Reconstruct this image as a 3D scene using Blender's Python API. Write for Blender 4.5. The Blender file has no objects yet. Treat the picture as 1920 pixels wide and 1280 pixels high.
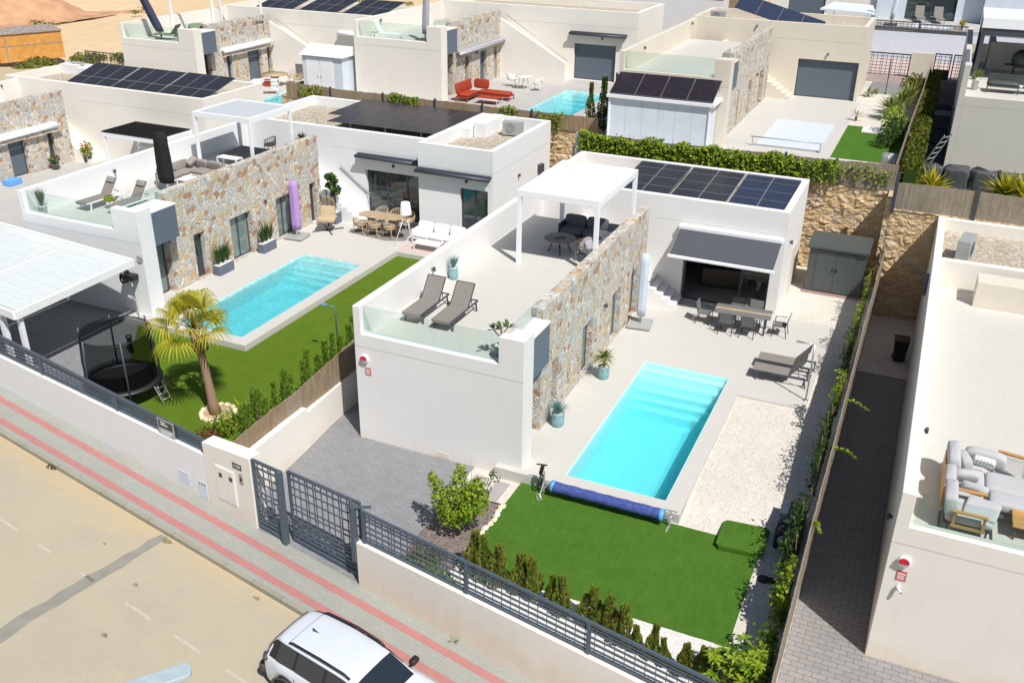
import bpy, bmesh, math, random
from mathutils import Vector, Matrix, Euler
sc = bpy.context.scene
COL = sc.collection
PI = math.pi
R_ = math.radians
# ------------------------------------------------------------------ camera
cam = bpy.data.cameras.new('camera'); camo = bpy.data.objects.new('camera', cam); COL.objects.link(camo)
camo.rotation_euler = (R_(64.06008), R_(-0.79402), R_(24.10168))
camo.location = (14.42898, -21.23406, 15.3173)
cam.sensor_width = 36; cam.lens = 1777.66/1920*36; cam.clip_end = 2000; cam.clip_start = .1
sc.camera = camo
# ------------------------------------------------------------------ light
SUN = Vector((1.55, -1.17, 2.70)).normalized()
w = bpy.data.worlds.new('World'); sc.world = w; w.use_nodes = True
nt = w.node_tree; bg = nt.nodes['Background']
sky = nt.nodes.new('ShaderNodeTexSky'); sky.sky_type = 'NISHITA'; sky.sun_disc = False
sky.sun_elevation = math.asin(SUN.z); sky.sun_rotation = math.atan2(SUN.x, SUN.y)
sky.air_density = 1.0; sky.dust_density = 1.0; sky.ozone_density = 1.0
nt.links.new(sky.outputs[0], bg.inputs[0]); bg.inputs[1].default_value = 0.072
sl = bpy.data.lights.new('sun', 'SUN'); sl.energy = 5.0; sl.angle = R_(0.5); sl.color = (1.0, .962, .905)
so = bpy.data.objects.new('sun', sl); COL.objects.link(so)
so.rotation_euler = SUN.to_track_quat('Z', 'Y').to_euler(); so.location = (20, -20, 40)
sc.view_settings.view_transform = 'Standard'; sc.view_settings.look = 'None'
sc.view_settings.exposure = 0.03; sc.view_settings.gamma = 1
sc.render.resolution_x = 1024; sc.render.resolution_y = 682
# ------------------------------------------------------------------ materials
def newmat(name):
    m = bpy.data.materials.new(name); m.use_nodes = True
    m.node_tree.nodes.clear(); return m, m.node_tree
class NT:
    def __init__(s, name):
        s.m, s.t = newmat(name); s.out = s.n('ShaderNodeOutputMaterial'); s._tc = None
    def n(s, typ, **k):
        nd = s.t.nodes.new(typ)
        for a, b in k.items():
            if a.startswith('i_'):
                nd.inputs[a[2:].replace('_', ' ')].default_value = b
            else: setattr(nd, a, b)
        return nd
    def l(s, a, b): s.t.links.new(a, b); return b
    def co(s, scale=(1, 1, 1), rot=(0, 0, 0)):
        if not s._tc: s._tc = s.n('ShaderNodeTexCoord')
        mp = s.n('ShaderNodeMapping'); mp.inputs['Scale'].default_value = scale; mp.inputs['Rotation'].default_value = rot
        s.l(s._tc.outputs['Object'], mp.inputs[0]); return mp.outputs[0]
    def noise(s, vec, scale, detail=3, rough=.55):
        nd = s.n('ShaderNodeTexNoise'); nd.inputs['Scale'].default_value = scale; nd.inputs['Detail'].default_value = detail; nd.inputs['Roughness'].default_value = rough
        s.l(vec, nd.inputs['Vector']); return nd.outputs['Fac']
    def vor(s, vec, scale, feat='F1', out='Distance', rnd=1):
        nd = s.n('ShaderNodeTexVoronoi'); nd.feature = feat; nd.inputs['Scale'].default_value = scale; nd.inputs['Randomness'].default_value = rnd
        s.l(vec, nd.inputs['Vector']); return nd.outputs[out]
    def ramp(s, fac, stops, interp='LINEAR'):
        nd = s.n('ShaderNodeValToRGB'); cr = nd.color_ramp; cr.interpolation = interp
        while len(cr.elements) < len(stops): cr.elements.new(.5)
        for e, (p, c) in zip(cr.elements, stops):
            e.position = p; e.color = (c[0], c[1], c[2], 1) if not isinstance(c, (int, float)) else (c, c, c, 1)
        s.l(fac, nd.inputs[0]); return nd.outputs[0]
    def mix(s, fac, a, b, bt='MIX'):
        nd = s.n('ShaderNodeMix'); nd.data_type = 'RGBA'; nd.blend_type = bt
        for sock, v in ((nd.inputs[0], fac), (nd.inputs[6], a), (nd.inputs[7], b)):
            if isinstance(v, (int, float)): sock.default_value = v
            elif isinstance(v, tuple): sock.default_value = (v[0], v[1], v[2], 1)
            else: s.l(v, sock)
        return nd.outputs[2]
    def bump(s, h, strength=.3, dist=.02):
        nd = s.n('ShaderNodeBump'); nd.inputs['Strength'].default_value = strength; nd.inputs['Distance'].default_value = dist
        s.l(h, nd.inputs['Height']); return nd.outputs[0]
    def pbr(s, col, rough=.6, metal=0, bump=None, spec=.5, **k):
        p = s.n('ShaderNodeBsdfPrincipled')
        if isinstance(col, tuple): p.inputs['Base Color'].default_value = (col[0], col[1], col[2], 1)
        else: s.l(col, p.inputs['Base Color'])
        if isinstance(rough, (int, float)): p.inputs['Roughness'].default_value = rough
        else: s.l(rough, p.inputs['Roughness'])
        p.inputs['Metallic'].default_value = metal
        p.inputs['Specular IOR Level'].default_value = spec
        if bump: s.l(bump, p.inputs['Normal'])
        for a, b in k.items(): p.inputs[a.replace('_', ' ')].default_value = b
        s.l(p.outputs[0], s.out.inputs[0]); return s.m
def rgb(*c): return tuple(c)
def sc3(c, f): return tuple(min(1, x*f) for x in c)
def m_plaster(name, c, stain=.06):
    s = NT(name); v = s.co()
    a = s.noise(v, .7, 5, .6); b = s.noise(v, 14, 3); st = s.noise(s.co((2.2, 2.2, .25)), 1.6, 5, .65)
    col = s.mix(s.ramp(a, [(.3, 0.), (.75, 1.)]), c, sc3(c, 1-stain*.8))
    col = s.mix(s.ramp(st, [(.55, 0.), (.8, .55)]), col, (c[0]*(1-stain*1.4), c[1]*(1-stain*1.8), c[2]*(1-stain*2.4)))
    sx = s.n('ShaderNodeSeparateXYZ'); s.l(v, sx.inputs[0]); mr = s.n('ShaderNodeMapRange'); s.l(sx.outputs['Z'], mr.inputs[0]); mr.inputs[1].default_value = .55; mr.inputs[2].default_value = -.75
    mu = s.n('ShaderNodeMath', operation='MULTIPLY'); s.l(mr.outputs[0], mu.inputs[0]); s.l(s.noise(s.co((1, 1, .7)), 1.9, 5, .65), mu.inputs[1])
    col = s.mix(s.ramp(mu.outputs[0], [(.18, 0.), (.5, .5)]), col, (c[0]*.86, c[1]*.72, c[2]*.55))
    return s.pbr(col, .85, 0, s.bump(b, .25, .006), .3)
def m_plain(name, c, rough=.5, metal=0, var=.06, scale=8, spec=.5, bs=0):
    s = NT(name); a = s.noise(s.co(), scale, 4)
    col = s.mix(s.ramp(a, [(.3, 0.), (.7, 1.)]), sc3(c, 1+var), sc3(c, 1-var))
    return s.pbr(col, rough, metal, s.bump(a, bs, .01) if bs else None, spec)
def m_crazy(name, warm=.5):
    s = NT(name); v0 = s.co()
    nz = s.n('ShaderNodeTexNoise'); nz.inputs['Scale'].default_value = 1.7; s.l(v0, nz.inputs['Vector'])
    ad = s.n('ShaderNodeVectorMath', operation='MULTIPLY_ADD'); s.l(nz.outputs['Color'], ad.inputs[0]); ad.inputs[1].default_value = (.28, .28, .28); s.l(v0, ad.inputs[2])
    v = ad.outputs[0]
    SC = 4.3
    d = s.vor(v, SC, 'DISTANCE_TO_EDGE'); c = s.vor(v, SC, 'F1', 'Color')
    sep = s.n('ShaderNodeSeparateColor'); s.l(c, sep.inputs[0])
    w_ = warm
    o_ = .80-.10*w_
    st = s.ramp(sep.outputs[0], [(0, (.52, .515, .50)), (.16, (.40, .40, .395)), (.30, (.60, .57, .52)), (.42, (.46, .475, .49)), (.54, (.53, .47, .39)), (.66, (.57, .56, .54)), (o_, (.58, .46, .29)), (o_+.10, (.52, .34, .13)), (o_+.17, (.36, .16, .07)), (.99, (.5, .49, .47))], 'CONSTANT')
    n2 = s.noise(v0, 9, 5, .65)
    st = s.mix(s.ramp(n2, [(.3, 0.), (.75, .55)]), st, (.55, .52, .47))
    st = s.mix(.35, st, s.mix(1, st, s.ramp(sep.outputs[1], [(0, .75), (1, 1.2)]), 'MULTIPLY'))
    mort = s.mix(s.noise(v0, 20, 3), (.84, .78, .66), (.75, .68, .56))
    f = s.ramp(d, [(.040, 0.), (.066, 1.)])
    col = s.mix(f, mort, st)
    hh = s.mix(.25, s.ramp(d, [(.015, 0.), (.07, 1.)]), n2)
    return s.pbr(col, .8, 0, s.bump(hh, 1.0, .05), .3)
def m_rubble(name):
    s = NT(name); v0 = s.co((1, 1, 1.5))
    nz = s.n('ShaderNodeTexNoise'); nz.inputs['Scale'].default_value = 2.3; nz.inputs['Detail'].default_value = 4; s.l(v0, nz.inputs['Vector'])
    ad = s.n('ShaderNodeVectorMath', operation='MULTIPLY_ADD'); s.l(nz.outputs['Color'], ad.inputs[0]); ad.inputs[1].default_value = (.5, .5, .5); s.l(v0, ad.inputs[2])
    v = ad.outputs[0]
    d = s.vor(v, 2.2, 'DISTANCE_TO_EDGE'); c = s.vor(v, 2.2, 'F1', 'Color')
    sep = s.n('ShaderNodeSeparateColor'); s.l(c, sep.inputs[0])
    st = s.ramp(sep.outputs[0], [(0, (.66, .48, .28)), (.3, (.58, .42, .24)), (.55, (.70, .54, .34)), (.8, (.53, .45, .35)), (1, (.74, .59, .38))])
    n2 = s.noise(v0, 7, 6, .7)
    st = s.mix(s.ramp(n2, [(.35, 0.), (.8, .8)]), st, (.60, .42, .22))
    col = s.mix(s.ramp(d, [(0, .0), (.06, 1.)]), (.55, .38, .2), st)
    h = s.mix(.4, s.ramp(d, [(0, 0.), (.35, 1.)]), n2)
    return s.pbr(col, .9, 0, s.bump(h, .8, .12), .2)
def m_reed(name, c=(.33, .24, .15)):
    s = NT(name); a = s.noise(s.co((1, 1, .03)), 60, 3, .7); b = s.noise(s.co((1, 1, .25)), 9, 4); g = s.noise(s.co(), 1.2, 3)
    col = s.ramp(a, [(.25, sc3(c, .45)), (.5, c), (.75, sc3(c, 1.6))])
    col = s.mix(s.ramp(b, [(.35, 0.), (.7, .45)]), col, sc3(c, .6))
    col = s.mix(s.ramp(g, [(.4, 0.), (.7, .5)]), col, (.36, .32, .27))
    return s.pbr(col, .9, 0, s.bump(a, .8, .03), .1)
def m_brick(name, c1, c2, mortar, bw, rh, ms=.012, off=.5, rot=0, rough=.75, var=.25, bs=.25, spec=.3, bias=0, fn=.22, zmix=0):
    s = NT(name); v = s.co(rot=(0, 0, rot))
    if zmix:
        sx = s.n('ShaderNodeSeparateXYZ'); s.l(v, sx.inputs[0]); cx = s.n('ShaderNodeCombineXYZ')
        for k_ in 'XY': ad = s.n('ShaderNodeMath', operation='ADD'); s.l(sx.outputs[k_], ad.inputs[0]); s.l(sx.outputs['Z'], ad.inputs[1]); s.l(ad.outputs[0], cx.inputs[k_])
        v = cx.outputs[0]
    b = s.n('ShaderNodeTexBrick'); b.offset = off; s.l(v, b.inputs['Vector'])
    for k, x in (('Color1', c1), ('Color2', c2), ('Mortar', mortar)): b.inputs[k].default_value = (*x, 1)
    b.inputs['Scale'].default_value = 1; b.inputs['Mortar Size'].default_value = ms; b.inputs['Brick Width'].default_value = bw; b.inputs['Row Height'].default_value = rh; b.inputs['Bias'].default_value = bias; b.inputs['Mortar Smooth'].default_value = .1
    a = s.noise(v, 1.1, 5, .6); fine = s.noise(v, 30, 3, .6)
    col = s.mix(s.ramp(a, [(.3, 0.), (.75, var)]), b.outputs['Color'], sc3(mortar, .9))
    col = s.mix(fn, col, s.mix(1, col, s.ramp(fine, [(.3, .6), (.7, 1.35)]), 'MULTIPLY'))
    inv = s.n('ShaderNodeMath', operation='SUBTRACT'); inv.inputs[0].default_value = 1; s.l(b.outputs['Fac'], inv.inputs[1])
    return s.pbr(col, rough, 0, s.bump(inv.outputs[0], bs, .01), spec)
def m_gravel(name, cs, scale=28, bs=.6):
    s = NT(name); v = s.co()
    c = s.vor(v, scale, 'F1', 'Color'); d = s.vor(v, scale, 'DISTANCE_TO_EDGE')
    sep = s.n('ShaderNodeSeparateColor'); s.l(c, sep.inputs[0])
    col = s.ramp(sep.outputs[0], cs)
    a = s.noise(v, 1.3, 4)
    col = s.mix(s.ramp(a, [(.4, 0.), (.75, .25)]), col, sc3(cs[0][1], .8))
    col = s.mix(s.ramp(d, [(0, 1.), (.06, 0.)]), col, sc3(cs[0][1], .5))
    return s.pbr(col, .9, 0, s.bump(s.ramp(d, [(0, 0.), (.3, 1.)]), bs, .03), .2)
def m_grass(name, c, c2):
    s = NT(name); v = s.co(); a = s.noise(v, 1.1, 5, .65); b = s.noise(v, 55, 4, .7); st = s.noise(s.co((1, .25, 1), (0, 0, .5)), 7, 3)
    col = s.mix(s.ramp(a, [(.3, 0.), (.7, 1.)]), c, c2)
    col = s.mix(s.ramp(b, [(.3, .85), (.65, .0)]), col, sc3(c, .35))
    col = s.mix(s.ramp(st, [(.45, 0.), (.75, .2)]), col, sc3(c2, 1.2))
    return s.pbr(col, .85, 0, s.bump(b, .9, .03), .15)
def m_leaf(name, c1, c2, c3=None, trans=.35):
    s = NT(name); g = s.n('ShaderNodeNewGeometry')
    col = s.ramp(g.outputs['Random Per Island'], [(0, c1), (.55, c2), (1, c3 or c2)])
    d = s.n('ShaderNodeBsdfPrincipled'); s.l(col, d.inputs['Base Color']); d.inputs['Roughness'].default_value = .5; d.inputs['Specular IOR Level'].default_value = .25
    t = s.n('ShaderNodeBsdfTranslucent'); s.l(col, t.inputs[0])
    mx = s.n('ShaderNodeMixShader'); mx.inputs[0].default_value = trans; s.l(d.outputs[0], mx.inputs[1]); s.l(t.outputs[0], mx.inputs[2]); s.l(mx.outputs[0], s.out.inputs[0])
    return s.m
def m_glass(name, tint=(.86, .95, .92), rough=.0, refl=1.0):
    s = NT(name); t = s.n('ShaderNodeBsdfTransparent'); t.inputs[0].default_value = (*tint, 1)
    g = s.n('ShaderNodeBsdfGlossy'); g.inputs['Roughness'].default_value = rough
    f = s.n('ShaderNodeLayerWeight'); f.inputs[0].default_value = .5
    pw = s.n('ShaderNodeMath', operation='POWER'); s.l(f.outputs['Facing'], pw.inputs[0]); pw.inputs[1].default_value = 4.5
    m = s.n('ShaderNodeMath', operation='MULTIPLY_ADD'); s.l(pw.outputs[0], m.inputs[0]); m.inputs[1].default_value = .7*refl; m.inputs[2].default_value = .035*refl
    mx = s.n('ShaderNodeMixShader'); s.l(m.outputs[0], mx.inputs[0]); s.l(t.outputs[0], mx.inputs[1]); s.l(g.outputs[0], mx.inputs[2]); s.l(mx.outputs[0], s.out.inputs[0])
    return s.m
def m_water(name, tint, wav=.12, scale=3.0, absorb=(.25, .89, .94), dens=.48):
    s = NT(name); v = s.co()
    a = s.noise(v, scale, 4, .6); b = s.noise(v, scale*3.7, 2)
    h = s.mix(.35, a, b); bp = s.bump(h, wav, .12)
    t = s.n('ShaderNodeBsdfRefraction'); t.inputs[0].default_value = (*tint, 1); t.inputs['IOR'].default_value = 1.2; t.inputs['Roughness'].default_value = 0; s.l(bp, t.inputs['Normal'])
    tr = s.n('ShaderNodeBsdfTransparent'); tr.inputs[0].default_value = (*tint, 1)
    g = s.n('ShaderNodeBsdfGlossy'); g.inputs['Roughness'].default_value = .02; s.l(bp, g.inputs['Normal'])
    f = s.n('ShaderNodeFresnel'); f.inputs[0].default_value = 1.33; s.l(bp, f.inputs['Normal'])
    mx = s.n('ShaderNodeMixShader'); m0 = s.n('ShaderNodeMixShader'); m0.inputs[0].default_value = .25 if wav < .1 else .5; s.l(tr.outputs[0], m0.inputs[1]); s.l(t.outputs[0], m0.inputs[2])
    s.l(f.outputs[0], mx.inputs[0]); s.l(m0.outputs[0], mx.inputs[1]); s.l(g.outputs[0], mx.inputs[2]); s.l(mx.outputs[0], s.out.inputs[0])
    va = s.n('ShaderNodeVolumeAbsorption'); va.inputs[0].default_value = (*absorb, 1); va.inputs[1].default_value = dens; s.l(va.outputs[0], s.out.inputs[1])
    return s.m
def m_solar(name, c=(.018, .024, .045), line=(.30, .32, .36), pw=1.0, ph=1.7, ms=.018, cell=(.16, .16), cl=(.03, .04, .07)):
    s = NT(name); v = s.co()
    b = s.n('ShaderNodeTexBrick'); b.offset = 0; s.l(v, b.inputs['Vector'])
    for k, x in (('Color1', c), ('Color2', sc3(c, 1.3)), ('Mortar', cl)): b.inputs[k].default_value = (*x, 1)
    b.inputs['Scale'].default_value = 1; b.inputs['Mortar Size'].default_value = .006; b.inputs['Brick Width'].default_value = cell[0]; b.inputs['Row Height'].default_value = cell[1]
    return s.pbr(b.outputs['Color'], .30, 0, None, .22)
def m_fabric(name, c, scale=90, var=.12):
    s = NT(name); v = s.co(); a = s.noise(v, scale, 2); b = s.noise(v, 3, 3)
    col = s.mix(s.ramp(a, [(.3, 0.), (.7, 1.)]), sc3(c, 1+var), sc3(c, 1-var))
    col = s.mix(s.ramp(b, [(.4, 0.), (.8, .25)]), col, sc3(c, .8))
    return s.pbr(col, .9, 0, s.bump(s.mix(.2, b, a), .35, .02), .15)
def m_wood(name, c, scale=1.0):
    s = NT(name); a = s.noise(s.co((1, 14, 14)), 2.2*scale, 5, .6); b = s.noise(s.co(), 2, 2)
    col = s.ramp(a, [(.3, sc3(c, .62)), (.55, c), (.75, sc3(c, 1.25))])
    return s.pbr(col, .5, 0, s.bump(a, .2, .004), .4)
def m_stripe(name, c1, c2, freq, axis='X', width=.5, rough=.7):
    s = NT(name); sx = s.n('ShaderNodeSeparateXYZ'); s.l(s.co(), sx.inputs[0])
    m1 = s.n('ShaderNodeMath', operation='MULTIPLY'); s.l(sx.outputs[axis], m1.inputs[0]); m1.inputs[1].default_value = freq
    m2 = s.n('ShaderNodeMath', operation='FRACT'); s.l(m1.outputs[0], m2.inputs[0])
    return s.pbr(s.ramp(m2.outputs[0], [(0, c1), (width, c2)], 'CONSTANT'), rough)
M = {}
M['white'] = m_plaster('white_plaster', (.775, .785, .79), .03)
M['offwhite'] = m_plaster('off_white_plaster', (.785, .775, .765), .05)
M['cream'] = m_plaster('cream_plaster', (.80, .765, .70), .07)
M['cream2'] = m_plaster('warm_plaster_dimmed', (.69, .635, .54), .08)  # base colour darkened to carry the light falloff towards the upper right
M['cream_dim'] = m_plaster('cream_plaster_dimmed', (.60, .57, .52), .05)  # light falloff of the upper-right corner put into the wall colour
M['slab'] = m_plain('grey_slab', (.36, .335, .325), .85)
M['joint'] = m_plain('joint_shadow', (.38, .36, .34), .9)
M['crazy'] = m_crazy('crazy_paving_stone', .85)
M['crazyw'] = m_crazy('crazy_paving_stone_warm', 1.0)
M['rubble'] = m_rubble('quarry_stone')
M['reed'] = m_reed('reed_screen')
M['reedg'] = m_reed('weathered_reed_screen', (.30, .255, .19))
M['deck'] = m_brick('deck_tiles', (.565, .55, .515), (.555, .54, .505), (.48, .465, .435), 1.2, .6, .006, .5, 0, .6, .06, .05, fn=.06)
M['terr'] = m_brick('terrace_tiles', (.58, .565, .525), (.57, .555, .515), (.50, .485, .45), 1.2, .6, .006, .5, 0, .6, .06, .05, fn=.06)
M['deckg'] = m_brick('grey_deck_tiles', (.50, .485, .46), (.46, .45, .43), (.38, .37, .36), 1.0, .5, .008, .5, 0, .6, .15, .05)
M['paver'] = m_brick('grey_pavers', (.232, .236, .248), (.268, .272, .282), (.195, .197, .205), .24, .12, .008, .5, 0, .8, .3, .35)
M['paverw'] = m_brick('warm_grey_pavers', (.31, .295, .29), (.27, .26, .26), (.15, .145, .14), .34, .17, .009, .5, 0, .8, .2, .35)
M['paverd'] = m_brick('charcoal_pavers', (.11, .112, .118), (.145, .146, .15), (.06, .06, .063), .24, .12, .008, .5, 0, .8, .2, .35)
M['pave'] = m_brick('pavement_tiles', (.33, .335, .30), (.355, .36, .325), (.285, .29, .26), .22, .11, .006, .5, R_(9.2), .85, .35, .15)
M['pavered'] = m_brick('red_pavement_tiles', (.43, .18, .17), (.46, .20, .185), (.38, .22, .205), .22, .11, .006, .5, R_(9.2), .85, .15, .2)
M['kerb'] = m_brick('kerb_concrete', (.36, .34, .27), (.32, .31, .25), (.22, .21, .17), 1.0, .5, .012, 0, R_(9.2), .9, .4, .2)
def _road():
    s = NT('dusty_asphalt'); v = s.co(); a = s.noise(v, .22, 5, .6); b = s.noise(v, 60, 3, .7); c = s.noise(v, .8, 5, .65)
    col = s.mix(s.ramp(a, [(.35, 0.), (.7, 1.)]), (.43, .385, .295), (.455, .40, .285))
    col = s.mix(s.ramp(c, [(.45, 0.), (.72, .45)]), col, (.37, .335, .27))
    sx = s.n('ShaderNodeSeparateXYZ'); s.l(s.co(rot=(0, 0, R_(9.2))), sx.inputs[0])
    ds = s.n('ShaderNodeMapRange'); s.l(sx.outputs['Y'], ds.inputs[0]); ds.inputs[1].default_value = -8.6; ds.inputs[2].default_value = -6.35
    wv = s.noise(s.co((.35, 1, 1), (0, 0, R_(9.2))), .9, 4, .6)
    dd = s.n('ShaderNodeMath', operation='MULTIPLY'); s.l(ds.outputs[0], dd.inputs[0]); s.l(wv, dd.inputs[1])
    col = s.mix(s.ramp(dd.outputs[0], [(.26, 0.), (.62, .75)]), col, (.56, .42, .23))
    col = s.mix(.5, col, s.mix(1, col, s.ramp(b, [(.3, .62), (.7, 1.35)]), 'MULTIPLY'))
    return s.pbr(col, .95, 0, s.bump(b, .4, .01), .1)
M['road'] = _road()
M['sand_drift'] = m_plain('sand_drift', (.56, .42, .22), .95, 0, .12, 3)
M['stain'] = m_plain('oil_stain', (.24, .20, .12), .9, 0, .3, 12)
M['tar'] = m_plain('tar_patch', (.26, .25, .215), .9, 0, .10, 3)
M['paint'] = m_plain('worn_paint', (.47, .435, .355), .9, 0, .15, 20)
def _sand():
    s = NT('sandy_ground'); v = s.co(); a = s.noise(v, .05, 6, .65); b = s.noise(v, .8, 6, .7)
    col = s.mix(s.ramp(a, [(.3, 0.), (.7, 1.)]), (.66, .48, .29), (.72, .56, .37))
    col = s.mix(s.ramp(b, [(.4, 0.), (.8, .6)]), col, (.52, .39, .24))
    return s.pbr(col, .95, 0, s.bump(b, .8, .3), .1)
M['sand'] = _sand()
M['mound'] = m_plain('earth_mound', (.54, .31, .185), .95, 0, .22, .6, .1, .8)
M['wgrav'] = m_gravel('white_gravel', [(0, (.56, .51, .44)), (.12, (.66, .61, .54)), (.6, (.72, .68, .61)), (1, (.78, .75, .69))], 26, .22)
M['wpeb'] = m_gravel('white_pebbles', [(0, (.70, .68, .64)), (.5, (.82, .81, .78)), (1, (.86, .85, .83))], 20, .4)
M['mulch'] = m_gravel('mulch_gravel', [(0, (.13, .10, .09)), (.4, (.27, .215, .20)), (.8, (.34, .28, .26)), (1, (.42, .36, .34))], 32)
M['roofgrav'] = m_gravel('roof_gravel', [(0, (.36, .31, .24)), (.4, (.52, .45, .35)), (.8, (.62, .55, .45)), (1, (.70, .65, .57))], 12)
M['tan'] = m_gravel('sand_pebbles', [(0, (.5, .36, .2)), (.5, (.66, .5, .3)), (1, (.74, .6, .4))], 26)
M['grass'] = m_grass('artificial_grass', (.078, .200, .020), (.102, .235, .027))
M['grasso'] = m_grass('natural_looking_grass', (.115, .205, .012), (.150, .245, .018))
M['poolC'] = m_brick('pool_liner', (.56, .84, .84), (.58, .86, .86), (.53, .81, .82), .3, .3, .004, 0, 0, .5, .05, 0)
M['poolT'] = m_brick('pool_mosaic_ripple_light', (.36, .66, .68), (.72, .88, .87), (.52, .78, .79), .14, .14, .008, 0, 0, .5, .05, 0, zmix=1)  # tiles mottled light and dark to imitate rippled light on the basin
M['water'] = m_water('still_water', (.93, .99, 1.0), .09, 2.6)
M['waterr'] = m_water('rippled_water', (.93, .99, 1.0), .22, 3.2)
M['cover'] = m_plain('pool_cover_white', (.62, .68, .76), .5, 0, .04, 2)
M['glass'] = m_glass('balustrade_glass', (.88, .945, .925), 0, 1.2)
M['clear'] = m_glass('clear_glass', (.9, .95, .94), 0, 1.6)
M['pane'] = NT('dark_window_glass').pbr((.035, .05, .055), .03, 0, None, .9)
M['panel'] = NT('curtained_glass').pbr((.17, .23, .22), .06, 0, None, .9)
M['dark'] = m_plain('anthracite_metal', (.055, .065, .082), .45, .1, .06)
M['navy'] = m_plain('slate_blue_panel', (.115, .145, .19), .5, 0, .05)
M['cpanel'] = m_plain('carport_panel', (.66, .70, .69), .35, 0, .04)
M['shutter'] = m_stripe('slatted_shutter', (.085, .11, .14), (.105, .135, .17), 9, 'Z', .12)
M['rail'] = m_plain('slate_grey_railing', (.085, .115, .15), .45, .1, .08)
M['wmetal'] = m_plain('white_metal', (.82, .84, .86), .4, 0, .03)
M['gmetal'] = m_plain('grey_metal', (.42, .43, .43), .45, .2, .05)
M['steel'] = m_plain('brushed_steel', (.55, .54, .5), .3, .8, .05)
M['black'] = m_plain('black_plastic', (.018, .018, .02), .5, 0, .1)
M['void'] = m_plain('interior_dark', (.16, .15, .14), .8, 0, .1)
M['louvre'] = m_stripe('white_louvre', (.44, .47, .50), (.54, .57, .60), 5, 'Y', .12, .5)
M['louvreb'] = m_stripe('black_louvre', (.012, .016, .018), (.04, .05, .055), 7, 'X', .4, .45)
M['poly'] = m_stripe('carport_panels', (.60, .68, .68), (.74, .80, .80), 1.2, 'Y', .06, .35)
M['sling'] = m_fabric('taupe_sling', (.245, .225, .205), 200)
M['slingd'] = m_fabric('dark_sling', (.17, .17, .168), 200)
M['cush'] = m_fabric('taupe_cushion', (.30, .27, .25))
M['cushd'] = m_fabric('charcoal_cushion', (.105, .112, .13))
M['cushw'] = m_fabric('white_cushion', (.78, .78, .77), 60, .04)
M['cushg'] = m_fabric('pale_grey_cushion', (.47, .475, .485), 60, .05)
M['red'] = m_fabric('rust_red_fabric', (.36, .055, .028))
M['teak'] = m_wood('teak', (.56, .30, .10))
M['wood'] = m_wood('pale_wood', (.50, .37, .24))
M['woodg'] = m_wood('grey_wood', (.22, .20, .18))
M['rope'] = m_fabric('beige_rope', (.50, .39, .26), 40)
M['purple'] = m_fabric('lilac_cover', (.42, .27, .58))
M['paleblue'] = m_fabric('pale_blue_cover', (.52, .60, .70))
M['navyfab'] = m_fabric('navy_cover', (.06, .07, .12))
M['greyfab'] = m_fabric('grey_cover', (.38, .38, .42))
M['blackfab'] = m_fabric('black_cover', (.022, .022, .022))
M['sage'] = m_fabric('sage_cushion', (.24, .29, .19))
M['awn'] = m_fabric('charcoal_awning', (.085, .09, .105), 120, .06)
M['bluep'] = m_fabric('blue_pool_cover', (.065, .095, .30), 12, .3)
M['lblue'] = m_plain('light_blue_cap', (.12, .36, .78), .4)
M['tblue'] = m_plain('turquoise_glaze', (.22, .42, .46), .35, 0, .15, 12)
M['redp'] = m_plain('red_plastic', (.62, .01, .05), .35)
M['sign'] = m_plain('red_sign', (.55, .12, .12), .5)
M['orange'] = m_plain('rusty_orange_paint', (.62, .30, .07), .7, 0, .15, 3)
M['rust'] = m_plain('rusted_roof', (.30, .26, .23), .9, 0, .4, 4)
M['trunk'] = m_plain('bark', (.20, .14, .09), .95, 0, .3, 14, .1, .8)
M['palmt'] = m_stripe('palm_trunk', (.22, .13, .08), (.32, .21, .14), 14, 'Z', .4, .95)
M['tarp'] = m_plain('dark_tarpaulin', (.075, .078, .088), .38, 0, .2, 5, .5, .8)
M['cypress'] = m_leaf('cypress_leaf', (.13, .22, .03), (.24, .34, .045), (.42, .27, .08))
M['thuja'] = m_leaf('thuja_leaf', (.11, .23, .025), (.20, .35, .04), (.32, .40, .07))
M['citrus'] = m_leaf('citrus_leaf', (.08, .17, .015), (.26, .38, .025), (.42, .50, .045))
M['vine'] = m_leaf('vine_leaf', (.05, .11, .012), (.21, .32, .022), (.42, .48, .045))
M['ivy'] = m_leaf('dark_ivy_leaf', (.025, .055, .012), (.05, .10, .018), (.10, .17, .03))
M['palm'] = m_leaf('palm_leaf', (.28, .31, .02), (.48, .44, .03), (.62, .50, .07), .4)
M['yucca'] = m_leaf('yucca_leaf', (.09, .15, .03), (.20, .26, .05), (.34, .34, .09))
M['pot'] = m_leaf('pot_plant_leaf', (.03, .07, .02), (.06, .13, .03), (.10, .19, .04))
M['fescue'] = m_leaf('blue_grass', (.12, .26, .25), (.20, .38, .37), (.30, .46, .42))
M['scrub'] = m_leaf('scrub_leaf', (.10, .13, .02), (.20, .22, .04), (.30, .26, .08))
M['redleaf'] = m_leaf('red_leaf', (.12, .03, .02), (.22, .06, .03), (.12, .14, .03))
M['hedge'] = m_leaf('hedge_leaf', (.05, .08, .01), (.12, .15, .015), (.22, .20, .03))
M['carw'] = NT('white_car_paint').pbr((.62, .66, .72), .16, 0, None, .5, Coat_Weight=.6, Coat_Roughness=.04)
M['carg'] = NT('car_glass').pbr((.018, .026, .035), .03, 0, None, .9)
M['tyre'] = m_plain('tyre_rubber', (.02, .02, .02), .8)
M['trim'] = m_plain('grey_trim', (.07, .068, .068), .6)
M['solar'] = m_solar('solar_cells', (.022, .025, .034), cl=(.055, .06, .072))
M['solarb'] = m_solar('solar_cells_black', (.022, .018, .024), cl=(.028, .024, .032))
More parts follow.
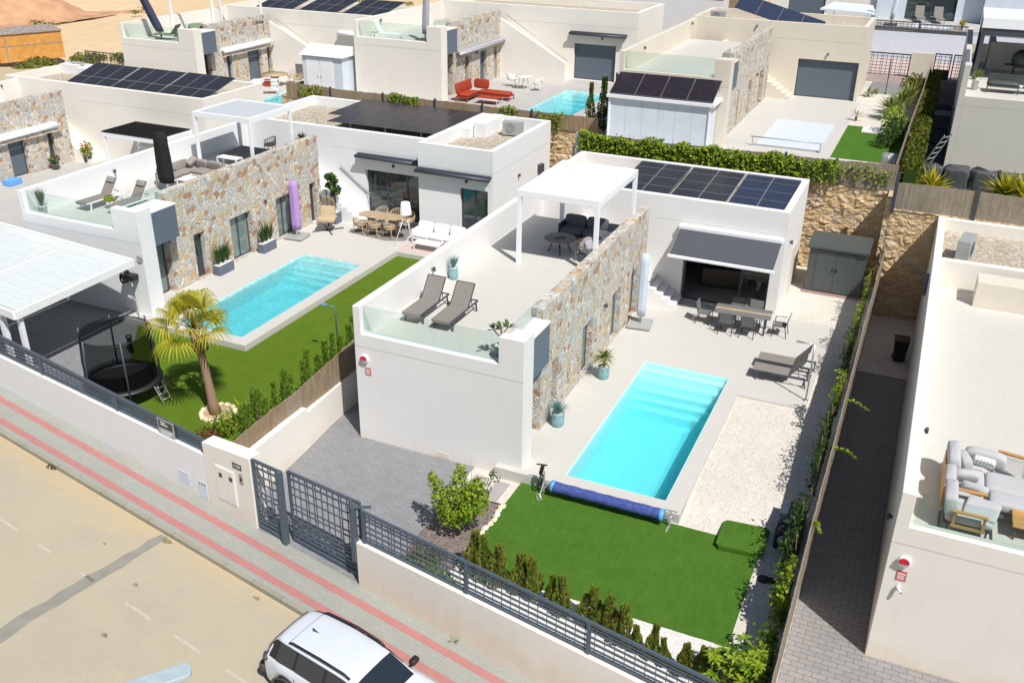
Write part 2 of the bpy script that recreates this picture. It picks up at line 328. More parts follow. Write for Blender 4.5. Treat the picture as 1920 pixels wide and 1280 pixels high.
M['solarblue'] = m_solar('solar_cells_blue', (.024, .032, .062), cl=(.055, .068, .10))
M['lampw'] = m_plain('lampshade', (.82, .81, .78), .6)
M['pink'] = m_plain('pink_pavers', (.56, .44, .40), .9, 0, .08, 6)
M['brown'] = m_plain('brown_leather', (.07, .05, .035), .4, 0, .2)
M['floorin'] = m_plain('interior_floor', (.42, .40, .38), .3, 0, .05)
M['net'] = m_glass('safety_net', (.34, .36, .36), .5, .2)
M['pframeb'] = m_plain('black_panel_frame', (.20, .20, .205), .4, .3, .05)
M['pframe'] = m_plain('panel_frame', (.30, .31, .32), .4, .3, .05)
M['screw'] = m_plain('pebble_stone', (.72, .60, .42), .9, 0, .2, 6)
# ------------------------------------------------------------------ mesh helpers
class MB:
    def __init__(s): s.v = []; s.f = []; s.x = None; s.sm = []
    def add(s, vs, fs, smooth=False):
        b = len(s.v)
        for p in vs:
            p = Vector(p); s.v.append(s.x @ p if s.x else p)
        for q in fs: s.f.append([b+i for i in q]); s.sm.append(smooth)
        return s
    def box(s, x0, y0, z0, x1, y1, z1):
        if x0 > x1: x0, x1 = x1, x0
        if y0 > y1: y0, y1 = y1, y0
        if z0 > z1: z0, z1 = z1, z0
        return s.add([(x0, y0, z0), (x1, y0, z0), (x1, y1, z0), (x0, y1, z0), (x0, y0, z1), (x1, y0, z1), (x1, y1, z1), (x0, y1, z1)],
                     [(0, 3, 2, 1), (4, 5, 6, 7), (0, 1, 5, 4), (1, 2, 6, 5), (2, 3, 7, 6), (3, 0, 4, 7)])
    def cb(s, cx, cy, cz, sx, sy, sz): return s.box(cx-sx/2, cy-sy/2, cz-sz/2, cx+sx/2, cy+sy/2, cz+sz/2)
    def hexa(s, b, t):  # bottom 4, top 4 (ccw)
        return s.add(list(b)+list(t), [(0, 3, 2, 1), (4, 5, 6, 7), (0, 1, 5, 4), (1, 2, 6, 5), (2, 3, 7, 6), (3, 0, 4, 7)])
    def bar(s, p, q, wd, ht=None, up=(0, 0, 1)):
        p, q = Vector(p), Vector(q); ht = ht or wd; d = (q-p).normalized(); u = Vector(up)
        if abs(d.dot(u)) > .98: u = Vector((1, 0, 0))
        a = d.cross(u).normalized(); b = a.cross(d).normalized(); a *= wd/2; b *= ht/2
        return s.hexa([p-a-b, p+a-b, p+a+b, p-a+b], [q-a-b, q+a-b, q+a+b, q-a+b])
    def tube(s, pts, r, n=8, cap=True):
        pts = [Vector(p) for p in pts]; rs = r if isinstance(r, (list, tuple)) else [r]*len(pts)
        vs, fs = [], []
        prev = None
        for i, p in enumerate(pts):
            d = (pts[min(i+1, len(pts)-1)]-pts[max(i-1, 0)]).normalized()
            u = Vector((0, 0, 1)) if abs(d.z) < .95 else Vector((1, 0, 0))
            if prev is not None: u = prev
            a = d.cross(u).normalized(); b = a.cross(d).normalized(); prev = b
            for k in range(n):
                t = 2*PI*k/n; vs.append(p+(a*math.cos(t)+b*math.sin(t))*rs[i])
        for i in range(len(pts)-1):
            for k in range(n):
                fs.append((i*n+k, i*n+(k+1) % n, (i+1)*n+(k+1) % n, (i+1)*n+k))
        if cap: fs.append(tuple(range(n))[::-1]); fs.append(tuple((len(pts)-1)*n+k for k in range(n)))
        return s.add(vs, fs, True)
    def lathe(s, prof, n=20, c=(0, 0, 0), cap=True):
        vs, fs = [], []
        for r, z in prof:
            for k in range(n): t = 2*PI*k/n; vs.append((c[0]+r*math.cos(t), c[1]+r*math.sin(t), c[2]+z))
        for i in range(len(prof)-1):
            for k in range(n): fs.append((i*n+k, i*n+(k+1) % n, (i+1)*n+(k+1) % n, (i+1)*n+k))
        if cap: fs.append(tuple(range(n))[::-1]); fs.append(tuple((len(prof)-1)*n+k for k in range(n)))
        return s.add(vs, fs, True)
    def prism(s, poly, z0, z1, ztop=None):
        n = len(poly); vs = [(x, y, z0) for x, y in poly]+[(x, y, z1 if ztop is None else ztop(x, y)) for x, y in poly]
        return s.add(vs, [tuple(range(n))[::-1], tuple(range(n, 2*n))]+[(i, (i+1) % n, n+(i+1) % n, n+i) for i in range(n)])
    def prismx(s, poly, x0, x1):  # poly in (y,z), extruded in x
        n = len(poly); vs = [(x0, y, z) for y, z in poly]+[(x1, y, z) for y, z in poly]
        return s.add(vs, [tuple(range(n))[::-1], tuple(range(n, 2*n))]+[(i, (i+1) % n, n+(i+1) % n, n+i) for i in range(n)])
    def prismy(s, poly, y0, y1):  # poly in (x,z), extruded in y
        n = len(poly); vs = [(x, y0, z) for x, z in poly]+[(x, y1, z) for x, z in poly]
        return s.add(vs, [tuple(range(n)), tuple(range(n, 2*n))[::-1]]+[(i, n+i, n+(i+1) % n, (i+1) % n) for i in range(n)])
    def sheet(s, poly, z):
        return s.add([(x, y, z(x, y) if callable(z) else z) for x, y in poly], [tuple(range(len(poly)))])
    def grid(s, x0, x1, y0, y1, nx, ny, z):
        vs = [(x0+(x1-x0)*i/nx, y0+(y1-y0)*j/ny, 0) for j in range(ny+1) for i in range(nx+1)]
        vs = [(a, b, z(a, b)) for a, b, _ in vs]
        return s.add(vs, [(j*(nx+1)+i, j*(nx+1)+i+1, (j+1)*(nx+1)+i+1, (j+1)*(nx+1)+i) for j in range(ny) for i in range(nx)], True)
    def pillow(s, c, sz, rot=(0, 0, 0), n=6, p=5.0):
        # soft cushion: superellipsoid-ish box
        X = Matrix.Translation(c) @ Euler(rot).to_matrix().to_4x4()
        vs, fs = [], []; N = n*4; Mz = n*2
        for j in range(Mz+1):
            ph = -PI/2+PI*j/Mz
            for k in range(N):
                th = 2*PI*k/N
                def pw(a, e): return math.copysign(abs(a)**e, a)
                e = 2/p
                x = pw(math.cos(ph), e*.9)*pw(math.cos(th), e*.6)*sz[0]/2
                y = pw(math.cos(ph), e*.9)*pw(math.sin(th), e*.6)*sz[1]/2
                z = pw(math.sin(ph), e*1.1)*sz[2]/2
                vs.append(X @ Vector((x, y, z)))
        for j in range(Mz):
            for k in range(N): fs.append((j*N+k, j*N+(k+1) % N, (j+1)*N+(k+1) % N, (j+1)*N+k))
        return s.add(vs, fs, True)
    def build(s, name, mat, parent=None, bevel=0, seg=2, kind=None):
        me = bpy.data.meshes.new(name)
        me.from_pydata([tuple(v) for v in s.v], [], s.f)
        me.polygons.foreach_set('use_smooth', s.sm)
        me.materials.append(M[mat] if isinstance(mat, str) else mat); me.update()
        o = bpy.data.objects.new(name, me); COL.objects.link(o)
        if parent: o.parent = parent
        if bevel:
            b = o.modifiers.new('bevel', 'BEVEL'); b.width = bevel; b.segments = seg; b.limit_method = 'ANGLE'; b.angle_limit = R_(40)
        if kind: o['kind'] = kind
        return o
def fix(o):
    bm = bmesh.new(); bm.from_mesh(o.data); bmesh.ops.recalc_face_normals(bm, faces=bm.faces); bm.to_mesh(o.data); bm.free(); return o
def thing(name, label, cat, loc=(0, 0, 0), rz=0, group=None):
    o = bpy.data.objects.new(name, None); COL.objects.link(o); o.empty_display_size = .2
    o.location = loc; o.rotation_euler = (0, 0, R_(rz)); o['label'] = label; o['category'] = cat
    if group: o['group'] = group
    return o
def tag(o, label, cat, group=None, kind=None):
    o['label'] = label; o['category'] = cat
    if group: o['group'] = group
    if kind: o['kind'] = kind
    return o
def dup(root, loc, rz, label, group=None):
    r = root.copy(); COL.objects.link(r); r.location = loc; r.rotation_euler = (0, 0, R_(rz)); r['label'] = label
    if group: r['group'] = group
    for ch in root.children:
        c = ch.copy(); COL.objects.link(c); c.parent = r
        for g in ch.children:
            d = g.copy(); COL.objects.link(d); d.parent = c
    return r
def struct(name, mb, mat): return mb.build(name, mat, None, kind='structure')
SA = R_(-9.2); SU = Vector((math.cos(SA), math.sin(SA), 0)); SN = Vector((-math.sin(SA), math.cos(SA), 0))
def sp(s_, t, z=None, up=0):  # street frame: s along, t across -> world
    p = SU*s_+SN*t
    return Vector((p.x, p.y, (-.62-.06*p.x+up) if z is None else z))
def zs(x): return -.62-.06*x
# ================================================================== GROUND
rnd = random.Random(7)
def rg(x, y): return zs(x)-.13
mb = MB(); mb.sheet([sp(-70, -6.38).xy, sp(60, -6.38).xy, sp(60, -60).xy, sp(-70, -60).xy][::-1], rg); struct('road', mb, 'road')
mb = MB(); mb.sheet([sp(-70, -4.80).xy, sp(60, -4.80).xy, sp(60, -6.26).xy, sp(-70, -6.26).xy][::-1], lambda x, y: zs(x)); struct('pavement', mb, 'pave')
mb = MB()
for k in range(-70, 60):
    a, b = sp(k+.004, -6.26), sp(k+.996, -6.26); c, d = sp(k+.996, -6.40), sp(k+.004, -6.40)
    mb.hexa([Vector((p.x, p.y, p.z-.3)) for p in (d, c, b, a)], [Vector((p.x, p.y, p.z+.006)) for p in (d, c, b, a)])
struct('kerb', mb, 'kerb')
mb = MB()
for t0, t1 in ((-5.20, -5.42), (-5.90, -6.12)):
    mb.sheet([sp(-70, t0).xy, sp(60, t0).xy, sp(60, t1).xy, sp(-70, t1).xy][::-1], lambda x, y: zs(x)+.004)
struct('pavement_red_bands', mb, 'pavered')
# road patches, dust drift against the kerb, worn dashes
mb = MB(); pts = []
n = 26
for i in range(n+1):
    s_ = -1.25-.006*i; t = -6.45-i*.36
    p = sp(s_+rnd.uniform(-.05, .05), t); pts.append(p)
L1 = [Vector((p.x-.14-.10*i/n+rnd.uniform(-.04, .04), p.y, 0)) for i, p in enumerate(pts)]
L2 = [Vector((p.x+.16+.10*i/n+rnd.uniform(-.05, .05), p.y, 0)) for i, p in enumerate(pts)]
for i in range(n):
    mb.sheet([L1[i].xy, L1[i+1].xy, L2[i+1].xy, L2[i].xy], lambda x, y: rg(x, y)+.004)
struct('road_repair_strip', mb, 'tar')
mb = MB()
for k in range(-14, 12):
    s_ = .03+1.77*k; t_ = -8.60; L5 = .92 if k not in (-1, -2) else .55
    mb.sheet([sp(s_, t_).xy, sp(s_+.02, t_-.09).xy, sp(s_+L5, t_-.09).xy, sp(s_+L5-.03, t_).xy], lambda x, y: rg(x, y)+.004)
struct('road_worn_dashes', mb, 'paint')
for k, (s_, t_, rx_, ry_) in enumerate(((-4.6, -9.3, .16, .10), (-4.85, -9.2, .08, .06), (-.3, -8.1, .09, .05), (.55, -9.6, .10, .06), (2.4, -6.62, .10, .05), (-2.2, -7.6, .05, .03), (4.4, -10.4, .14, .09), (-1.05, -6.55, .16, .09))):
    mb = MB(); mb.sheet([sp(s_+rx_*math.cos(a)*(1+.25*math.sin(3*a+k)), t_+ry_*math.sin(a)).xy for a in [2*PI*i/14 for i in range(14)]], lambda x, y: rg(x, y)+.005); struct('road_stain', mb, 'stain')
# sandy wasteland reaching the horizon
def gz(x, y):
    if y < 16: return -1.6
    return -1.6+min(1, (y-16)/22)*(2.2 if x < -42 else -.2)
mb = MB(); mb.grid(-330, -42, 8, 420, 40, 50, lambda x, y: .6+.35*math.sin(x*.13)*math.cos(y*.17)+.010*max(0, y-60)); struct('ground', mb, 'sand')
mb = MB(); mb.sheet([(-42, 8), (380, 8), (380, 500), (-42, 500)], -1.7); struct('ground_plain', mb, 'sand')
mb = MB(); mb.sheet([(-42, 8.0), (-42, -3.2), (-70, 2), (-70, 8)], .5); struct('ground_verge', mb, 'sand')
# far street left of the first row
mb = MB(); mb.sheet([(-60, 18), (-40, 20), (-34.6, 36), (-34.6, 42), (-44.5, 41.5), (-52.5, 34.8), (-60, 30)], 1.25); struct('side_street', mb, 'road')
# earth mound
mb = MB(); r2 = random.Random(3)
import mathutils.noise as MN
def mh(x, y):
    dx, dy = (x+90)/13.5, (y-58)/11; r = math.sqrt(dx*dx+dy*dy)
    return 0.7+max(0, 1-r)**.8*6.2*(1+.22*MN.noise(Vector((x*.15, y*.15, 0))))+.12*MN.noise(Vector((x*.8, y*.8, 3)))
mb.grid(-106, -74, 44, 72, 50, 44, mh); tag(mb.build('earth_mound', 'mound'), 'heap of reddish excavated earth on the sandy wasteland', 'earth mound')
def yl(x, t=-4.63): return (t-.15988*x)/.98714
def gridw(b, x0, x1, yt, nx, ny, z, t=-4.63):
    vs = []
    for j in range(ny+1):
        for i in range(nx+1):
            x = x0+(x1-x0)*i/nx; y = yl(x, t)+(yt-yl(x, t))*j/ny; vs.append((x, y, z(x, y)))
    b.add(vs, [(j*(nx+1)+i, j*(nx+1)+i+1, (j+1)*(nx+1)+i+1, (j+1)*(nx+1)+i) for j in range(ny) for i in range(nx)], True)
# ---- central plot
def zdr(x, y):  # driveway between house and gate
    t = max(0, min(1, -y/5.0)); return -.34*(1-t)+(zs(x)-.005)*t if y < 0 else -.34
mb = MB(); gridw(mb, -1.35, 3.95, 0, 14, 14, lambda x, y: zdr(x, y), -4.84); mb.grid(-1.35, 0, 0, 20.4, 2, 4, lambda x, y: -.34); struct('driveway', mb, 'paver')
mb = MB(); gridw(mb, 3.95, 5.55, 0, 6, 10, lambda x, y: -.40+.012*y); struct('planting_bed', mb, 'mulch')
mb = MB(); mb.grid(3.95, 5.52, -1.32, 0, 2, 2, lambda x, y: -.355); struct('gravel_path', mb, 'wgrav')
mb = MB()
for x0, y0 in ((4.15, -1.25), (4.85, -1.28)): mb.box(x0, y0, -.36, x0+.42, y0+.92, -.335)
struct('stepping_slabs', mb, 'slab')
def zgr(x, y): return -.07 if y > 1.2 else (-.36 if y < -.6 else -.36+.29*(y+.6)/1.8)
mb = MB(); mb.grid(10.0, 13.45, -.6, 20.4, 4, 36, zgr); gridw(mb, 5.55, 13.5, -.6, 6, 6, lambda x, y: -.36); struct('gravel', mb, 'wgrav')
mb = MB(); gridw(mb, 5.6, 12.9, -4.1, 30, 14, lambda x, y: -.335+.02*MN.noise(Vector((x*5, y*5, 1)))); struct('white_pebbles', mb, 'wpeb')
mb = MB(); mb.box(5.55, -4.17, -.42, 12.42, -.2, -.30); struct('lawn', mb, 'grass')
# deck with the pool cut out
mb = MB()
for x0, y0, x1, y1 in ((4.70, -.2, 6.7, 8.22), (6.7, -.2, 9.7, .28), (9.7, -.2, 10.2, 8.22), (4.70, 8.22, 12.4, 14.2), (10.2, 7.16, 12.4, 8.22)):
    mb.box(x0, y0, -.45, x1, y1, 0)
struct('patio_deck', mb, 'deck')
def pool(x0, y0, x1, y1, z, depth, name, label, liner, water, steps=5, loc=(0, 0, 0), side='back'):
    t = thing(name, label, 'swimming pool', loc)
    b = MB(); T = .18; zt = z-.012
    b.box(x0, y0, z-depth-.1, x1, y1, z-depth)
    e = .003
    b.box(x0+e, y0+e, z-depth, x0+.03, y1-e, zt); b.box(x1-.03, y0+e, z-depth, x1-e, y1-e, zt)
    b.box(x0+.03, y0+e, z-depth, x1-.03, y0+.03, zt); b.box(x0+.03, y1-.03, z-depth, x1-.03, y1-e, zt)
    b.build('basin', liner, t)
    if steps:
        s_ = MB()
        for k in range(steps):
            s_.box(x0+.03, y1-.03-(k+1)*.33, z-depth, x1-.03, y1-.03-k*.33, z-.22-.2*k)
        s_.build('pool_steps', liner, t)
    wv = MB(); wv.box(x0+.012, y0+.012, z-depth-.05, x1-.012, y1-.012, z-.09); wv.build('water', water, t)
    return t
pool(6.7, .28, 9.7, 8.22, 0, 1.35, 'swimming_pool', 'long turquoise pool with far-end steps beside the rolled blue pool cover', 'poolC', 'water')
# ---- left plot
LX, LY, LZ = -17.3, 3.35, .2
mb = MB()
for x0, y0, x1, y1 in ((4.8, -.6, 7.2, 8.0), (7.2, -.6, 10.22, -.08), (10.22, -.6, 10.75, 8.0), (4.8, 8.0, 10.75, 13.7), (10.75, 10.05, 15.2, 12.7)):
    mb.box(LX+x0, LY+y0, -.3, LX+x1, LY+y1, LZ)
struct('neighbour_deck', mb, 'deck')
pool(LX+7.2, LY-.08, LX+10.22, LY+8.0, LZ, 1.4, 'swimming_pool', 'rippled turquoise pool with ripple light painted into its tiles, behind the fan palm', 'poolT', 'waterr')
def sv(s_, t): p = sp(s_, t); return (p.x, p.y)
mb = MB(); mb.sheet([(-11.6, 2.75), sv(-10.4, -4.7), sv(-.9, -4.7), (-1.42, 16.0), (-6.5, 16.0), (-6.5, 2.7)], .0); struct('neighbour_lawn', mb, 'grasso')
mb = MB(); mb.sheet([(-22, 3.4), (-22, .4), sv(-16, -4.7), sv(-5.8, -4.7), (-11.55, 2.75), (-11.55, 3.4)], .012); struct('carport_paving', mb, 'paver')
mb = MB(); mb.sheet([(-19, 3.35), (-19, 25), (-17.3, 25), (-17.3, 3.35)], .0); mb.sheet([(-6.5, 16.0), (-1.42, 16.0), (-1.42, 23.4), (-6.5, 23.4)], .004); struct('side_passage', mb, 'deckg')
mb = MB(); mb.sheet([(-47, 2), (-19, -1.9), (-19, 26.0), (-47, 28)], .10); struct('far_patio', mb, 'deckg')
mb = MB(); mb.grid(-42, -18, 25, 420, 12, 60, lambda x, y: .9+.3*math.sin(x*.13)*math.cos(y*.17)+.010*max(0, y-60)); struct('ground_behind', mb, 'sand')
# ---- right plot alley
mb = MB(); gridw(mb, 13.5, 30, 13.4, 20, 20, lambda x, y: -1.3 if y > -3 else max(-1.3+(zs(x)+1.3)*min(1, (-3-y)/3.4), -3)); struct('alley_paving', mb, 'paverw')
mb = MB(); mb.sheet([(13.45, 13.4), (30, 13.4), (30, 20), (13.45, 20)], -1.28); struct('alley_gravel', mb, 'wgrav')
# ---- raised rear terraces (earth platforms faced with quarry stone)
def retain(name, label, x0, x1, y, z0, z1, th=.5):
    # one wall of rough stone with modelled relief
    b = MB(); nx = int((x1-x0)/.11); nz = int((z1-z0)/.11)
    def f(i, j):
        x = x0+(x1-x0)*i/nx; z = z0+(z1-z0)*j/nz; p = Vector((x*2.6, z*3.4, y))
        c = MN.cell(p*.9+Vector((MN.noise(p), MN.noise(p+Vector((5, 5, 5))), 0))*.5)
        d = .06*c+.05*MN.noise(p*2.2)
        if i in (0, nx) or j in (0, nz): d = 0
        return (x, y-d, z)
    b.add([f(i, j) for j in range(nz+1) for i in range(nx+1)], [(j*(nx+1)+i, j*(nx+1)+i+1, (j+1)*(nx+1)+i+1, (j+1)*(nx+1)+i) for j in range(nz) for i in range(nx)])
    b.box(x0, y+.001, z0, x1, y+th, z1-.002)
    b.box(x0-.01, y-.04, z1, x1+.01, y+th+.02, z1+.06)
    return tag(b.build(name, 'rubble'), label, 'retaining wall', 'rough stone retaining walls behind the front row')
retain('retaining_wall', 'rough golden stone retaining wall behind the dark green garden shed', -.7, 13.52, 20.5, -1.5, 3.85)
retain('retaining_wall', 'rough stone retaining wall at the back of the paved alley', 13.52, 24, 19.2, -1.6, 3.40)
retain('retaining_wall', 'rough stone retaining wall showing between the white box annexe and the leafy hedge', -20, -.75, 23.75, -.3, 4.0)
b = MB(); b.box(13.30, 19.22, -1.5, 13.52, 20.5, 3.84); tag(b.build('retaining_wall_return', 'rubble'), 'short stone return stepping the two retaining walls beside the shed', 'retaining wall')
b = MB(); b.box(-.95, 20.52, -1.5, -.72, 23.74, 3.99); tag(b.build('retaining_wall_return', 'rubble'), 'short stone return below the end of the reed fence and behind the white pergola', 'retaining wall')
def plat(name, x0, y0, x1, y1, z, mat, holes=None):
    b = MB(); rects = [(x0, y0, x1, y1)]
    if holes:
        for hx0, hy0, hx1, hy1 in holes:
            rects = [(x0, y0, hx0, y1), (hx1, y0, x1, y1), (hx0, y0, hx1, hy0), (hx0, hy1, hx1, y1)]
    for a, c, d, e in rects: b.box(a, c, z-1.9, d, e, z)
    return struct(name, b, mat)
FX, FY, FZ = -16.45, 26.1, 4.0
GX, GY, GZ = -.15, 24.5, 3.8
EX, EY, EZ = -33.4, 25.5, 2.8
HX, HY, HZ = 15.3, 30.0, 2.7
plat('rear_patio_left', -19.5, 24.25, -1.0, 46.3, FZ, 'deckg', [(FX+10.35, FY+.4, FX+13.1, FY+7.0)])
pool(FX+10.35, FY+.4, FX+13.1, FY+7.0, FZ, 1.2, 'swimming_pool', 'small turquoise pool beyond the reed fence, beside the cypress columns', 'poolT', 'water', 4)
plat('rear_patio_middle', -1.0, 21.0, 10.3, 46.2, GZ, 'deck')
mb = MB(); mb.box(10.3, 21.0, GZ-1.9, 13.5, 42.3, GZ-.03); struct('rear_gravel', mb, 'wgrav')
mb = MB(); mb.prism([(10.3, 25.1), (12.35, 25.1), (13.3, 25.1), (13.3, 31.0), (11.1, 31.0), (11.1, 32.4), (10.3, 32.4)], GZ-.04, GZ-.015); struct('rear_lawn', mb, 'grass')
mb = MB(); mb.box(10.3, 42.3, GZ-1.9, 13.55, 46.3, GZ-.01); struct('rear_driveway', mb, 'paver')
mb = MB(); mb.box(13.55, 19.7, .6, 60, 46.3, HZ); struct('rear_alley', mb, 'paverd')
mb = MB(); mb.box(13.7, 19.75, HZ, 24, 28.9, HZ+.03); struct('rear_turf', mb, 'grass')
mb = MB(); mb.box(13.65, 28.3, HZ, 15.2, 28.95, HZ+.045); mb.box(13.7, 42.8, HZ, 15.3, 44.2, HZ+.04); struct('rear_pale_paving', mb, 'deck')
plat('rear_patio_far_left', -34.5, 24.5, -19.5, 42, EZ, 'deck', [(-24.2, 26.5, -22.1, 30.8)])
pool(-24.2, 26.5, -22.1, 30.8, EZ, 1.0, 'swimming_pool', 'sliver of turquoise pool behind the reed screens at far left', 'poolT', 'water', 0)
mb = MB(); mb.box(-18, 46.3, 1, 60, 53.9, 4.2); struct('back_street', mb, 'pink')
mb = MB(); mb.box(9.0, 54.3, 3, 60, 80, 6.3); mb.box(-18, 54.3, 1, 9.0, 80, 4.6); struct('back_row_patio', mb, 'deckg')

# ================================================================== HOUSES
def wall_open(b, axis, a0, a1, p0, p1, z0, z1, ops):
    """wall along axis 'x' or 'y' from a0..a1, thickness p0..p1, with rectangular openings (a, b, za, zb)"""
    def bx(a, c, za, zb):
        if c-a < 1e-4 or zb-za < 1e-4: return
        if axis == 'x': b.box(a, p0, za, c, p1, zb)
        else: b.box(p0, a, za, p1, c, zb)
    cur = a0
    for (oa, ob, za, zb) in sorted(ops):
        bx(cur, oa, z0, z1); bx(oa, ob, z0, za); bx(oa, ob, zb, z1); cur = ob
    bx(cur, a1, z0, z1)
def window(parent, axis, a, c, p, depth, za, zb, leaves=1, pane='pane', frame='dark', name='window', panel_h=0, inward=1):
    """window at plane p (outer face), recessed 'depth' inward (inward=-1: towards smaller p)"""
    q = p+inward*depth; q2 = q+inward*.06; f = .06
    b = MB()
    def bx(m, u0, u1, z0, z1, w0=q, w1=q2):
        if axis == 'y': m.box(w0, u0, z0, w1, u1, z1)
        else: m.box(u0, w0, z0, u1, w1, z1)
    e = .003
    bx(b, a+e, a+f, za+e, zb-e); bx(b, c-f, c-e, za+e, zb-e); bx(b, a+f, c-f, zb-f, zb-e); bx(b, a+f, c-f, za+e, za+f+panel_h)
    for k in range(1, leaves):
        m = a+(c-a)*k/leaves; bx(b, m-.04, m+.04, za+f+panel_h, zb-f)
    o = b.build(name, frame, parent)
    g = MB(); bx(g, a+f, c-f, za+f+panel_h, zb-f, q+inward*.02, q+inward*.03); g.build('pane', pane, o)
    return o
def steps(parent, x1, y0, y1, n, zg, mat, run=.28, rise=.185, z0=0):
    b = MB()
    for k in range(n):
        b.box(x1-(k+1)*run, y0, zg, x1-k*run, y1, z0+(k+1)*rise)
    b.build('stairs', mat, parent)
def villa(label, loc, W=5.47, sx=5.1, yw=14.2, yb=19.2, xr=10.17, wx0=0, zg=-.5, wall='white', stone='crazy', ops=(), wops=(), ppane='pane',
          roof='roofgrav', stone_end=None, zt=4.12, zw=4.23, stairs=True, wing=True, extra_left=None, terr='terr', name='villa', wshut=(), lowx=4.70, front=True):
    t = thing(name, label, 'house', loc)
    se = stone_end or yw-1.2
    b = MB(); T = .24
    b.prismy([(0, zg), (W, zg), (W, zt-.03), (lowx, zt-.03), (lowx, 3.25), (T, 3.25), (T, zt), (0, zt)], 0, .32)
    b.box(0, .32, zg, T, yw, zt)
    b.box(W-.56, .32, zg, W, .70, zt-.03)
    b.box(4.62, .72, zg, 4.78, 2.2, 2.5)      # wall behind recess
    b.box(4.80, .70, 2.52, W-.09, 2.05, 3.80)  # canopy over the corner window
    b.box(4.78, .701, 3.802, W-.05, 2.08, 3.86)
    b.box(T, .32, 2.6, sx-.36, se-.02, 2.94)
    fix(b.build('wall', wall, t, .010, 2))
    c = MB(); c.box(T, .32, 2.945, sx-.36, se-.02, 3.05); c.build('terrace_floor', terr, t)
    p = MB(); p.box(W-.088, .72, 2.53, W-.06, 2.03, 3.79); p.build('cladding_panel', 'navy', t)
    window(t, 'y', .74, 2.18, 4.79, -.02, max(0, .0), 2.49, 2, ppane)
    j = MB(); j.box(.001, -.003, 2.834, W-.001, .0, 2.846); j.build('render_joint', 'joint', t)
    # stone wall
    s_ = MB(); wall_open(s_, 'y', 2.2, se, sx-.36, sx, zg, 4.08, [(o[0], o[1], o[2], o[3]) for o in ops]); s_.build('stone_wall', stone, t)
    for o in ops:
        kind = o[4]
        if kind == 'slide': window(t, 'y', o[0], o[1], sx, .22, o[2], o[3], 2, 'panel', inward=-1)
        elif kind == 'narrow': window(t, 'y', o[0], o[1], sx, .2, o[2], o[3], 1, 'pane', panel_h=.85, inward=-1)
        elif kind == 'shut': window(t, 'y', o[0], o[1], sx, .2, o[2], o[3], 1, 'shutter', name='shutter', inward=-1)
    # glass balustrades
    if front:
        g = MB(); n = 2
        for k in range(n):
            x0 = T+.02+(lowx-T-.04)*k/n; x1 = T+.02+(lowx-T-.04)*(k+1)/n-.012
            g.box(x0, .16, 3.252, x1, .172, zt-.02)
        g.box(4.90, .40, 3.862, 4.912, 2.25, 4.32); g.build('glass_balustrade', 'glass', t)
    if wing:
        b = MB(); x0 = wx0
        wall_open(b, 'x', x0, xr, yw, yw+.28, zg, zw, [(o[0], o[1], o[2], o[3]) for o in wops])
        b.box(xr-.26, yw+.28, zg, xr, yb, zw); b.box(x0, yb-.26, zg, xr-.26, yb, zw); b.box(x0, yw+.28, zg, x0+.26, yb-.26, zw)
        fix(b.build('wing_wall', wall, t, .003, 1))
        c = MB(); c.box(x0+.26, yw+.28, 3.5, xr-.26, yb-.26, 3.78); c.build('flat_roof', roof, t)
        j = MB(); j.box(sx+.002, yw-.003, 3.3, xr-.001, yw, 3.312); j.build('render_joint', 'joint', t)
        for o in wops:
            if o[4] == 'shut': window(t, 'x', o[0], o[1], yw, .2, o[2], o[3], 1, 'shutter', name='shutter')
            elif o[4] == 'slide': window(t, 'x', o[0], o[1], yw, .2, o[2], o[3], o[5], o[6])
    if stairs:
        steps(t, stairs if not isinstance(stairs, bool) else sx+1.3, se+.02, yw, 16, zg, wall)
    return t
def lampbox(parent, p, d=(1, 0, 0)):
    b = MB(); d = Vector(d); p = Vector(p); u = Vector((0, 0, 1)); s = d.cross(u)
    b.bar(p, p+d*.09, .10, .03); b.tube([p+d*.09+u*.07, p+d*.09-u*.07], .045, 10); return b.build('wall_lamp', 'dark', parent)
# central villa ----------------------------------------------------------
C = villa('white central villa with stone side wall, white roof pergola and open charcoal awning', (0, 0, 0), wall='offwhite',
          ops=[(3.1, 3.62, .02, 1.95, 'narrow'), (5.85, 6.9, .02, 1.95, 'slide'), (8.9, 9.95, .02, 1.95, 'slide'), (11.1, 12.2, .02, 1.95, 'slide')],
          wops=[(6.32, 9.76, 0, 2.15, 'none')], zg=-.6)
fr = MB(); fr.box(6.325, 14.36, .003, 6.40, 14.44, 2.147); fr.box(9.68, 14.36, .003, 9.757, 14.44, 2.147); fr.box(6.40, 14.36, 2.06, 9.68, 14.44, 2.147); fr.box(6.40, 14.36, .003, 9.68, 14.44, .06)
fr.box(8.62, 14.34, .06, 8.70, 14.46, 2.06); dr = fr.build('sliding_door', 'dark', C)
fr = MB(); fr.box(8.70, 14.39, .06, 9.68, 14.40, 2.06); fr.build('pane', 'clear', dr)
b = MB(); b.box(5.4, 14.5, -.05, 9.9, 18.9, -.002); fl = b.build('interior_floor', 'floorin', C)
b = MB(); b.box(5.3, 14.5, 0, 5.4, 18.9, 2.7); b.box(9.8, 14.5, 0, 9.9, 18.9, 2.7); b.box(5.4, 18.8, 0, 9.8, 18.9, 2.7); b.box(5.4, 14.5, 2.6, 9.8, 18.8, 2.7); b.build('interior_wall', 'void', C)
b = MB(); b.box(3.6, 14.20, -.5, 6.30, 14.199, 0) if False else b.box(6.3, 13.5, -.02, 9.9, 14.18, .006); b.build('door_threshold', 'deckg', C)
lampbox(C, (5.1, 8.0, 1.95)); lampbox(C, (.24, 4.4, 3.75)); lampbox(C, (10.17, 15.4, 2.7))
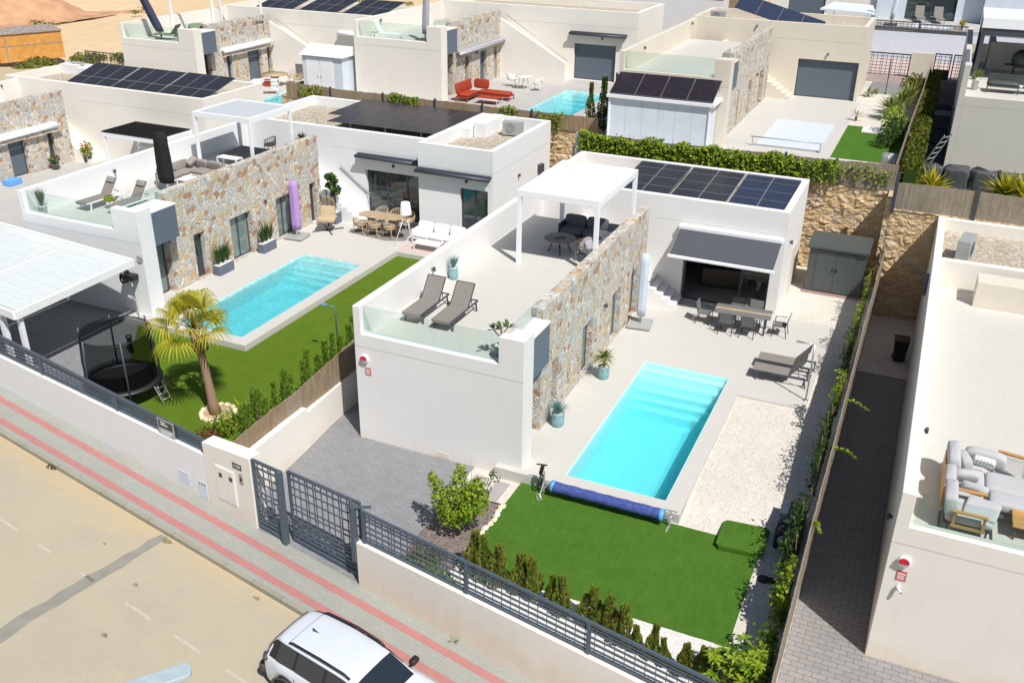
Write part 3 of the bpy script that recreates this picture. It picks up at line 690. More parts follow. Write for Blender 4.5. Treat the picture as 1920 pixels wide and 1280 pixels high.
sf = thing('leather_sofa', 'dark brown leather sofa seen through the open sliding door under the awning', 'sofa', (7.7, 16.4, 0), 10)
b = MB(); b.cb(0, 0, .25, 2.0, .9, .34); b.build('seat', 'brown', sf, .06, 3)
b = MB(); b.cb(0, -.38, .55, 2.0, .24, .75); b.build('backrest', 'brown', sf, .06, 3)
b = MB(); b.cb(-.92, 0, .4, .22, .9, .6); b.cb(.92, 0, .4, .22, .9, .6); b.build('armrest', 'brown', sf, .05, 3)
# side recess with back door of the wing
b = MB(); b.box(10.171, 16.7, -.05, 10.20, 17.7, 2.0); b.build('service_door', 'cream2', C)
vent = MB(); 
for k in range(3): vent.box(2.72, -.012, -.28+k*.06, 3.12, -.001, -.24+k*.06)
vent.build('air_vent', 'cream', C)
# left villa ---------------------------------------------------------------
L = villa('bright white villa with stone wall and white pergola, left of the central villa', (LX, LY, LZ), W=5.95, sx=5.15, yw=13.7, yb=19.6, xr=10.5, wall='white', stone='crazyw', terr='terr', zg=-.4, ppane='panel',
          ops=[(3.55, 4.15, .02, 1.95, 'narrow'), (5.8, 7.2, .02, 1.95, 'slide'), (9.0, 10.3, .02, 1.95, 'slide'), (11.6, 12.1, .02, 1.95, 'narrow')],
          wops=[(7.0, 10.3, .02, 2.4, 'slide', 3, 'pane')], stairs=7.4)
b = MB()
wall_open(b, 'x', 10.5, 14.3, 12.7, 12.95, -.4, 4.35, [(12.65, 14.05, .15, 2.5)])
b.box(14.05, 12.95, -.4, 14.3, 19.5, 4.35); b.box(10.5, 12.95, -.4, 10.75, 19.5, 4.35); b.box(10.75, 19.25, -.4, 14.05, 19.5, 4.35)
fix(b.build('annexe_wall', 'white', L, .003, 1)); b = MB(); b.box(10.75, 12.95, 3.5, 14.05, 19.25, 3.75); b.build('annexe_roof', 'roofgrav', L)
b = MB(); b.box(10.75, 16.4, 3.76, 11.25, 19.2, 4.25); b.box(11.3, 16.9, 3.76, 11.9, 19.2, 4.45); b.build('roof_upstand', 'white', L)
window(L, 'x', 12.65, 14.05, 12.7, .16, .15, 2.5, 2, 'pane')
b = MB(); b.box(10.501, 12.697, 3.3, 14.299, 12.70, 3.312); b.box(14.30, 12.7, 3.3, 14.303, 19.5, 3.312); b.build('render_joint', 'joint', L)
lampbox(L, (.24, 4.6, 3.75)); lampbox(L, (5.15, 8.2, 2.1)); lampbox(L, (14.3, 15.5, 2.6)); lampbox(L, (8.6, 13.7, 2.75), (0, -1, 0)); lampbox(L, (13.0, 12.7, 2.85), (0, -1, 0))
b = MB(); b.box(14.3, 17.9, 2.1, 14.5, 18.3, 2.5); b.build('boiler_vent', 'dark', L)
b = MB(); b.tube([(5.6, 13.62, 2.45), (7.3, 13.62, 1.2)], .025); b.tube([(5.6, 13.66, 2.3), (7.3, 13.66, 1.05)], .02); b.build('handrail', 'gmetal', L)
# far-left villa ------------------------------------------------------------
A = villa('cream villa at the far left edge, three tilted solar rows on its roof', (-36.35, 5.9, .1), yw=13.7, yb=18.9, xr=14.2, wx0=-.8, wall='cream', stone='crazyw', zg=-.3,
          ops=[(8.3, 9.4, .02, 1.95, 'shut'), (10.9, 11.35, .02, 1.95, 'narrow')], wops=())
lampbox(A, (.2, 12.5, 3.9)); 
b = MB(); b.box(-.5, 17.6, 3.78, .9, 18.4, 4.35); b.box(1.3, 17.2, 3.78, 2.1, 18.5, 4.3); b.build('roof_upstand', 'white', A)
# rear row -------------------------------------------------------------------
F = villa('cream rear villa with a red sofa on its patio and a sloping stair parapet', (FX, FY, FZ), W=5.6, yw=10.4, yb=16.0, xr=13.5, wall='cream', stone='crazyw', zg=-.2, stone_end=8.9, stairs=9.3,
          ops=[(3.9, 4.4, .02, 1.95, 'narrow'), (5.9, 6.8, .02, 1.95, 'shut'), (7.9, 8.3, .02, 1.95, 'narrow')], wops=[(9.45, 12.2, .02, 2.2, 'shut')])
def parapet(t, x0, x1, y, zA, zB, mat):
    b = MB(); b.add([(x0, y, -.1), (x1, y, -.1), (x1, y, zB), (x0, y, zA), (x0, y+.2, -.1), (x1, y+.2, -.1), (x1, y+.2, zB), (x0, y+.2, zA)], [(0, 1, 2, 3), (7, 6, 5, 4), (3, 2, 6, 7), (1, 5, 6, 2), (0, 3, 7, 4), (0, 4, 5, 1)])
    fix(b.build('stair_parapet', mat, t))
    b = MB(); b.tube([(x0+.3, y+.32, zA+.18), (x1+.1, y+.32, zB+.05)], .025); b.build('handrail', 'gmetal', t)
parapet(F, 5.11, 9.5, 8.7, 3.6, 1.25, 'cream'); lampbox(F, (5.1, 5.3, 2.0)); lampbox(F, (.24, 2.5, 3.85)); lampbox(F, (11.3, 10.4, 2.6), (0, -1, 0))
G = villa('pale grey-cream rear villa with an empty roof terrace, behind the solar-roofed white shed', (GX, GY, GZ), wall='cream2', stone='crazy', zg=-.2, 
          ops=[(4.35, 4.75, .02, 1.95, 'narrow'), (7.1, 8.0, .02, 1.95, 'shut'), (10.3, 11.6, .02, 1.95, 'shut'), (12.2, 12.6, .02, 1.95, 'narrow')], wops=[(6.55, 10.0, .02, 2.22, 'shut')], stairs=6.5)
lampbox(G, (5.1, 9.0, 2.0)); lampbox(G, (.24, 3.2, 3.85)); lampbox(G, (.24, 12.9, 3.95)); lampbox(G, (8.2, 14.2, 2.6), (0, -1, 0)); lampbox(G, (3.9, 14.2, 3.9), (0, -1, 0))
E_ = villa('cream rear villa at upper left with sage terrace chairs and a navy closed umbrella', (EX, EY, EZ), W=5.9, yw=10.0, yb=15.8, xr=13.6, wall='cream', stone='crazyw', zg=-.2, stone_end=8.6, stairs=9.2,
          ops=[(3.7, 4.2, .02, 1.95, 'narrow'), (5.85, 7.2, .02, 1.95, 'shut'), (7.9, 8.3, .02, 1.95, 'narrow')], wops=[(10.2, 11.4, .7, 2.0, 'shut')])
parapet(E_, 5.11, 9.6, 8.4, 3.6, 1.45, 'cream'); lampbox(E_, (.24, 2.6, 3.85))
b = MB(); b.box(7.0, 8.39, 0, 7.9, 8.395, .95); b.build('stair_recess_sheet', 'void', E_)  # flat dark sheet drawn where the recess under the stairs opens
# right villa ------------------------------------------------------------------
RX, RY, RZ = 15.35, -1.96, -.7
R = thing('villa', 'cream villa at the right edge with teak and grey sofa on its roof terrace', 'house', (RX, RY, RZ))
b = MB(); b.prismy([(0, -.9), (12, -.9), (12, 3.25), (.30, 3.25), (.30, 4.11), (0, 4.11)], 0, .30); b.box(0, .30, -.9, .30, 15.85, 4.11); b.box(.30, .30, 2.5, 12, 15.85, 2.94)
b.box(0, 15.85, -.9, 12, 16.12, 4.11); b.box(0, 16.12, -.9, .27, 21.1, 4.11); b.box(.27, 20.84, -.9, 12, 21.1, 4.11); b.box(12, 0, -.9, 12.3, 21.1, 3.2)
fix(b.build('wall', 'cream', R, .012, 1))
b = MB(); b.box(.30, .30, 2.945, 12, 15.85, 3.05); b.build('terrace_floor', 'terr', R)
b = MB(); b.box(.27, 16.12, 3.4, 12, 20.84, 3.62); b.build('flat_roof', 'roofgrav', R)
b = MB(); b.box(1.5, 14.55, 3.052, 6, 15.5, 3.95); fix(b.build('skylight_box', 'cream2', R, .01, 1))
b = MB(); b.box(.36, .14, 3.252, 3.0, .152, 4.1); b.box(3.02, .14, 3.252, 6.0, .152, 4.1); b.build('glass_balustrade', 'glass', R)
b = MB(); b.box(.001, -.003, 2.77, 12, 0, 2.782); b.build('render_joint', 'joint', R)
lampbox(R, (.30, 3.5, 3.85)); lampbox(R, (.12, 16.35, 4.0)); lampbox(R, (0, 1.7, 2.3), (-1, 0, 0))
for z, nm in ((3.9, 'drain_outlet'),):
    b = MB(); b.box(-.12, 15.2, 2.9, -.002, 15.9, 3.5); b.build('boiler_vent', 'navy', R)
# upper-right villa ---------------------------------------------------------------
H = thing('villa', 'shaded grey-cream rear villa at the upper right edge with a dark pergola', 'house', (HX, HY, HZ))
b = MB(); b.box(0, 0, 0, .28, 16.2, 4.85); b.box(.28, 0, 0, 9, .3, 3.55); b.box(0, 0, 4.851, .3, .9, 5.0)
b.box(.28, .3, 2.6, 9, 16.2, 2.95); b.box(1.3, 11.9, 3.06, 9, 12.2, 4.6); b.box(1.3, 12.2, 3.06, 1.6, 16.2, 4.6)
b.box(.28, 16.2, 0, 9, 16.5, 3.9)
fix(b.build('wall', 'cream_dim', H, .012, 1))
b = MB(); b.box(.28, .3, 2.955, 9, 16.2, 3.05); b.build('terrace_floor', 'terr', H)
b = MB(); b.box(.001, -.003, 3.1, 9, 0, 3.112); b.build('render_joint', 'joint', H)
b = MB(); b.box(.02, .9, 4.86, .2, 6.0, 4.9); b.build('coping_panel', 'navy', H); lampbox(H, (0, 1.6, 2.6), (-1, 0, 0))
# ================================================================== FURNITURE BUILDERS
def lounger(name, label, loc, rz, group, mat='sling', fr='dark', ang=52, L_=1.95, cushion=None):
    t = thing(name, label, 'sun lounger', loc, rz, group)
    h = .36; w_ = .62; yb = 1.22; bl = .78
    a = R_(ang); top = Vector((0, yb+bl*math.cos(a), h+bl*math.sin(a)))
    f = MB()
    for s in (-1, 1):
        x = s*w_/2
        f.bar((x, 0, h-.03), (x, L_-.05, h-.03), .035, .05); f.bar((x, yb, h), (x, top.y, top.z), .03, .03)
    f.bar((-w_/2, .02, h-.03), (w_/2, .02, h-.03), .035); f.bar((-w_/2, L_-.05, h-.03), (w_/2, L_-.05, h-.03), .035); f.bar((-w_/2, top.y, top.z), (w_/2, top.y, top.z), .03)
    f.bar((-w_/2+.05, yb+.35, h-.03), (-w_/2+.05, top.y-.2, top.z-.28), .02); f.bar((w_/2-.05, yb+.35, h-.03), (w_/2-.05, top.y-.2, top.z-.28), .02)
    f.build('frame', fr, t)
    for s in (-1, 1):
        for y, dy in ((.22, -.06), (L_-.2, .06)):
            g = MB(); g.bar((s*w_/2, y, h-.04), (s*w_/2, y+dy, 0), .045, .04); g.build('leg', fr, t)
    b = MB(); b.box(-w_/2+.01, 0, h-.012, w_/2-.01, yb, h+.006); b.box(-w_/2+.01, -.005, h-.1, w_/2-.01, .0, h); b.build('seat', mat, t)
    b = MB(); n = Vector((0, -math.sin(a), math.cos(a)))*.012; p = Vector((0, yb, h))
    X = Vector((w_/2-.01, 0, 0)); b.hexa([p-X-n, p+X-n, top+X-n, top-X-n], [p-X+n, p+X+n, top+X+n, top-X+n]); b.build('backrest', mat, t)
    if cushion:
        b = MB(); c = p.lerp(top, .82)+n*4; b.pillow(c, (.42, .22, .09), (a, 0, 0), 4); b.build('headrest', cushion, t)
    return t
def dchair(name, label, loc, rz, group, mat='slingd', fr='dark', style='sling'):
    t = thing(name, label, 'chair', loc, rz, group)   # faces -y... seat opens towards +y ; back at -y
    if style == 'sling':
        for s in (-1, 1):
            b = MB(); b.tube([(s*.26, .24, 0), (s*.26, .22, .64), (s*.26, -.2, .66)], .017, 6); b.build('leg', fr, t)
            b = MB(); b.tube([(s*.26, -.30, 0), (s*.25, -.22, .42), (s*.24, -.33, .88)], .017, 6); b.build('leg', fr, t)
        b = MB(); b.box(-.24, -.22, .415, .24, .22, .435); b.bar((-.25, .21, .42), (.25, .21, .42), .025); b.build('seat', mat, t)
        b = MB(); b.hexa([(-.235, -.235, .46), (.235, -.235, .46), (.235, -.335, .88), (-.235, -.335, .88)], [(-.235, -.22, .46), (.235, -.22, .46), (.235, -.32, .88), (-.235, -.32, .88)]); b.build('backrest', mat, t)
    else:
        for sx_, sy_ in ((-1, 1), (1, 1), (-1, -1), (1, -1)):
            b = MB(); b.tube([(sx_*.25, sy_*.24, 0), (sx_*.22, sy_*.18, .42)], .018, 6); b.build('leg', mat, t)
        b = MB(); b.lathe([(.02, .40), (.27, .40), (.29, .44), (.27, .49), (.02, .50)], 14); b.build('seat', mat, t)
        b = MB()
        for k in range(15):
            a = PI*1.5+(k-7)*.30; x, y = .29*math.cos(a), .29*math.sin(a); hh = .80-.012*abs(k-7)**1.6
            b.tube([(x, y, .44), (x*1.08, y*1.08, max(hh, .62))], .016, 5)
        b.tube([(.31*math.cos(PI*1.5+(k-7)*.30), .31*math.sin(PI*1.5+(k-7)*.30), max(.80-.012*abs(k-7)**1.6, .62)) for k in range(15)], .02, 6); b.build('backrest', mat, t)
    return t
def closed_umbrella(label, loc, rz, mat, base=True, h=2.45, w_=.17, tilt=(0, 0), postmat='gmetal', basemat='gmetal', top=None):
    t = thing('parasol', label, 'parasol', loc, rz, 'closed cantilever parasols')
    if base:
        b = MB(); b.box(-.45, -.45, .04, .45, .45, .14); b.build('base', basemat, t, .02, 2)
        for x in (-.36, .36):
            for y in (-.36, .36):
                b = MB(); b.lathe([(.04, 0), (.04, .05)], 8, (x, y, 0)); b.build('foot', 'dark', t)
    b = MB(); b.tube([(0, 0, .14), (0, 0, .75)], .045, 10); b.build('post', postmat, t)
    b = MB(); r3 = random.Random(int(loc[0]*10)); vs = []; n = 18; rings = 9
    for j in range(rings):
        u = j/(rings-1)
        for k in range(n):
            a = 2*PI*k/n; r = w_*(1+.13*math.sin(a*5+u*2)+.05*r3.random())*(.85 if j == 0 else 1.0-.12*u)*(.72 if j == rings-1 else 1)
            vs.append((r*math.cos(a)*1.15+tilt[0]*u, r*math.sin(a)*.8+tilt[1]*u, .42+(h-.42)*u))
    b.add(vs, [(j*n+k, j*n+(k+1) % n, (j+1)*n+(k+1) % n, (j+1)*n+k) for j in range(rings-1) for k in range(n)]+[tuple(range((rings-1)*n, rings*n)), tuple(range(n))[::-1]], True)
    b.build('cover', mat, t)
    return t
def pergola(name, label, loc, rz, sx_, sy_, h, roofmat, fr='wmetal', pw=.13, posts=4, bh=.24, over=0, louv=1):
    t = thing(name, label, 'pergola', loc, rz)
    b = MB(); e = pw
    b.box(0, 0, h-bh, sx_, e, h); b.box(0, sy_-e, h-bh, sx_, sy_, h); b.box(0, e, h-bh, e, sy_-e, h); b.box(sx_-e, e, h-bh, sx_, sy_-e, h); b.build('roof_frame', fr, t, .008, 1)
    b = MB(); n = int((sy_-2*e)/.2)
    if over:
        n = int(sx_/.16)
        for k in range(n): b.hexa([(k*.16, -.02, h+.01), (k*.16+.13, -.02, h+.03), (k*.16+.13, sy_+.02, h+.03), (k*.16, sy_+.02, h+.01)], [(k*.16, -.02, h+.03), (k*.16+.13, -.02, h+.10), (k*.16+.13, sy_+.02, h+.10), (k*.16, sy_+.02, h+.03)])
    else:
        for k in range(n):
            y = e+.01+(sy_-2*e-.02)*k/n; b.box(e+.005, y, h-.10, sx_-e-.005, y+(sy_-2*e)/n-.008, h-.03)
    if louv: b.build('louvres', roofmat, t)
    for x, y in ((0, 0), (sx_-pw, 0), (0, sy_-pw), (sx_-pw, sy_-pw))[:posts]:
        b = MB(); b.box(x+.001, y+.001, 0, x+pw-.001, y+pw-.001, h-bh); b.box(x-.02, y-.02, 0, x+pw+.02, y+pw+.02, .012); b.build('post', fr, t, .006, 1)
    return t
def pot(name, label, loc, mat, r=.2, h=.4, group=None, cat='potted plant', square=None):
    t = thing(name, label, cat, loc, 0, group)
    b = MB()
    if square: sx_, sy_ = square; b.box(-sx_/2, -sy_/2, 0, sx_/2, sy_/2, h); b.build('planter', mat, t, .02, 2)
    else:
        b.lathe([(r*.72, 0), (r*.9, h*.12), (r*.98, h*.6), (r*.95, h*.97), (r*.98, h), (r*.82, h), (r*.8, h*.93)], 20); b.build('planter', mat, t)
    b = MB(); 
    if square: b.box(-sx_/2+.03, -sy_/2+.03, h, sx_/2-.03, sy_/2-.03, h+.006)
    else: b.lathe([(0.001, h*.93), (r*.8, h*.94)], 16, cap=False)
    b.build('pebbles', 'wpeb', t)
    return t
def leaf(b, p, d, L_, w_, bend=0, n=None, fold=.0):
    """one narrow pointed leaf from p along d"""
    d = Vector(d).normalized(); u = n or Vector((0, 0, 1))
    s = d.cross(u); s = s.normalized() if s.length > .01 else Vector((1, 0, 0)); p = Vector(p)
    m = p+d*L_*.5+Vector((0, 0, bend*L_*.25)); e = p+d*L_+Vector((0, 0, bend*L_))
    up = s.cross(d)*fold*w_
    b.add([p, m+s*w_/2+up, e, m-s*w_/2+up, m], [(0, 1, 4), (1, 2, 4), (2, 3, 4), (3, 0, 4)])
def spiky(b, c, n, L_, w_, rr, spread=.9, zmin=-.1, bend=-.25):
    for k in range(n):
        a = rr.uniform(0, 2*PI); e = rr.uniform(zmin, 1); d = Vector((math.cos(a)*spread*math.sqrt(max(.02, 1-e*e)), math.sin(a)*spread*math.sqrt(max(.02, 1-e*e)), e+.15))
        leaf(b, c, d, L_*rr.uniform(.7, 1.1), w_, bend*rr.uniform(.3, 1.2))
def cloud(b, c, rad, n, size, rr, shell=.45, asp=.6, upb=0.0):
    c = Vector(c)
    for k in range(n):
        while 1:
            q = Vector((rr.uniform(-1, 1), rr.uniform(-1, 1), rr.uniform(-1, 1)))
            if shell*(.6+.4*rr.random()) < q.length < 1: break
        p = c+Vector((q.x*rad[0], q.y*rad[1], q.z*rad[2]))
        nn = (q+Vector((rr.gauss(0, .6), rr.gauss(0, .6), rr.gauss(0, .6)+.3))).normalized()
        d = nn.cross(Vector((rr.gauss(0, 1), rr.gauss(0, 1), rr.gauss(0, 1))));
        if d.length < .01: continue
        d = (d.normalized()+Vector((0, 0, upb))).normalized(); L_ = size*rr.uniform(.6, 1.25)
        s = d.cross(nn).normalized()*L_*asp/2
        b.add([p-d*L_*.5, p+s, p+d*L_*.5, p-s], [(0, 1, 2, 3)])
# ================================================================== CENTRAL TERRACE
TZ = 3.05
lounger('sun_lounger', 'taupe sling lounger nearer the white parapet on the central roof terrace', (1.02, 1.62, TZ), 0, 'sun loungers on the central roof terrace')
r0 = [o for o in COL.objects if o.name == 'sun_lounger'][0]
def LG(loc, rz, label, group): return dup(r0, loc, rz, label, group)
LG((2.08, 1.55, TZ), 0, 'taupe sling lounger on the central roof terrace, the one farther from the white parapet', 'sun loungers on the central roof terrace')
LG((10.38, 9.72, 0), -90, 'grey sling lounger by the central pool, the one farther from the street', 'sun loungers by the central pool')
LG((10.36, 8.85, 0), -90, 'grey sling lounger by the central pool, the one next to the outdoor shower', 'sun loungers by the central pool')
pergola('pergola', 'bright white louvred pergola over charcoal sofas on the central roof terrace', (1.80, 7.74, TZ), 0, 3.0, 4.35, 2.70, 'wmetal', pw=.15)
sf = thing('corner_sofa', 'charcoal corner sofa with dark frame under the white pergola', 'sofa', (2.2, 10.9, TZ))
b = MB(); b.box(0, 0, .12, 1.75, .75, .18); b.box(1.76, -1.3, .12, 2.5, .75, .18); b.box(0, .70, .18, 2.5, .76, .62); b.box(-.05, .02, 0, 0, .76, .55); b.box(2.45, -1.3, .18, 2.51, .70, .6)
for x, y in ((.05, .05), (1.7, .05), (2.4, -1.25), (1.8, -1.25), (.05, .65), (2.4, .6)): b.box(x, y, 0, x+.05, y+.05, .12)
b.build('frame', 'dark', sf)
for x in (.44, 1.32):
    b = MB(); b.pillow((x, .36, .29), (.86, .70, .20)); b.build('seat_cushion', 'cushd', sf)
    b = MB(); b.pillow((x, .64, .58), (.84, .18, .44), (-.18, 0, 0)); b.build('back_cushion', 'cushd', sf)
for y in (-.85, 0.1):
    b = MB(); b.pillow((2.1, y, .29), (.66, .9, .20)); b.build('seat_cushion', 'cushd', sf)
    b = MB(); b.pillow((2.36, y, .58), (.18, .86, .42), (0, .18, 0)); b.build('back_cushion', 'cushd', sf)
sf = thing('armchair', 'wooden-armed dark armchair with pale scatter cushion under the front post of the white pergola', 'armchair', (4.1, 9.05, TZ), 60)
b = MB()
for s in (-1, 1):
    b.bar((s*.36, -.3, 0), (s*.36, -.3, .6), .04); b.bar((s*.36, .32, 0), (s*.36, .36, .62), .04); b.bar((s*.36, -.33, .62), (s*.36, .38, .62), .06, .03)
b.bar((-.36, .3, .25), (.36, .3, .25), .04); b.bar((-.36, -.3, .25), (.36, -.3, .25), .04); b.bar((-.36, .36, .62), (.36, .36, .62), .04); b.build('frame', 'woodg', sf)
b = MB(); b.pillow((0, 0, .36), (.64, .62, .16)); b.build('seat_cushion', 'cushd', sf)
b = MB(); b.pillow((0, .27, .60), (.62, .16, .42), (-.2, 0, 0)); b.build('back_cushion', 'cush', sf)
b = MB(); b.pillow((.05, .12, .58), (.36, .12, .34), (-.4, 0, .2)); b.build('scatter_cushion', 'greyfab', sf)
tb = thing('fire_table', 'round grey wood table with a dark centre on splayed black legs under the white pergola', 'coffee table', (2.78, 9.50, TZ))
b = MB(); b.lathe([(.02, .50), (.56, .50), (.58, .52), (.58, .55), (.22, .555)], 40); b.build('tabletop', 'woodg', tb)
b = MB(); b.lathe([(.20, .552), (.20, .57), (.02, .57)], 24); b.build('burner_lid', 'dark', tb)
for k in range(4):
    a = k*PI/2+.4; b = MB(); b.bar((.22*math.cos(a), .22*math.sin(a), .5), (.42*math.cos(a), .42*math.sin(a), 0), .04); b.build('leg', 'black', tb)
rr = random.Random(11)
p = pot('potted_grass', 'turquoise pot with blue ornamental grass against the white terrace parapet', (.50, 5.45, TZ), 'tblue', .16, .42, 'turquoise pots with blue grass')
b = MB(); spiky(b, (0, 0, .4), 150, .55, .014, rr, .5, .45, -.15); b.build('foliage', 'fescue', p)
p = pot('potted_frangipani', 'dark glazed pot with a broad-leaved plant behind the glass corner of the central roof terrace', (4.42, .72, TZ), 'tblue', .19, .42)
b = MB(); b.tube([(0, 0, .4), (.04, 0, .75), (.02, 0, 1.0)], .03, 6); b.tube([(.02, 0, .7), (.2, .08, .98)], .02, 5); b.tube([(.02, 0, .65), (-.16, -.1, .9)], .02, 5); b.build('stem', 'trunk', p)
b = MB()
for c in ((.02, 0, 1.0), (.2, .08, .98), (-.16, -.1, .9)):
    for k in range(9): a = rr.uniform(0, 6.3); leaf(b, c, (math.cos(a), math.sin(a), rr.uniform(.1, .9)), rr.uniform(.22, .34), .09, -.1)
b.build('foliage', 'pot', p)
# ---- central patio
for loc, lab, kind in (((5.75, 6.35, 0), 'turquoise pot with a green dracaena between two patio windows', 'd'), ((5.50, 2.75, 0), 'turquoise pot with blue ornamental grass at the front corner of the stone wall', 'g')):
    p = pot('potted_plant', lab, loc, 'tblue', .21, .45)
    b = MB()
    if kind == 'd':
        st = MB(); st.tube([(0, 0, .42), (.03, 0, .75)], .03, 6); st.tube([(0, 0, .42), (-.08, .05, .65)], .025, 6); st.build('stem', 'trunk', p)
        spiky(b, (.03, 0, .8), 90, .55, .035, rr, .8, -.3, -.5); spiky(b, (-.08, .05, .65), 60, .45, .03, rr, .8, -.3, -.5); b.build('foliage', 'yucca', p)
    else: spiky(b, (0, 0, .42), 210, .62, .016, rr, .6, .3, -.25); b.build('foliage', 'fescue', p)
closed_umbrella('closed cantilever parasol in a pale blue cover, against the central stone wall', (5.62, 11.0, 0), 8, 'paleblue', h=2.95, w_=.15)
aw = thing('awning', 'extended charcoal awning with white front bar over the open sliding door', 'awning', (0, 0, 0))
b = MB(); b.box(6.05, 13.98, 3.03, 10.12, 14.19, 3.21); b.build('cassette', 'wmetal', aw, .03, 2)
b = MB(); n = 24
P1 = [(6.12+3.93*k/n, 14.0, 3.06) for k in range(n+1)]; P2 = [(6.12+3.93*k/n, 12.62, 2.42) for k in range(n+1)]
vs = []; 
for j in range(9):
    u = j/8
    for k in range(n+1): vs.append((6.12+3.93*k/n, 14.0-1.38*u, 3.08-.64*u-.05*math.sin(PI*u)*(1+.3*math.cos(k*.8))))
b.add(vs, [(j*(n+1)+k, j*(n+1)+k+1, (j+1)*(n+1)+k+1, (j+1)*(n+1)+k) for j in range(8) for k in range(n)], True); b.build('canopy', 'awn', aw)
b = MB(); b.box(6.05, 12.54, 2.34, 10.12, 12.64, 2.47); b.build('front_bar', 'wmetal', aw, .03, 2)
for s, x in ((1, 6.35), (-1, 9.85)):
    b = MB(); b.tube([(x, 13.95, 3.0), (x+s*.75, 13.4, 2.72), (x+s*.05, 12.66, 2.4)], .03, 6); b.build('arm', 'wmetal', aw)
tb = thing('dining_table', 'long grey outdoor table with a pale wooden strip, by the open sliding door', 'dining table', (9.22, 12.42, 0), 4)
b = MB(); b.box(-1.05, -.45, .70, 1.05, -.09, .745); b.box(-1.05, .09, .70, 1.05, .45, .745); b.build('tabletop', 'slingd', tb, .02, 2)
b = MB(); b.box(-1.05, -.085, .70, 1.05, .085, .747); b.build('wooden_strip', 'wood', tb)
for x in (-.85, .85):
    for y in (-.32, .32): b = MB(); b.box(x-.035, y-.035, 0, x+.035, y+.035, .70); b.build('leg', 'dark', tb)
ch = dchair('dining_chair', 'grey sling chair at the left end of the grey patio table', (7.78, 12.42, 0), -90, 'sling chairs round the grey patio table')
for (x, y, r, l) in ((10.62, 12.5, 90, 'grey sling chair at the gravel end of the grey patio table'), (8.75, 11.85, 0, 'grey sling chair on the pool side of the grey patio table, nearer the stairs'), (9.55, 11.9, 0, 'grey sling chair on the pool side of the grey patio table, nearer the gravel'),
                     (8.85, 13.02, 180, 'grey sling chair between the grey table and the glass door, nearer the stairs'), (9.55, 13.06, 180, 'grey sling chair between the grey table and the glass door, nearer the corner')):
    dup(ch, (x, y, 0), r, l)
def shower(label, loc, rz, m='steel', group='outdoor showers', hm=None):
    t = thing('outdoor_shower', label, 'outdoor shower', loc, rz, group)
    b = MB(); b.tube([(0, 0, 0), (0, 0, 2.05)], .028, 8); b.build('post', m, t)
    b = MB(); b.lathe([(.09, 0), (.09, .02), (.03, .025)], 12); b.build('foot', m, t)
    b = MB(); b.tube([(0, 0, 2.03), (-.36, 0, 2.05)], .014, 6); b.box(-.58, -.05, 2.035, -.34, .05, 2.06); b.build('shower_head', hm or m, t)
    b = MB(); b.tube([(0, -.03, 1.0), (.05, -.05, 1.0)], .03, 6); b.build('tap', m, t)
shower('outdoor shower post between the pool loungers and the central gravel', (12.32, 7.75, 0), 0)
shower('outdoor shower with blue head on the lawn of the left plot', (-3.15, 3.6, 0), 0, 'dark', hm='lblue')
shower('thin outdoor shower on the gravel beyond the rear garden', (11.4, 42.2, GZ), 0, 'dark')
# shed
sh = thing('garden_shed', 'dark green-grey metal shed below the rough stone retaining wall', 'garden shed', (0, 0, 0))
b = MB(); b.box(10.78, 17.55, -.02, 13.0, 19.0, 1.9); b.build('body', 'shedm', sh) if 'shedm' in M else None
M['shedm'] = m_plain('green_grey_metal', (.072, .086, .086), .45, .1, .06)
M['plinth'] = m_plain('reddish_plinth', (.36, .22, .19), .9)
b.build('body', 'shedm', sh)
b = MB(); b.add([(10.68, 17.42, 1.98), (13.1, 17.42, 1.98), (13.1, 19.1, 2.12), (10.68, 19.1, 2.12), (10.68, 17.42, 1.9), (13.1, 17.42, 1.9), (13.1, 19.1, 1.92), (10.68, 19.1, 1.92)], [(0, 1, 2, 3), (7, 6, 5, 4), (0, 4, 5, 1), (1, 5, 6, 2), (2, 6, 7, 3), (3, 7, 4, 0)]); b.build('roof', 'shedm', sh)
for x0, x1 in ((11.1, 11.86), (11.88, 12.64)):
    b = MB(); b.box(x0, 17.525, .05, x1, 17.549, 1.8); d = b.build('door', 'shedm', sh)
    b = MB(); xh = x1-.1 if x0 < 11.5 else x0+.04; b.box(xh, 17.49, .95, xh+.05, 17.524, 1.1); b.build('handle', 'black', d)
b = MB(); b.box(10.7, 17.4, -.06, 13.1, 19.1, -.015); b.build('plinth', 'plinth', sh)
hp = thing('pool_equipment_box', 'black pool heating box in the shade of the vine-covered fence', 'equipment box', (12.95, .35, -.36))
b = MB(); b.box(-.26, -.5, 0, .26, .85, .72); b.build('body', 'black', hp, .03, 2)
b = MB(); b.box(-.262, -.25, .722, .262, .83, .76); b.build('lid', 'dark', hp, .02, 2)
b = MB(); b.lathe([(.17, 0), (.17, .012)], 18, (0, 0, 0)); g_ = b.build('fan_grille', 'gmetal', hp); g_.rotation_euler = (R_(90), 0, 0); g_.location = (0, -.501, .36)
tf = thing('turf_roll', 'folded offcut of artificial turf lying over the edge of the lawn', 'turf mat', (0, 0, 0))
b = MB(); P = [(11.28, .36), (12.52, .46), (12.54, -.74), (11.32, -.80)]
def tfz(x, y): return -.16+.03*MN.noise(Vector((x*2.2, y*2.2, 0)))
b.prism([(11.30, .25), (11.40, .37), (12.42, .46), (12.53, .36), (12.54, -.68), (12.45, -.75), (11.42, -.83), (11.32, -.74)], -.298, -.15); b.build('turf', 'grass', tf, .012, 2)
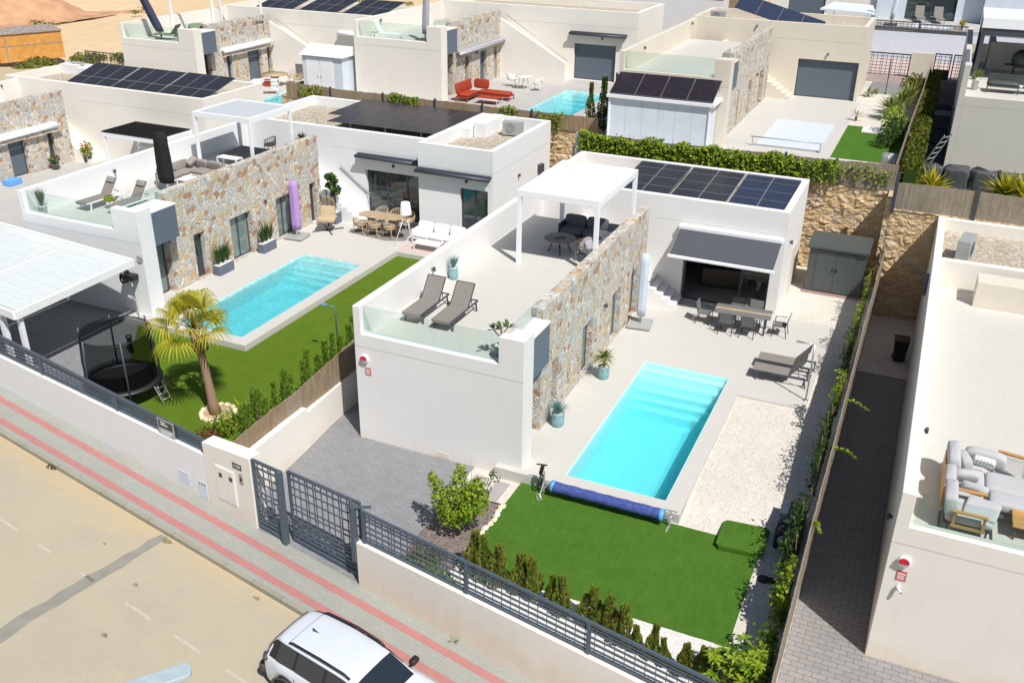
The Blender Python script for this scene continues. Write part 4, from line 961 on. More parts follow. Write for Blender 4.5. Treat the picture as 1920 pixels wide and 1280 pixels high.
dc = thing('drain_cover', 'black round manhole cover on the shaded white gravel', 'drain cover', (12.72, -1.43, -.36)); b = MB(); b.lathe([(.16, 0), (.16, .02), (.0, .022)], 20); b.lathe([(.13, 0), (.13, .018), (.0, .019)], 20, (.17, .02, 0)); b.build('lid', 'black', dc)
# rolled pool cover
rl = thing('pool_cover_roller', 'long rolled blue bubble cover at the street end of the central pool', 'pool cover roller', (0, 0, 0))
A0, A1 = Vector((6.58, -.42, .02)), Vector((9.80, -.42, .02)); b = MB(); vs = []; n = 22; r5 = random.Random(5); m_ = 40
for i in range(m_+1):
    u = i/m_; c = A0.lerp(A1, u)+Vector((0, .03*(u-.5), 0)); r = .155+.006*math.sin(u*40)+.004*r5.random()-(.03 if i in (0, m_) else 0)-.018*math.exp(-((u-.47)/.008)**2)
    for k in range(n): a = 2*PI*k/n; vs.append((c.x, c.y+r*math.cos(a), c.z+r*math.sin(a)))
b.add(vs, [(i*n+k, i*n+(k+1) % n, (i+1)*n+(k+1) % n, (i+1)*n+k) for i in range(m_) for k in range(n)]+[tuple(range(n))[::-1], tuple(m_*n+k for k in range(n))], True); b.build('rolled_cover', 'bluep', rl)
for x in (6.62, 9.76):
    b = MB(); b.tube([(x-.06, -.42, .02), (x+.06, -.42, .02)], .172, 18); b.build('end_strap', 'lblue', rl)
b = MB(); b.tube([(6.3, -.42, .02), (6.6, -.42, .02)], .025, 8); b.tube([(9.8, -.42, .02), (10.1, -.42, .02)], .025, 8); b.build('axle', 'steel', rl)
b = MB(); b.bar((10.0, -.42, .22), (10.0, -.42, -.3), .03); b.bar((9.98, -.7, -.28), (9.98, -.1, -.28), .04); b.bar((9.84, -.42, .22), (10.18, -.42, .24), .03); b.build('stand', 'gmetal', rl)
b = MB(); b.bar((6.34, -.42, .45), (6.34, -.42, -.26), .035); b.bar((6.34, -.42, .1), (6.34, -.75, -.25), .03); b.bar((6.34, -.42, .1), (6.34, -.12, -.2), .03); b.build('stand', 'gmetal', rl)
def wheel(c, r, ax, mat, par, hub='black'):
    b = MB(); ax = Vector(ax).normalized(); u = ax.cross(Vector((0, 0, 1))); u = u.normalized() if u.length > .1 else Vector((1, 0, 0)); v = ax.cross(u); c = Vector(c)
    b.tube([c+(u*math.cos(2*PI*k/20)+v*math.sin(2*PI*k/20))*r for k in range(21)], r*.14, 6, False)
    for k in range(4): a = k*PI/4; b.tube([c-(u*math.cos(a)+v*math.sin(a))*r, c+(u*math.cos(a)+v*math.sin(a))*r], r*.05, 5)
    return b.build('wheel', mat, par)
wheel((6.24, -.42, .12), .17, (1, 0, 0), 'black', rl); wheel((6.34, -.78, -.2), .10, (.6, 1, 0), 'wmetal', rl); wheel((6.22, -.12, -.17), .11, (1, 0, .2), 'dark', rl)
b = MB(); b.pillow((6.26, -.42, .48), (.10, .12, .34), (0, .2, 0), 4); b.bar((6.1, -.42, .62), (6.42, -.42, .66), .03); b.build('crank_handle', 'black', rl)
# ---- alarms, signs
def alarm(label, loc, s=1.0):
    t = thing('alarm_siren', label, 'alarm siren', loc); b = MB()
    b.x = Matrix.Rotation(R_(90), 4, 'X'); b.lathe([(.16*s, 0), (.16*s, .05*s), (.12*s, .09*s), (0.001, .10*s)], 6); b.x = None; b.build('housing', 'wmetal', t)
    b = MB(); b.x = Matrix.Rotation(R_(90), 4, 'X'); b.prism([(.11*s*math.cos(R_(a)), .02*s+.10*s*math.sin(R_(a))) for a in range(-20, 201, 20)], .06*s, .115*s); b.x = None; b.build('red_lens', 'redp', t)
alarm('red and white alarm siren on the street wall of the central villa', (.34, -.002, 2.47)); alarm('red and white alarm siren on the street wall of the right villa', (RX+.36, RY-.002, 1.64), 1.05); alarm('red and white alarm siren on the street wall of the left villa', (LX+.14, LY-.002, LZ+2.3), .95)
def text(par, s, loc, size, mat, rot=(90, 0, 0), ext=.001, ax='CENTER'):
    cu = bpy.data.curves.new('t', 'FONT'); cu.body = s; cu.size = size; cu.extrude = ext; cu.align_x = ax; cu.align_y = 'CENTER'
    to = bpy.data.objects.new('t', cu); COL.objects.link(to); dg = bpy.context.evaluated_depsgraph_get(); me = bpy.data.meshes.new_from_object(to.evaluated_get(dg)); bpy.data.objects.remove(to)
    o = bpy.data.objects.new('lettering', me); COL.objects.link(o); me.materials.clear(); me.materials.append(M[mat]); o.location = loc; o.rotation_euler = tuple(R_(a) for a in rot); o.parent = par; return o
for nm, lc, sz in (('small red alarm notice under the siren of the central villa', (.42, -.006, 2.05), .2), ('small red alarm notice under the siren of the right villa', (RX+.37, RY-.006, 1.22), .22)):
    t = thing('alarm_notice', nm, 'sign', lc); b = MB(); b.box(-sz/2, -.004, -sz*.62, sz/2, .004, sz*.62); b.build('plate', 'sign', t)
    b = MB()
    for k in range(4): b.box(-sz*.36, -.0065, sz*(-.42+k*.14), sz*(.36-(k%2)*.08), -.0042, sz*(-.36+k*.14))
    b.build('print', 'lampw', t)
    b = MB(); b.box(-sz*.4, -.0065, sz*.2, sz*.4, -.0042, sz*.34); b.build('heading', 'lampw', t)
cmr = thing('security_camera', 'small white camera below the red notice on the right villa', 'security camera', (RX+.36, RY, .92)); b = MB(); b.tube([(0, 0, 0), (0, -.08, -.02)], .045, 10); b.tube([(0, -.07, -.02), (.07, -.15, -.05)], .035, 10); b.build('body', 'wmetal', cmr); b = MB(); b.lathe([(.02, 0), (.02, .02)], 8, (.08, -.16, -.06)); b.build('lens', 'black', cmr)
# ================================================================== LEFT VILLA THINGS
lt = LZ+3.05
def W_(x, y, z=0): return (LX+x, LY+y, LZ+z)
a1_ = lounger('lounge_bed', 'taupe sling lounger with headrest on the left villa terrace, by its white parapet', W_(1.55, 1.5, 3.05), -4, 'loungers on the left villa terrace', 'sling', 'wmetal', 54, 1.95, 'cush')
dup(a1_, W_(3.0, 1.65, 3.05), -4, 'taupe sling lounger with headrest on the left villa terrace, nearer the stone wall')
p = pot('potted_grass', 'grey pot with a spiky upright plant behind the left villa glass', W_(.45, .6, 3.05), 'gmetal', .17, .32)
b = MB(); spiky(b, (0, 0, .3), 110, .75, .03, rr, .4, .6, -.05); b.build('foliage', 'pot', p)
p = pot('side_table_plant', 'small white stand with a green leafy plant between the left villa loungers', W_(2.35, 2.2, 3.05), 'wmetal', .16, .35)
b = MB(); cloud(b, (0, 0, .45), (.22, .22, .14), 120, .12, rr, .2); b.build('foliage', 'citrus', p)
closed_umbrella('closed parasol in a black cover on the left villa terrace', W_(2.75, 5.0, 3.05), 0, 'blackfab', h=2.55, w_=.30, tilt=(.0, 0), postmat='wmetal', base=False)
pergola('pergola', 'white louvred pergola on the left villa terrace, over dark striped bench', W_(1.29, 8.6, 3.05), 0, 3.17, 3.05, 2.55, 'louvre', pw=.13)
sf = thing('corner_sofa', 'white-framed corner sofa with plump taupe cushions on the left villa terrace', 'sofa', W_(1.75, 5.4, 3.05))
b = MB(); b.box(0, 0, .24, .7, 2.1, .29); b.box(.7, 1.4, .24, 2.2, 2.1, .29)
for x, y in ((0, 0), (.66, 0), (0, 2.06), (2.16, 2.06), (2.16, 1.4)): b.box(x, y, 0, x+.04, y+.04, .6)
for k in range(4): b.box(0, 0, .34+k*.07, .03, 2.1, .37+k*.07); b.box(.04, 2.07, .34+k*.07, 2.16, 2.1, .37+k*.07)
b.build('frame', 'wmetal', sf)
for c, s_ in (((.37, .5, .38), (.66, .95, .18)), ((.37, 1.45, .38), (.66, .95, .18)), ((1.05, 1.72, .38), (.7, .66, .18)), ((1.75, 1.72, .38), (.7, .66, .18))): b = MB(); b.pillow(c, s_); b.build('seat_cushion', 'cush', sf)
for c, s_, r_ in (((.12, .5, .62), (.2, .9, .38), (0, -.2, 0)), ((.12, 1.4, .62), (.2, .9, .38), (0, -.2, 0)), ((.8, 1.98, .62), (.75, .2, .4), (.2, 0, 0)), ((1.6, 1.98, .62), (.75, .2, .4), (.2, 0, 0)), ((.5, 1.75, .72), (.3, .5, .3), (.5, .4, 0))): b = MB(); b.pillow(c, s_, r_); b.build('back_cushion', 'cush', sf)
b = MB()
for x, y in ((0, 0), (.7, 0), (0, .7), (.7, .7)): b.box(x, y, 0, x+.04, y+.04, .36)
b.box(0, 0, .36, .74, .74, .39); t = thing('coffee_table', 'low white coffee table in front of the taupe corner sofa on the left terrace', 'coffee table', W_(2.7, 5.6, 3.05)); b.build('table_frame', 'wmetal', t)
st = thing('slatted_bench', 'dark slatted daybed under the left villa pergola', 'daybed', W_(1.7, 9.4, 3.05)); b = MB()
for k in range(12): b.box(0, k*.16, .42, 2.0, k*.16+.10, .45)
b.build('slats', 'woodg', st); b = MB(); b.box(0, 0, .30, .06, 1.9, .41); b.box(1.94, 0, .30, 2.0, 1.9, .41); b.box(.06, .02, .30, 1.94, .06, .41); b.build('frame', 'dark', st)
for x, y in ((0, 0), (1.94, 0), (0, 1.84), (1.94, 1.84)): b = MB(); b.box(x, y, 0, x+.06, y+.06, .30); b.build('leg', 'dark', st)
st = thing('console_table', 'white narrow table with potted greenery behind the stone wall on the left terrace', 'table', W_(2.9, 8.0, 3.05)); b = MB(); b.box(0, 0, .78, 1.1, .45, .82); b.build('tabletop', 'wmetal', st)
for x, y in ((0, 0), (1.04, 0), (0, .39), (1.04, .39)): b = MB(); b.box(x, y, 0, x+.06, y+.06, .78); b.build('leg', 'wmetal', st)
c1_ = dchair('rope_chair', 'beige rope chair under the back of the left villa pergola', W_(2.75, 12.0, 3.05), 150, 'beige rope chairs on the left terrace', 'rope', 'rope', 'rope')
dup(c1_, W_(4.2, 12.4, 3.05), 200, 'beige rope chair half hidden behind the top of the left stone wall')
p = pot('potted_agave', 'green agave standing at the stair end of the left villa terrace', W_(4.5, 12.2, 3.6), 'gmetal', .15, .3); b = MB(); spiky(b, (0, 0, .3), 50, .45, .06, rr, .8, .0, -.1); b.build('foliage', 'pot', p)
def cassette(label, x0, x1, y, z, loc, mat='dark', out=.38):
    t = thing('awning', label, 'awning', loc, 0, 'retracted awnings'); b = MB()
    b.box(x0, y-.20, z-.14, x1, y-.001, z+.0); b.build('cassette', mat, t, .04, 2)
    b = MB(); b.tube([(x0, y-out+.06, z-.13), (x1, y-out+.06, z-.13)], .085, 10); b.build('front_bar', mat, t)
    b = MB(); b.hexa([(x0+.05, y-out+.06, z-.14), (x1-.05, y-out+.06, z-.14), (x1-.05, y-.1, z-.07), (x0+.05, y-.1, z-.07)], [(x0+.05, y-out+.06, z-.11), (x1-.05, y-out+.06, z-.11), (x1-.05, y-.1, z-.04), (x0+.05, y-.1, z-.04)]); b.build('fabric', 'awn' if mat == 'dark' else 'wmetal', t)
cassette('retracted dark awning over the wide glass door of the left villa', 6.65, 10.3, 13.7, 3.22, (LX, LY, LZ)); cassette('retracted dark awning on the white box annexe of the left villa', 10.5, 14.25, 12.7, 3.25, (LX, LY, LZ))
closed_umbrella('closed cantilever parasol in a lilac cover, against the left stone wall', W_(5.72, 9.6, 0), 5, 'purple', h=2.75, w_=.20, postmat='wmetal')
for k, (loc, lab) in enumerate(((W_(5.50, 4.7, 0), 'slate trough with spiky plants beside the narrow window of the left villa'), (W_(5.50, 7.65, 0), 'slate trough with spiky plants between the two sliding windows of the left villa'))):
    p = pot('trough_planter', lab, loc, 'navy', h=.42, square=(.36, .92)); b = MB()
    for y in (-.28, 0, .28): spiky(b, (0, y, .42), 45, .95, .04, rr, .45, .55, -.1)
    b.build('foliage', 'pot', p)
p = pot('potted_fig', 'tall potted fig tree in a slate cube by the left villa stairs', W_(6.05, 12.2, 0), 'navy', h=.55, square=(.5, .5))
b = MB()
for k in range(4): a = k*1.6; b.tube([(.06*math.cos(a), .06*math.sin(a), .5), (.15*math.cos(a), .15*math.sin(a), 1.5), (.22*math.cos(a), .22*math.sin(a), 2.1)], .022, 5)
b.build('stem', 'trunk', p); b = MB(); 
for c in ((.1, 0, 2.1), (-.2, .1, 1.8), (.25, -.1, 1.75), (0, .2, 1.5), (.05, -.2, 2.35)): cloud(b, c, (.26, .26, .22), 42, .24, rr, .3, .75)
b.build('foliage', 'pot', p)
sw = thing('hanging_chair', 'woven egg-shaped hanging chair with beige cushion beside the lilac parasol', 'hanging chair', W_(6.45, 11.0, 0), 20)
b = MB(); b.tube([(-.1, .55, .04), (-.12, .75, 1.0), (-.1, .6, 1.75), (0, .1, 1.98)], .03, 8)
for a in (0, 1.57, 3.14, 4.71): b.tube([(0, .1, .04), (.75*math.cos(a+.5), .1+.75*math.sin(a+.5), .04)], .025, 6)
b.build('stand', 'dark', sw)
b = MB()
for k in range(12):
    a = PI*.15+k*(PI*.7)/11+0
    b.tube([(.42*math.cos(a)*math.sin(th), .1+.38*math.sin(a)*math.sin(th), 1.05-.62*math.cos(th)) for th in [PI*j/10 for j in range(11)]], .012, 4)
for z in (.6, .8, 1.0, 1.25, 1.45):
    th = math.acos(max(-1, min(1, (1.05-z)/.62))); b.tube([(.42*math.cos(PI*.15+q*PI*.7/8)*math.sin(th), .1+.38*math.sin(PI*.15+q*PI*.7/8)*math.sin(th), z) for q in range(9)], .012, 4)
b.build('basket', 'rope', sw); b = MB(); b.pillow((0, .02, .62), (.85, .75, .24)); b.pillow((0, .3, .9), (.7, .2, .5), (-.3, 0, 0)); b.build('cushion', 'rope', sw)
rg_ = thing('outdoor_rug', 'taupe outdoor rug under the oval table of the left villa', 'rug', W_(0, 0, .004)); b = MB(); b.add([(7.35, 11.3, 0), (9.6, 11.05, 0), (10.4, 11.4, 0), (10.0, 13.2, 0), (7.7, 13.1, 0)], [(0, 1, 2, 3, 4)]); b.build('weave', 'sling', rg_)
rg_ = thing('outdoor_rug', 'pale rug below the white sofa of the left villa', 'rug', W_(0, 0, .003)); b = MB(); b.sheet([(10.7, 10.25), (14.6, 10.25), (14.6, 12.3), (10.7, 12.3)], 0); b.build('weave', 'pink', rg_)
tb = thing('oval_table', 'oval pale wooden dining table on a rug at the left villa', 'dining table', W_(8.72, 12.25, 0), 3)
b = MB(); b.prism([((.95+.25)*math.copysign(abs(math.cos(a))**.6, math.cos(a)), .48*math.copysign(abs(math.sin(a))**.8, math.sin(a))) for a in [2*PI*k/36 for k in range(36)]], .71, .75); b.build('tabletop', 'wood', tb, .01, 2)
for x in (-.6, .6): b = MB(); b.lathe([(.26, 0), (.16, .35), (.2, .71)], 16, (x, 0, 0)); b.build('leg', 'wood', tb)
for k, (x, y, r, l) in enumerate(((7.95, 11.5, 5, 'on the pool side of the oval table, nearest the stone wall'), (8.75, 11.5, 0, 'in the middle of the pool side of the oval table'), (9.5, 11.6, -5, 'on the pool side of the oval table, nearest the white sofa'),
                     (8.2, 13.05, 180, 'behind the oval table by the glass door, nearest the stairs'), (8.95, 13.1, 180, 'in the middle behind the oval table, against the glass door'), (9.75, 12.95, 170, 'behind the oval table, closest to the floor lamp'))):
    dup(c1_, W_(x, y, 0), r, 'beige rope chair '+l, 'beige rope chairs round the oval table')
sf = thing('sofa', 'long white sofa with four back cushions in front of the white annexe', 'sofa', W_(10.75, 11.45, 0), 0)
b = MB(); b.box(0, 0, .18, 3.3, .8, .24); b.box(0, .76, .24, 3.3, .8, .7)
for x in (0, 3.26): b.box(x, 0, 0, x+.04, .8, .6)
b.build('frame', 'wmetal', sf)
for k in range(4):
    b = MB(); b.pillow((.42+k*.82, .38, .33), (.80, .76, .2)); b.build('seat_cushion', 'cushw', sf); b = MB(); b.pillow((.42+k*.82, .68, .62), (.78, .18, .46), (-.15, 0, 0)); b.build('back_cushion', 'cushw', sf)
t = thing('coffee_table', 'low white slab coffee table in front of the long white sofa', 'coffee table', W_(11.3, 10.6, 0)); b = MB(); b.box(0, 0, .30, 1.25, .55, .35); b.build('tabletop', 'wmetal', t)
for x, y in ((.02, .02), (1.19, .02), (.02, .49), (1.19, .49)): b = MB(); b.box(x, y, 0, x+.04, y+.04, .3); b.build('leg', 'wmetal', t)
t = thing('floor_lamp', 'white outdoor floor lamp with conical shade beside the long white sofa', 'floor lamp', W_(10.55, 11.35, 0)); b = MB(); b.tube([(-.25, -.7, 0), (0, 0, 1.45)], .018, 6); b.tube([(.25, .05, 0), (0, 0, 1.45)], .018, 6); b.tube([(-.2, .3, 0), (0, 0, 1.45)], .018, 6); b.build('stand', 'wmetal', t)
b = MB(); b.lathe([(.27, 1.35), (.2, 1.9), (.18, 1.9), (.25, 1.36)], 20, cap=False); b.lathe([(.0, 1.88), (.2, 1.89)], 20, cap=False); b.build('lamp_shade', 'lampw', t)
# carport
cp = thing('carport', 'large white carport with translucent roof panels at the street side of the left villa', 'carport', (0, 0, 0))
a = Vector((-10.78, 2.30, 2.82)); q = Vector((-10.90, -2.66, 2.72)); w0_ = Vector((-20.5, 3.32, 2.82)); w1_ = Vector((-20.9, -1.1, 2.72))
def cpt(u, v, dz=0): p = (a.lerp(w0_, u)).lerp(q.lerp(w1_, u), v); return Vector((p.x, p.y, p.z+dz))
b = MB(); b.bar(cpt(0, 0), cpt(0, 1), .12, .26); b.bar(cpt(0, 1), cpt(1, 1), .12, .26); b.bar(cpt(0, 0), cpt(1, 0), .12, .22); b.bar(cpt(.33, .02, .03), cpt(.33, .98, .03), .12, .16); b.bar(cpt(.66, .02, .03), cpt(.66, .98, .03), .12, .16); b.build('roof_frame', 'wmetal', cp)
b = MB()
for seg in range(3):
    for k in range(8):
        u0, u1 = seg*.33+.012, seg*.33+.322; v0, v1 = .025+k*.119, .025+k*.119+.1185
        c = [cpt(u0, v0, .10), cpt(u0, v1, .10), cpt(u1, v1, .10), cpt(u1, v0, .10)]; b.hexa([p_-Vector((0, 0, .03)) for p_ in c], c)
fix(b.build('roof_panels', 'cpanel', cp))
b = MB()
for seg in range(3):
    for k in range(9): u0, u1 = seg*.33+.012, seg*.33+.322; b.bar(cpt(u0, .025+k*.119, .115), cpt(u1, .025+k*.119, .115), .035, .03)
b.build('panel_seams', 'cpanel', cp)
for u, v in ((.10, .975), (.9, .975), (.9, .03)): p_ = cpt(u, v); b = MB(); b.box(p_.x-.08, p_.y-.08, 0, p_.x+.08, p_.y+.08, p_.z-.13); b.build('post', 'wmetal', cp)
p_ = cpt(.005, .97); b = MB(); b.box(p_.x-.14, p_.y+.0, 0, p_.x+.0, p_.y+.14, p_.z-.13); b.build('post', 'wmetal', cp)
hr = thing('hose_reel', 'black hose reel mounted on the left villa wall under the carport corner', 'hose reel', (LX+5.1, LY-.25, LZ+1.55)); wheel((0, 0, 0), .26, (1, .2, 0), 'black', hr); wheel((.1, 0, 0), .22, (1, .2, 0), 'black', hr); b = MB(); b.box(-.06, -.1, -.1, .5, .2, .1); b.build('bracket', 'black', hr)
b = MB(); b.tube([(.35, -.05, 0), (.5, -.1, -1.1), (.55, -.15, -1.7)], .02, 6); b.build('pipe', 'gmetal', hr)
hr = thing('wall_fitting', 'round steel shower ring on the left villa corner pier', 'wall fitting', (LX+5.8, LY-.05, LZ+2.3)); wheel((0, 0, 0), .12, (0, 1, 0), 'gmetal', hr)
# trampoline
tr = thing('trampoline', 'round black trampoline with a safety net on the left lawn', 'trampoline', (-7.95, -1.55, 0)); RAD = 1.18
b = MB(); b.tube([(RAD*math.cos(2*PI*k/32), RAD*math.sin(2*PI*k/32), .62) for k in range(33)], .04, 8, False); b.build('frame', 'dark', tr)
b = MB(); b.lathe([(RAD-.24, .63), (RAD-.22, .665), (RAD+.03, .665), (RAD+.05, .60)], 40, cap=False); b.build('safety_pad', 'black', tr)
b = MB(); b.lathe([(0.001, .58), (RAD-.22, .62)], 40, cap=False); b.build('jumping_mat', 'blackfab', tr)
b = MB(); b.lathe([(RAD-.12, .65), (RAD-.12, 1.6), (RAD-.08, 2.35)], 40, cap=False); b.build('safety_net', 'net', tr)
b = MB(); b.tube([((RAD-.08)*math.cos(2*PI*k/32), (RAD-.08)*math.sin(2*PI*k/32), 2.35-.08*abs(math.sin(3*PI*k/32))) for k in range(33)], .018, 5, False); b.build('net_rim', 'black', tr)
for k in range(6):
    t_ = 2*PI*k/6+.4; c_, s_ = math.cos(t_), math.sin(t_); b = MB(); b.tube([(RAD*1.02*c_, RAD*1.02*s_, .1), (RAD*1.05*c_, RAD*1.05*s_, 1.2), ((RAD-.02)*c_, (RAD-.02)*s_, 2.42)], .03, 8); b.build('net_pole', 'dark', tr)
for k in range(3):
    t0_ = 2*PI*k/3+.2; P = [(RAD*math.cos(t0_), RAD*math.sin(t0_), .6), (RAD*1.08*math.cos(t0_), RAD*1.08*math.sin(t0_), .03), (RAD*1.08*math.cos(t0_+.8), RAD*1.08*math.sin(t0_+.8), .03), (RAD*math.cos(t0_+.8), RAD*math.sin(t0_+.8), .6)]; b = MB(); b.tube(P, .025, 6); b.build('leg', 'gmetal', tr)
ld = thing('trampoline_ladder', 'little metal ladder leaning on the trampoline towards the palm', 'ladder', (-7.95+RAD, -1.3, 0), -10); b = MB()
for s in (-.16, .16): b.tube([(0, s, .65), (.45, s, 0)], .018, 6)
for k in range(3): b.tube([(.1+k*.12, -.16, .48-k*.16), (.1+k*.12, .16, .48-k*.16)], .018, 6)
b.build('rungs', 'gmetal', ld)
bl = thing('ball', 'small lilac ball at the foot of the trampoline net', 'ball', (-8.45, -2.9, .14)); b = MB(); b.lathe([(.14*math.sin(PI*k/10)+.0001, -.14*math.cos(PI*k/10)) for k in range(11)], 16, cap=False); b.build('skin', 'purple', bl)
bo = thing('garden_bollard', 'dark cylindrical bollard light on the carport paving near the trampoline', 'bollard light', (-10.1, .9, .01)); b = MB(); b.lathe([(.09, 0), (.09, .55), (.11, .56), (.11, .66), (.0, .68)], 14); b.build('post', 'dark', bo)
# ================================================================== RIGHT TERRACE SOFA
rt = RZ+3.05
s1 = thing('modular_sofa', 'pale grey cushioned sofa with teak frame and charcoal deck on the right villa terrace', 'sofa', (RX, RY, RZ+3.05))
def S(x, y): return x, y
b = MB(); b.box(.98, 1.15, .10, 1.85, 3.2, .17); b.box(1.85, 1.35, .10, 3.4, 3.0, .165); b.build('platform', 'dark', s1, .03, 2)
b = MB(); b.box(.88, 1.3, .10, .95, 3.1, .62); b.build('teak_back', 'teak', s1, .01, 2)
for c, s_ in (((1.38, 2.35, .33), (.82, .95, .26)), ((1.38, 1.75, .32), (.8, .8, .24)), ((2.35, 2.45, .32), (1.1, .85, .26)), ((2.45, 1.72, .33), (1.15, .55, .26))): b = MB(); b.pillow(c, s_, (0, 0, 0), 6, 4.5); b.build('seat_cushion', 'cushg', s1)
for c, s_, r_ in (((1.06, 2.75, .66), (.3, .95, .56), (0, -.2, .06)), ((1.75, 3.05, .62), (.95, .28, .5), (.25, 0, -.1)), ((1.30, 2.72, .62), (.26, .5, .45), (.1, -.3, .4)), ((1.02, 1.8, .62), (.26, .75, .5), (0, -.2, 0)), ((1.35, 2.05, .60), (.55, .22, .4), (.4, 0, .2)), ((1.55, 1.72, .55), (.6, .2, .4), (1.0, 0, -.2))): b = MB(); b.pillow(c, s_, r_, 6, 3.2); b.build('back_cushion', 'cushg', s1)
M['strp'] = m_stripe('striped_cushion', (.78, .78, .76), (.45, .50, .53), 14, 'X', .7, .9)
b = MB(); b.pillow((1.72, 2.78, .66), (.5, .16, .42), (.7, 0, -.15)); b.build('scatter_cushion', 'strp', s1)
s2 = thing('lounge_armchair', 'pale grey armchair with square teak arm at the glass edge of the right villa terrace', 'armchair', (RX+.95, RY+.40, RZ+3.05))
b = MB(); b.tube([(0, 0, .03), (.95, 0, .03), (1.05, .08, .03), (1.05, .75, .03), (.95, .85, .03), (0, .85, .03), (-.05, .75, .03), (-.05, .08, .03), (0, 0, .03)], .022, 6); b.bar((.1, .05, .03), (.1, .05, .28), .04); b.bar((.9, .05, .03), (.9, .05, .28), .04); b.bar((.1, .8, .03), (.1, .8, .28), .04); b.bar((.9, .8, .03), (.9, .8, .28), .04); b.box(.0, .02, .24, .98, .84, .28); b.build('base', 'dark', s2)
b = MB(); b.pillow((.52, .43, .40), (1.0, .85, .24), (0, 0, 0), 6, 4.5); b.build('seat_cushion', 'cushg', s2); b = MB(); b.pillow((.10, .45, .68), (.28, .85, .6), (0, -.18, 0)); b.build('back_cushion', 'cushg', s2)
b = MB(); b.pillow((.75, .45, .56), (.7, .7, .12), (.1, 0, -.2)); b.build('throw_cushion', 'cushg', s2)
for y in (-.06, .90):
    b = MB(); b.bar((.2, y, .30), (.2, y, .66), .035, .06); b.bar((.8, y, .30), (.8, y, .66), .035, .06); b.bar((.15, y, .67), (.85, y, .67), .10, .03); b.bar((.15, y, .30), (.85, y, .30), .06, .05); b.build('teak_arm', 'teak', s2)
s3 = s1; b = MB(); b.x = Matrix.Translation((2.05, 3.55, 0)); b.bar((0, 0, .62), (.7, -.12, .62), .10, .05); b.build('arm_top_rail', 'teak', s3); b = MB(); b.x = Matrix.Translation((2.05, 3.55, 0)); b.bar((.03, 0, 0), (.03, 0, .6), .05); b.bar((.67, -.12, 0), (.67, -.12, .6), .05)
for k in range(9): b.bar((.08, -.01, .12+k*.05), (.64, -.115, .12+k*.05), .012)
b.build('arm_slats', 'gmetal', s3)
for x, y, sx_, sy_, nm in ((2.35, .75, 1.9, .85, 'large teak coffee table at the glass edge of the right terrace'), (3.12, 1.95, .9, .75, 'teak side table at the far right edge beside the grey chaise')):
    t = thing('teak_table', nm, 'coffee table', (RX+x, RY+y, RZ+3.05)); b = MB(); b.box(0, 0, .34, sx_, sy_, .39); b.build('tabletop', 'teak', t, .02, 2)
    b = MB()
    for k in range(8): b.bar((.08, .1+k*.08, .2), (sx_-.08, .1+k*.08, .2), .015)
    b.build('shelf', 'dark', t)
    for cx, cy in ((.08, .08), (sx_-.12, .08), (.08, sy_-.12), (sx_-.12, sy_-.12)): b = MB(); b.tube([(cx, cy, 0), (cx, cy, .34)], .025, 8); b.build('leg', 'dark', t)
def acunit(label, loc, rz=0, s=1.0):
    t = thing('air_conditioner', label, 'air conditioner', loc, rz, 'rooftop air conditioners'); b = MB(); b.box(-.45*s, -.17*s, .06, .45*s, .17*s, .66*s); b.build('casing', 'gmetal', t, .02, 2)
    b = MB(); b.x = Matrix.Rotation(R_(90), 4, 'X')
    for r in (.08, .15, .22): b.tube([(r*s*math.cos(2*PI*k/20)-.1, .36*s+r*s*math.sin(2*PI*k/20), .175*s) for k in range(21)], .008, 4, False)
    b.x = None; b.build('fan_grille', 'dark', t); 
    for fx in (-.4, .3): b = MB(); b.box(fx*s, -.15*s, 0, (fx+.1)*s, .15*s, .06); b.build('foot', 'dark', t)
acunit('pale green-grey air conditioner on the gravel roof of the right villa', (RX+1.05, RY+17.6, RZ+3.62), 80, 1.35); acunit('beige air conditioner on the gravel roof of the white annexe', (LX+12.9, LY+18.0, LZ+3.75), 5, 1.1)
acunit('small air conditioner on the roof of the far-left villa', (-35.9, 24.0, 3.9), 0, 1.0); acunit('small louvred air conditioner on the roof of the pale rear villa', (GX+1.2, GY+15.6, GZ+3.78), 0, 1.0)
bn = thing('wheelie_bin', 'black wheelie bin in the shaded alley beside the right villa', 'waste bin', (14.93, 15.0, -1.28), 5); b = MB(); b.hexa([(-.2, -.22, .05), (.2, -.22, .05), (.2, .2, .05), (-.2, .2, .05)], [(-.26, -.3, .9), (.26, -.3, .9), (.26, .26, .9), (-.26, .26, .9)]); b.build('body', 'black', bn, .02, 2); b = MB(); b.box(-.28, -.33, .9, .28, .3, .96); b.build('lid', 'black', bn, .02, 2)
for x in (-.24, .2): b = MB(); b.tube([(x, .22, .09), (x+.04, .22, .09)], .09, 12); b.build('wheel', 'tyre', bn)
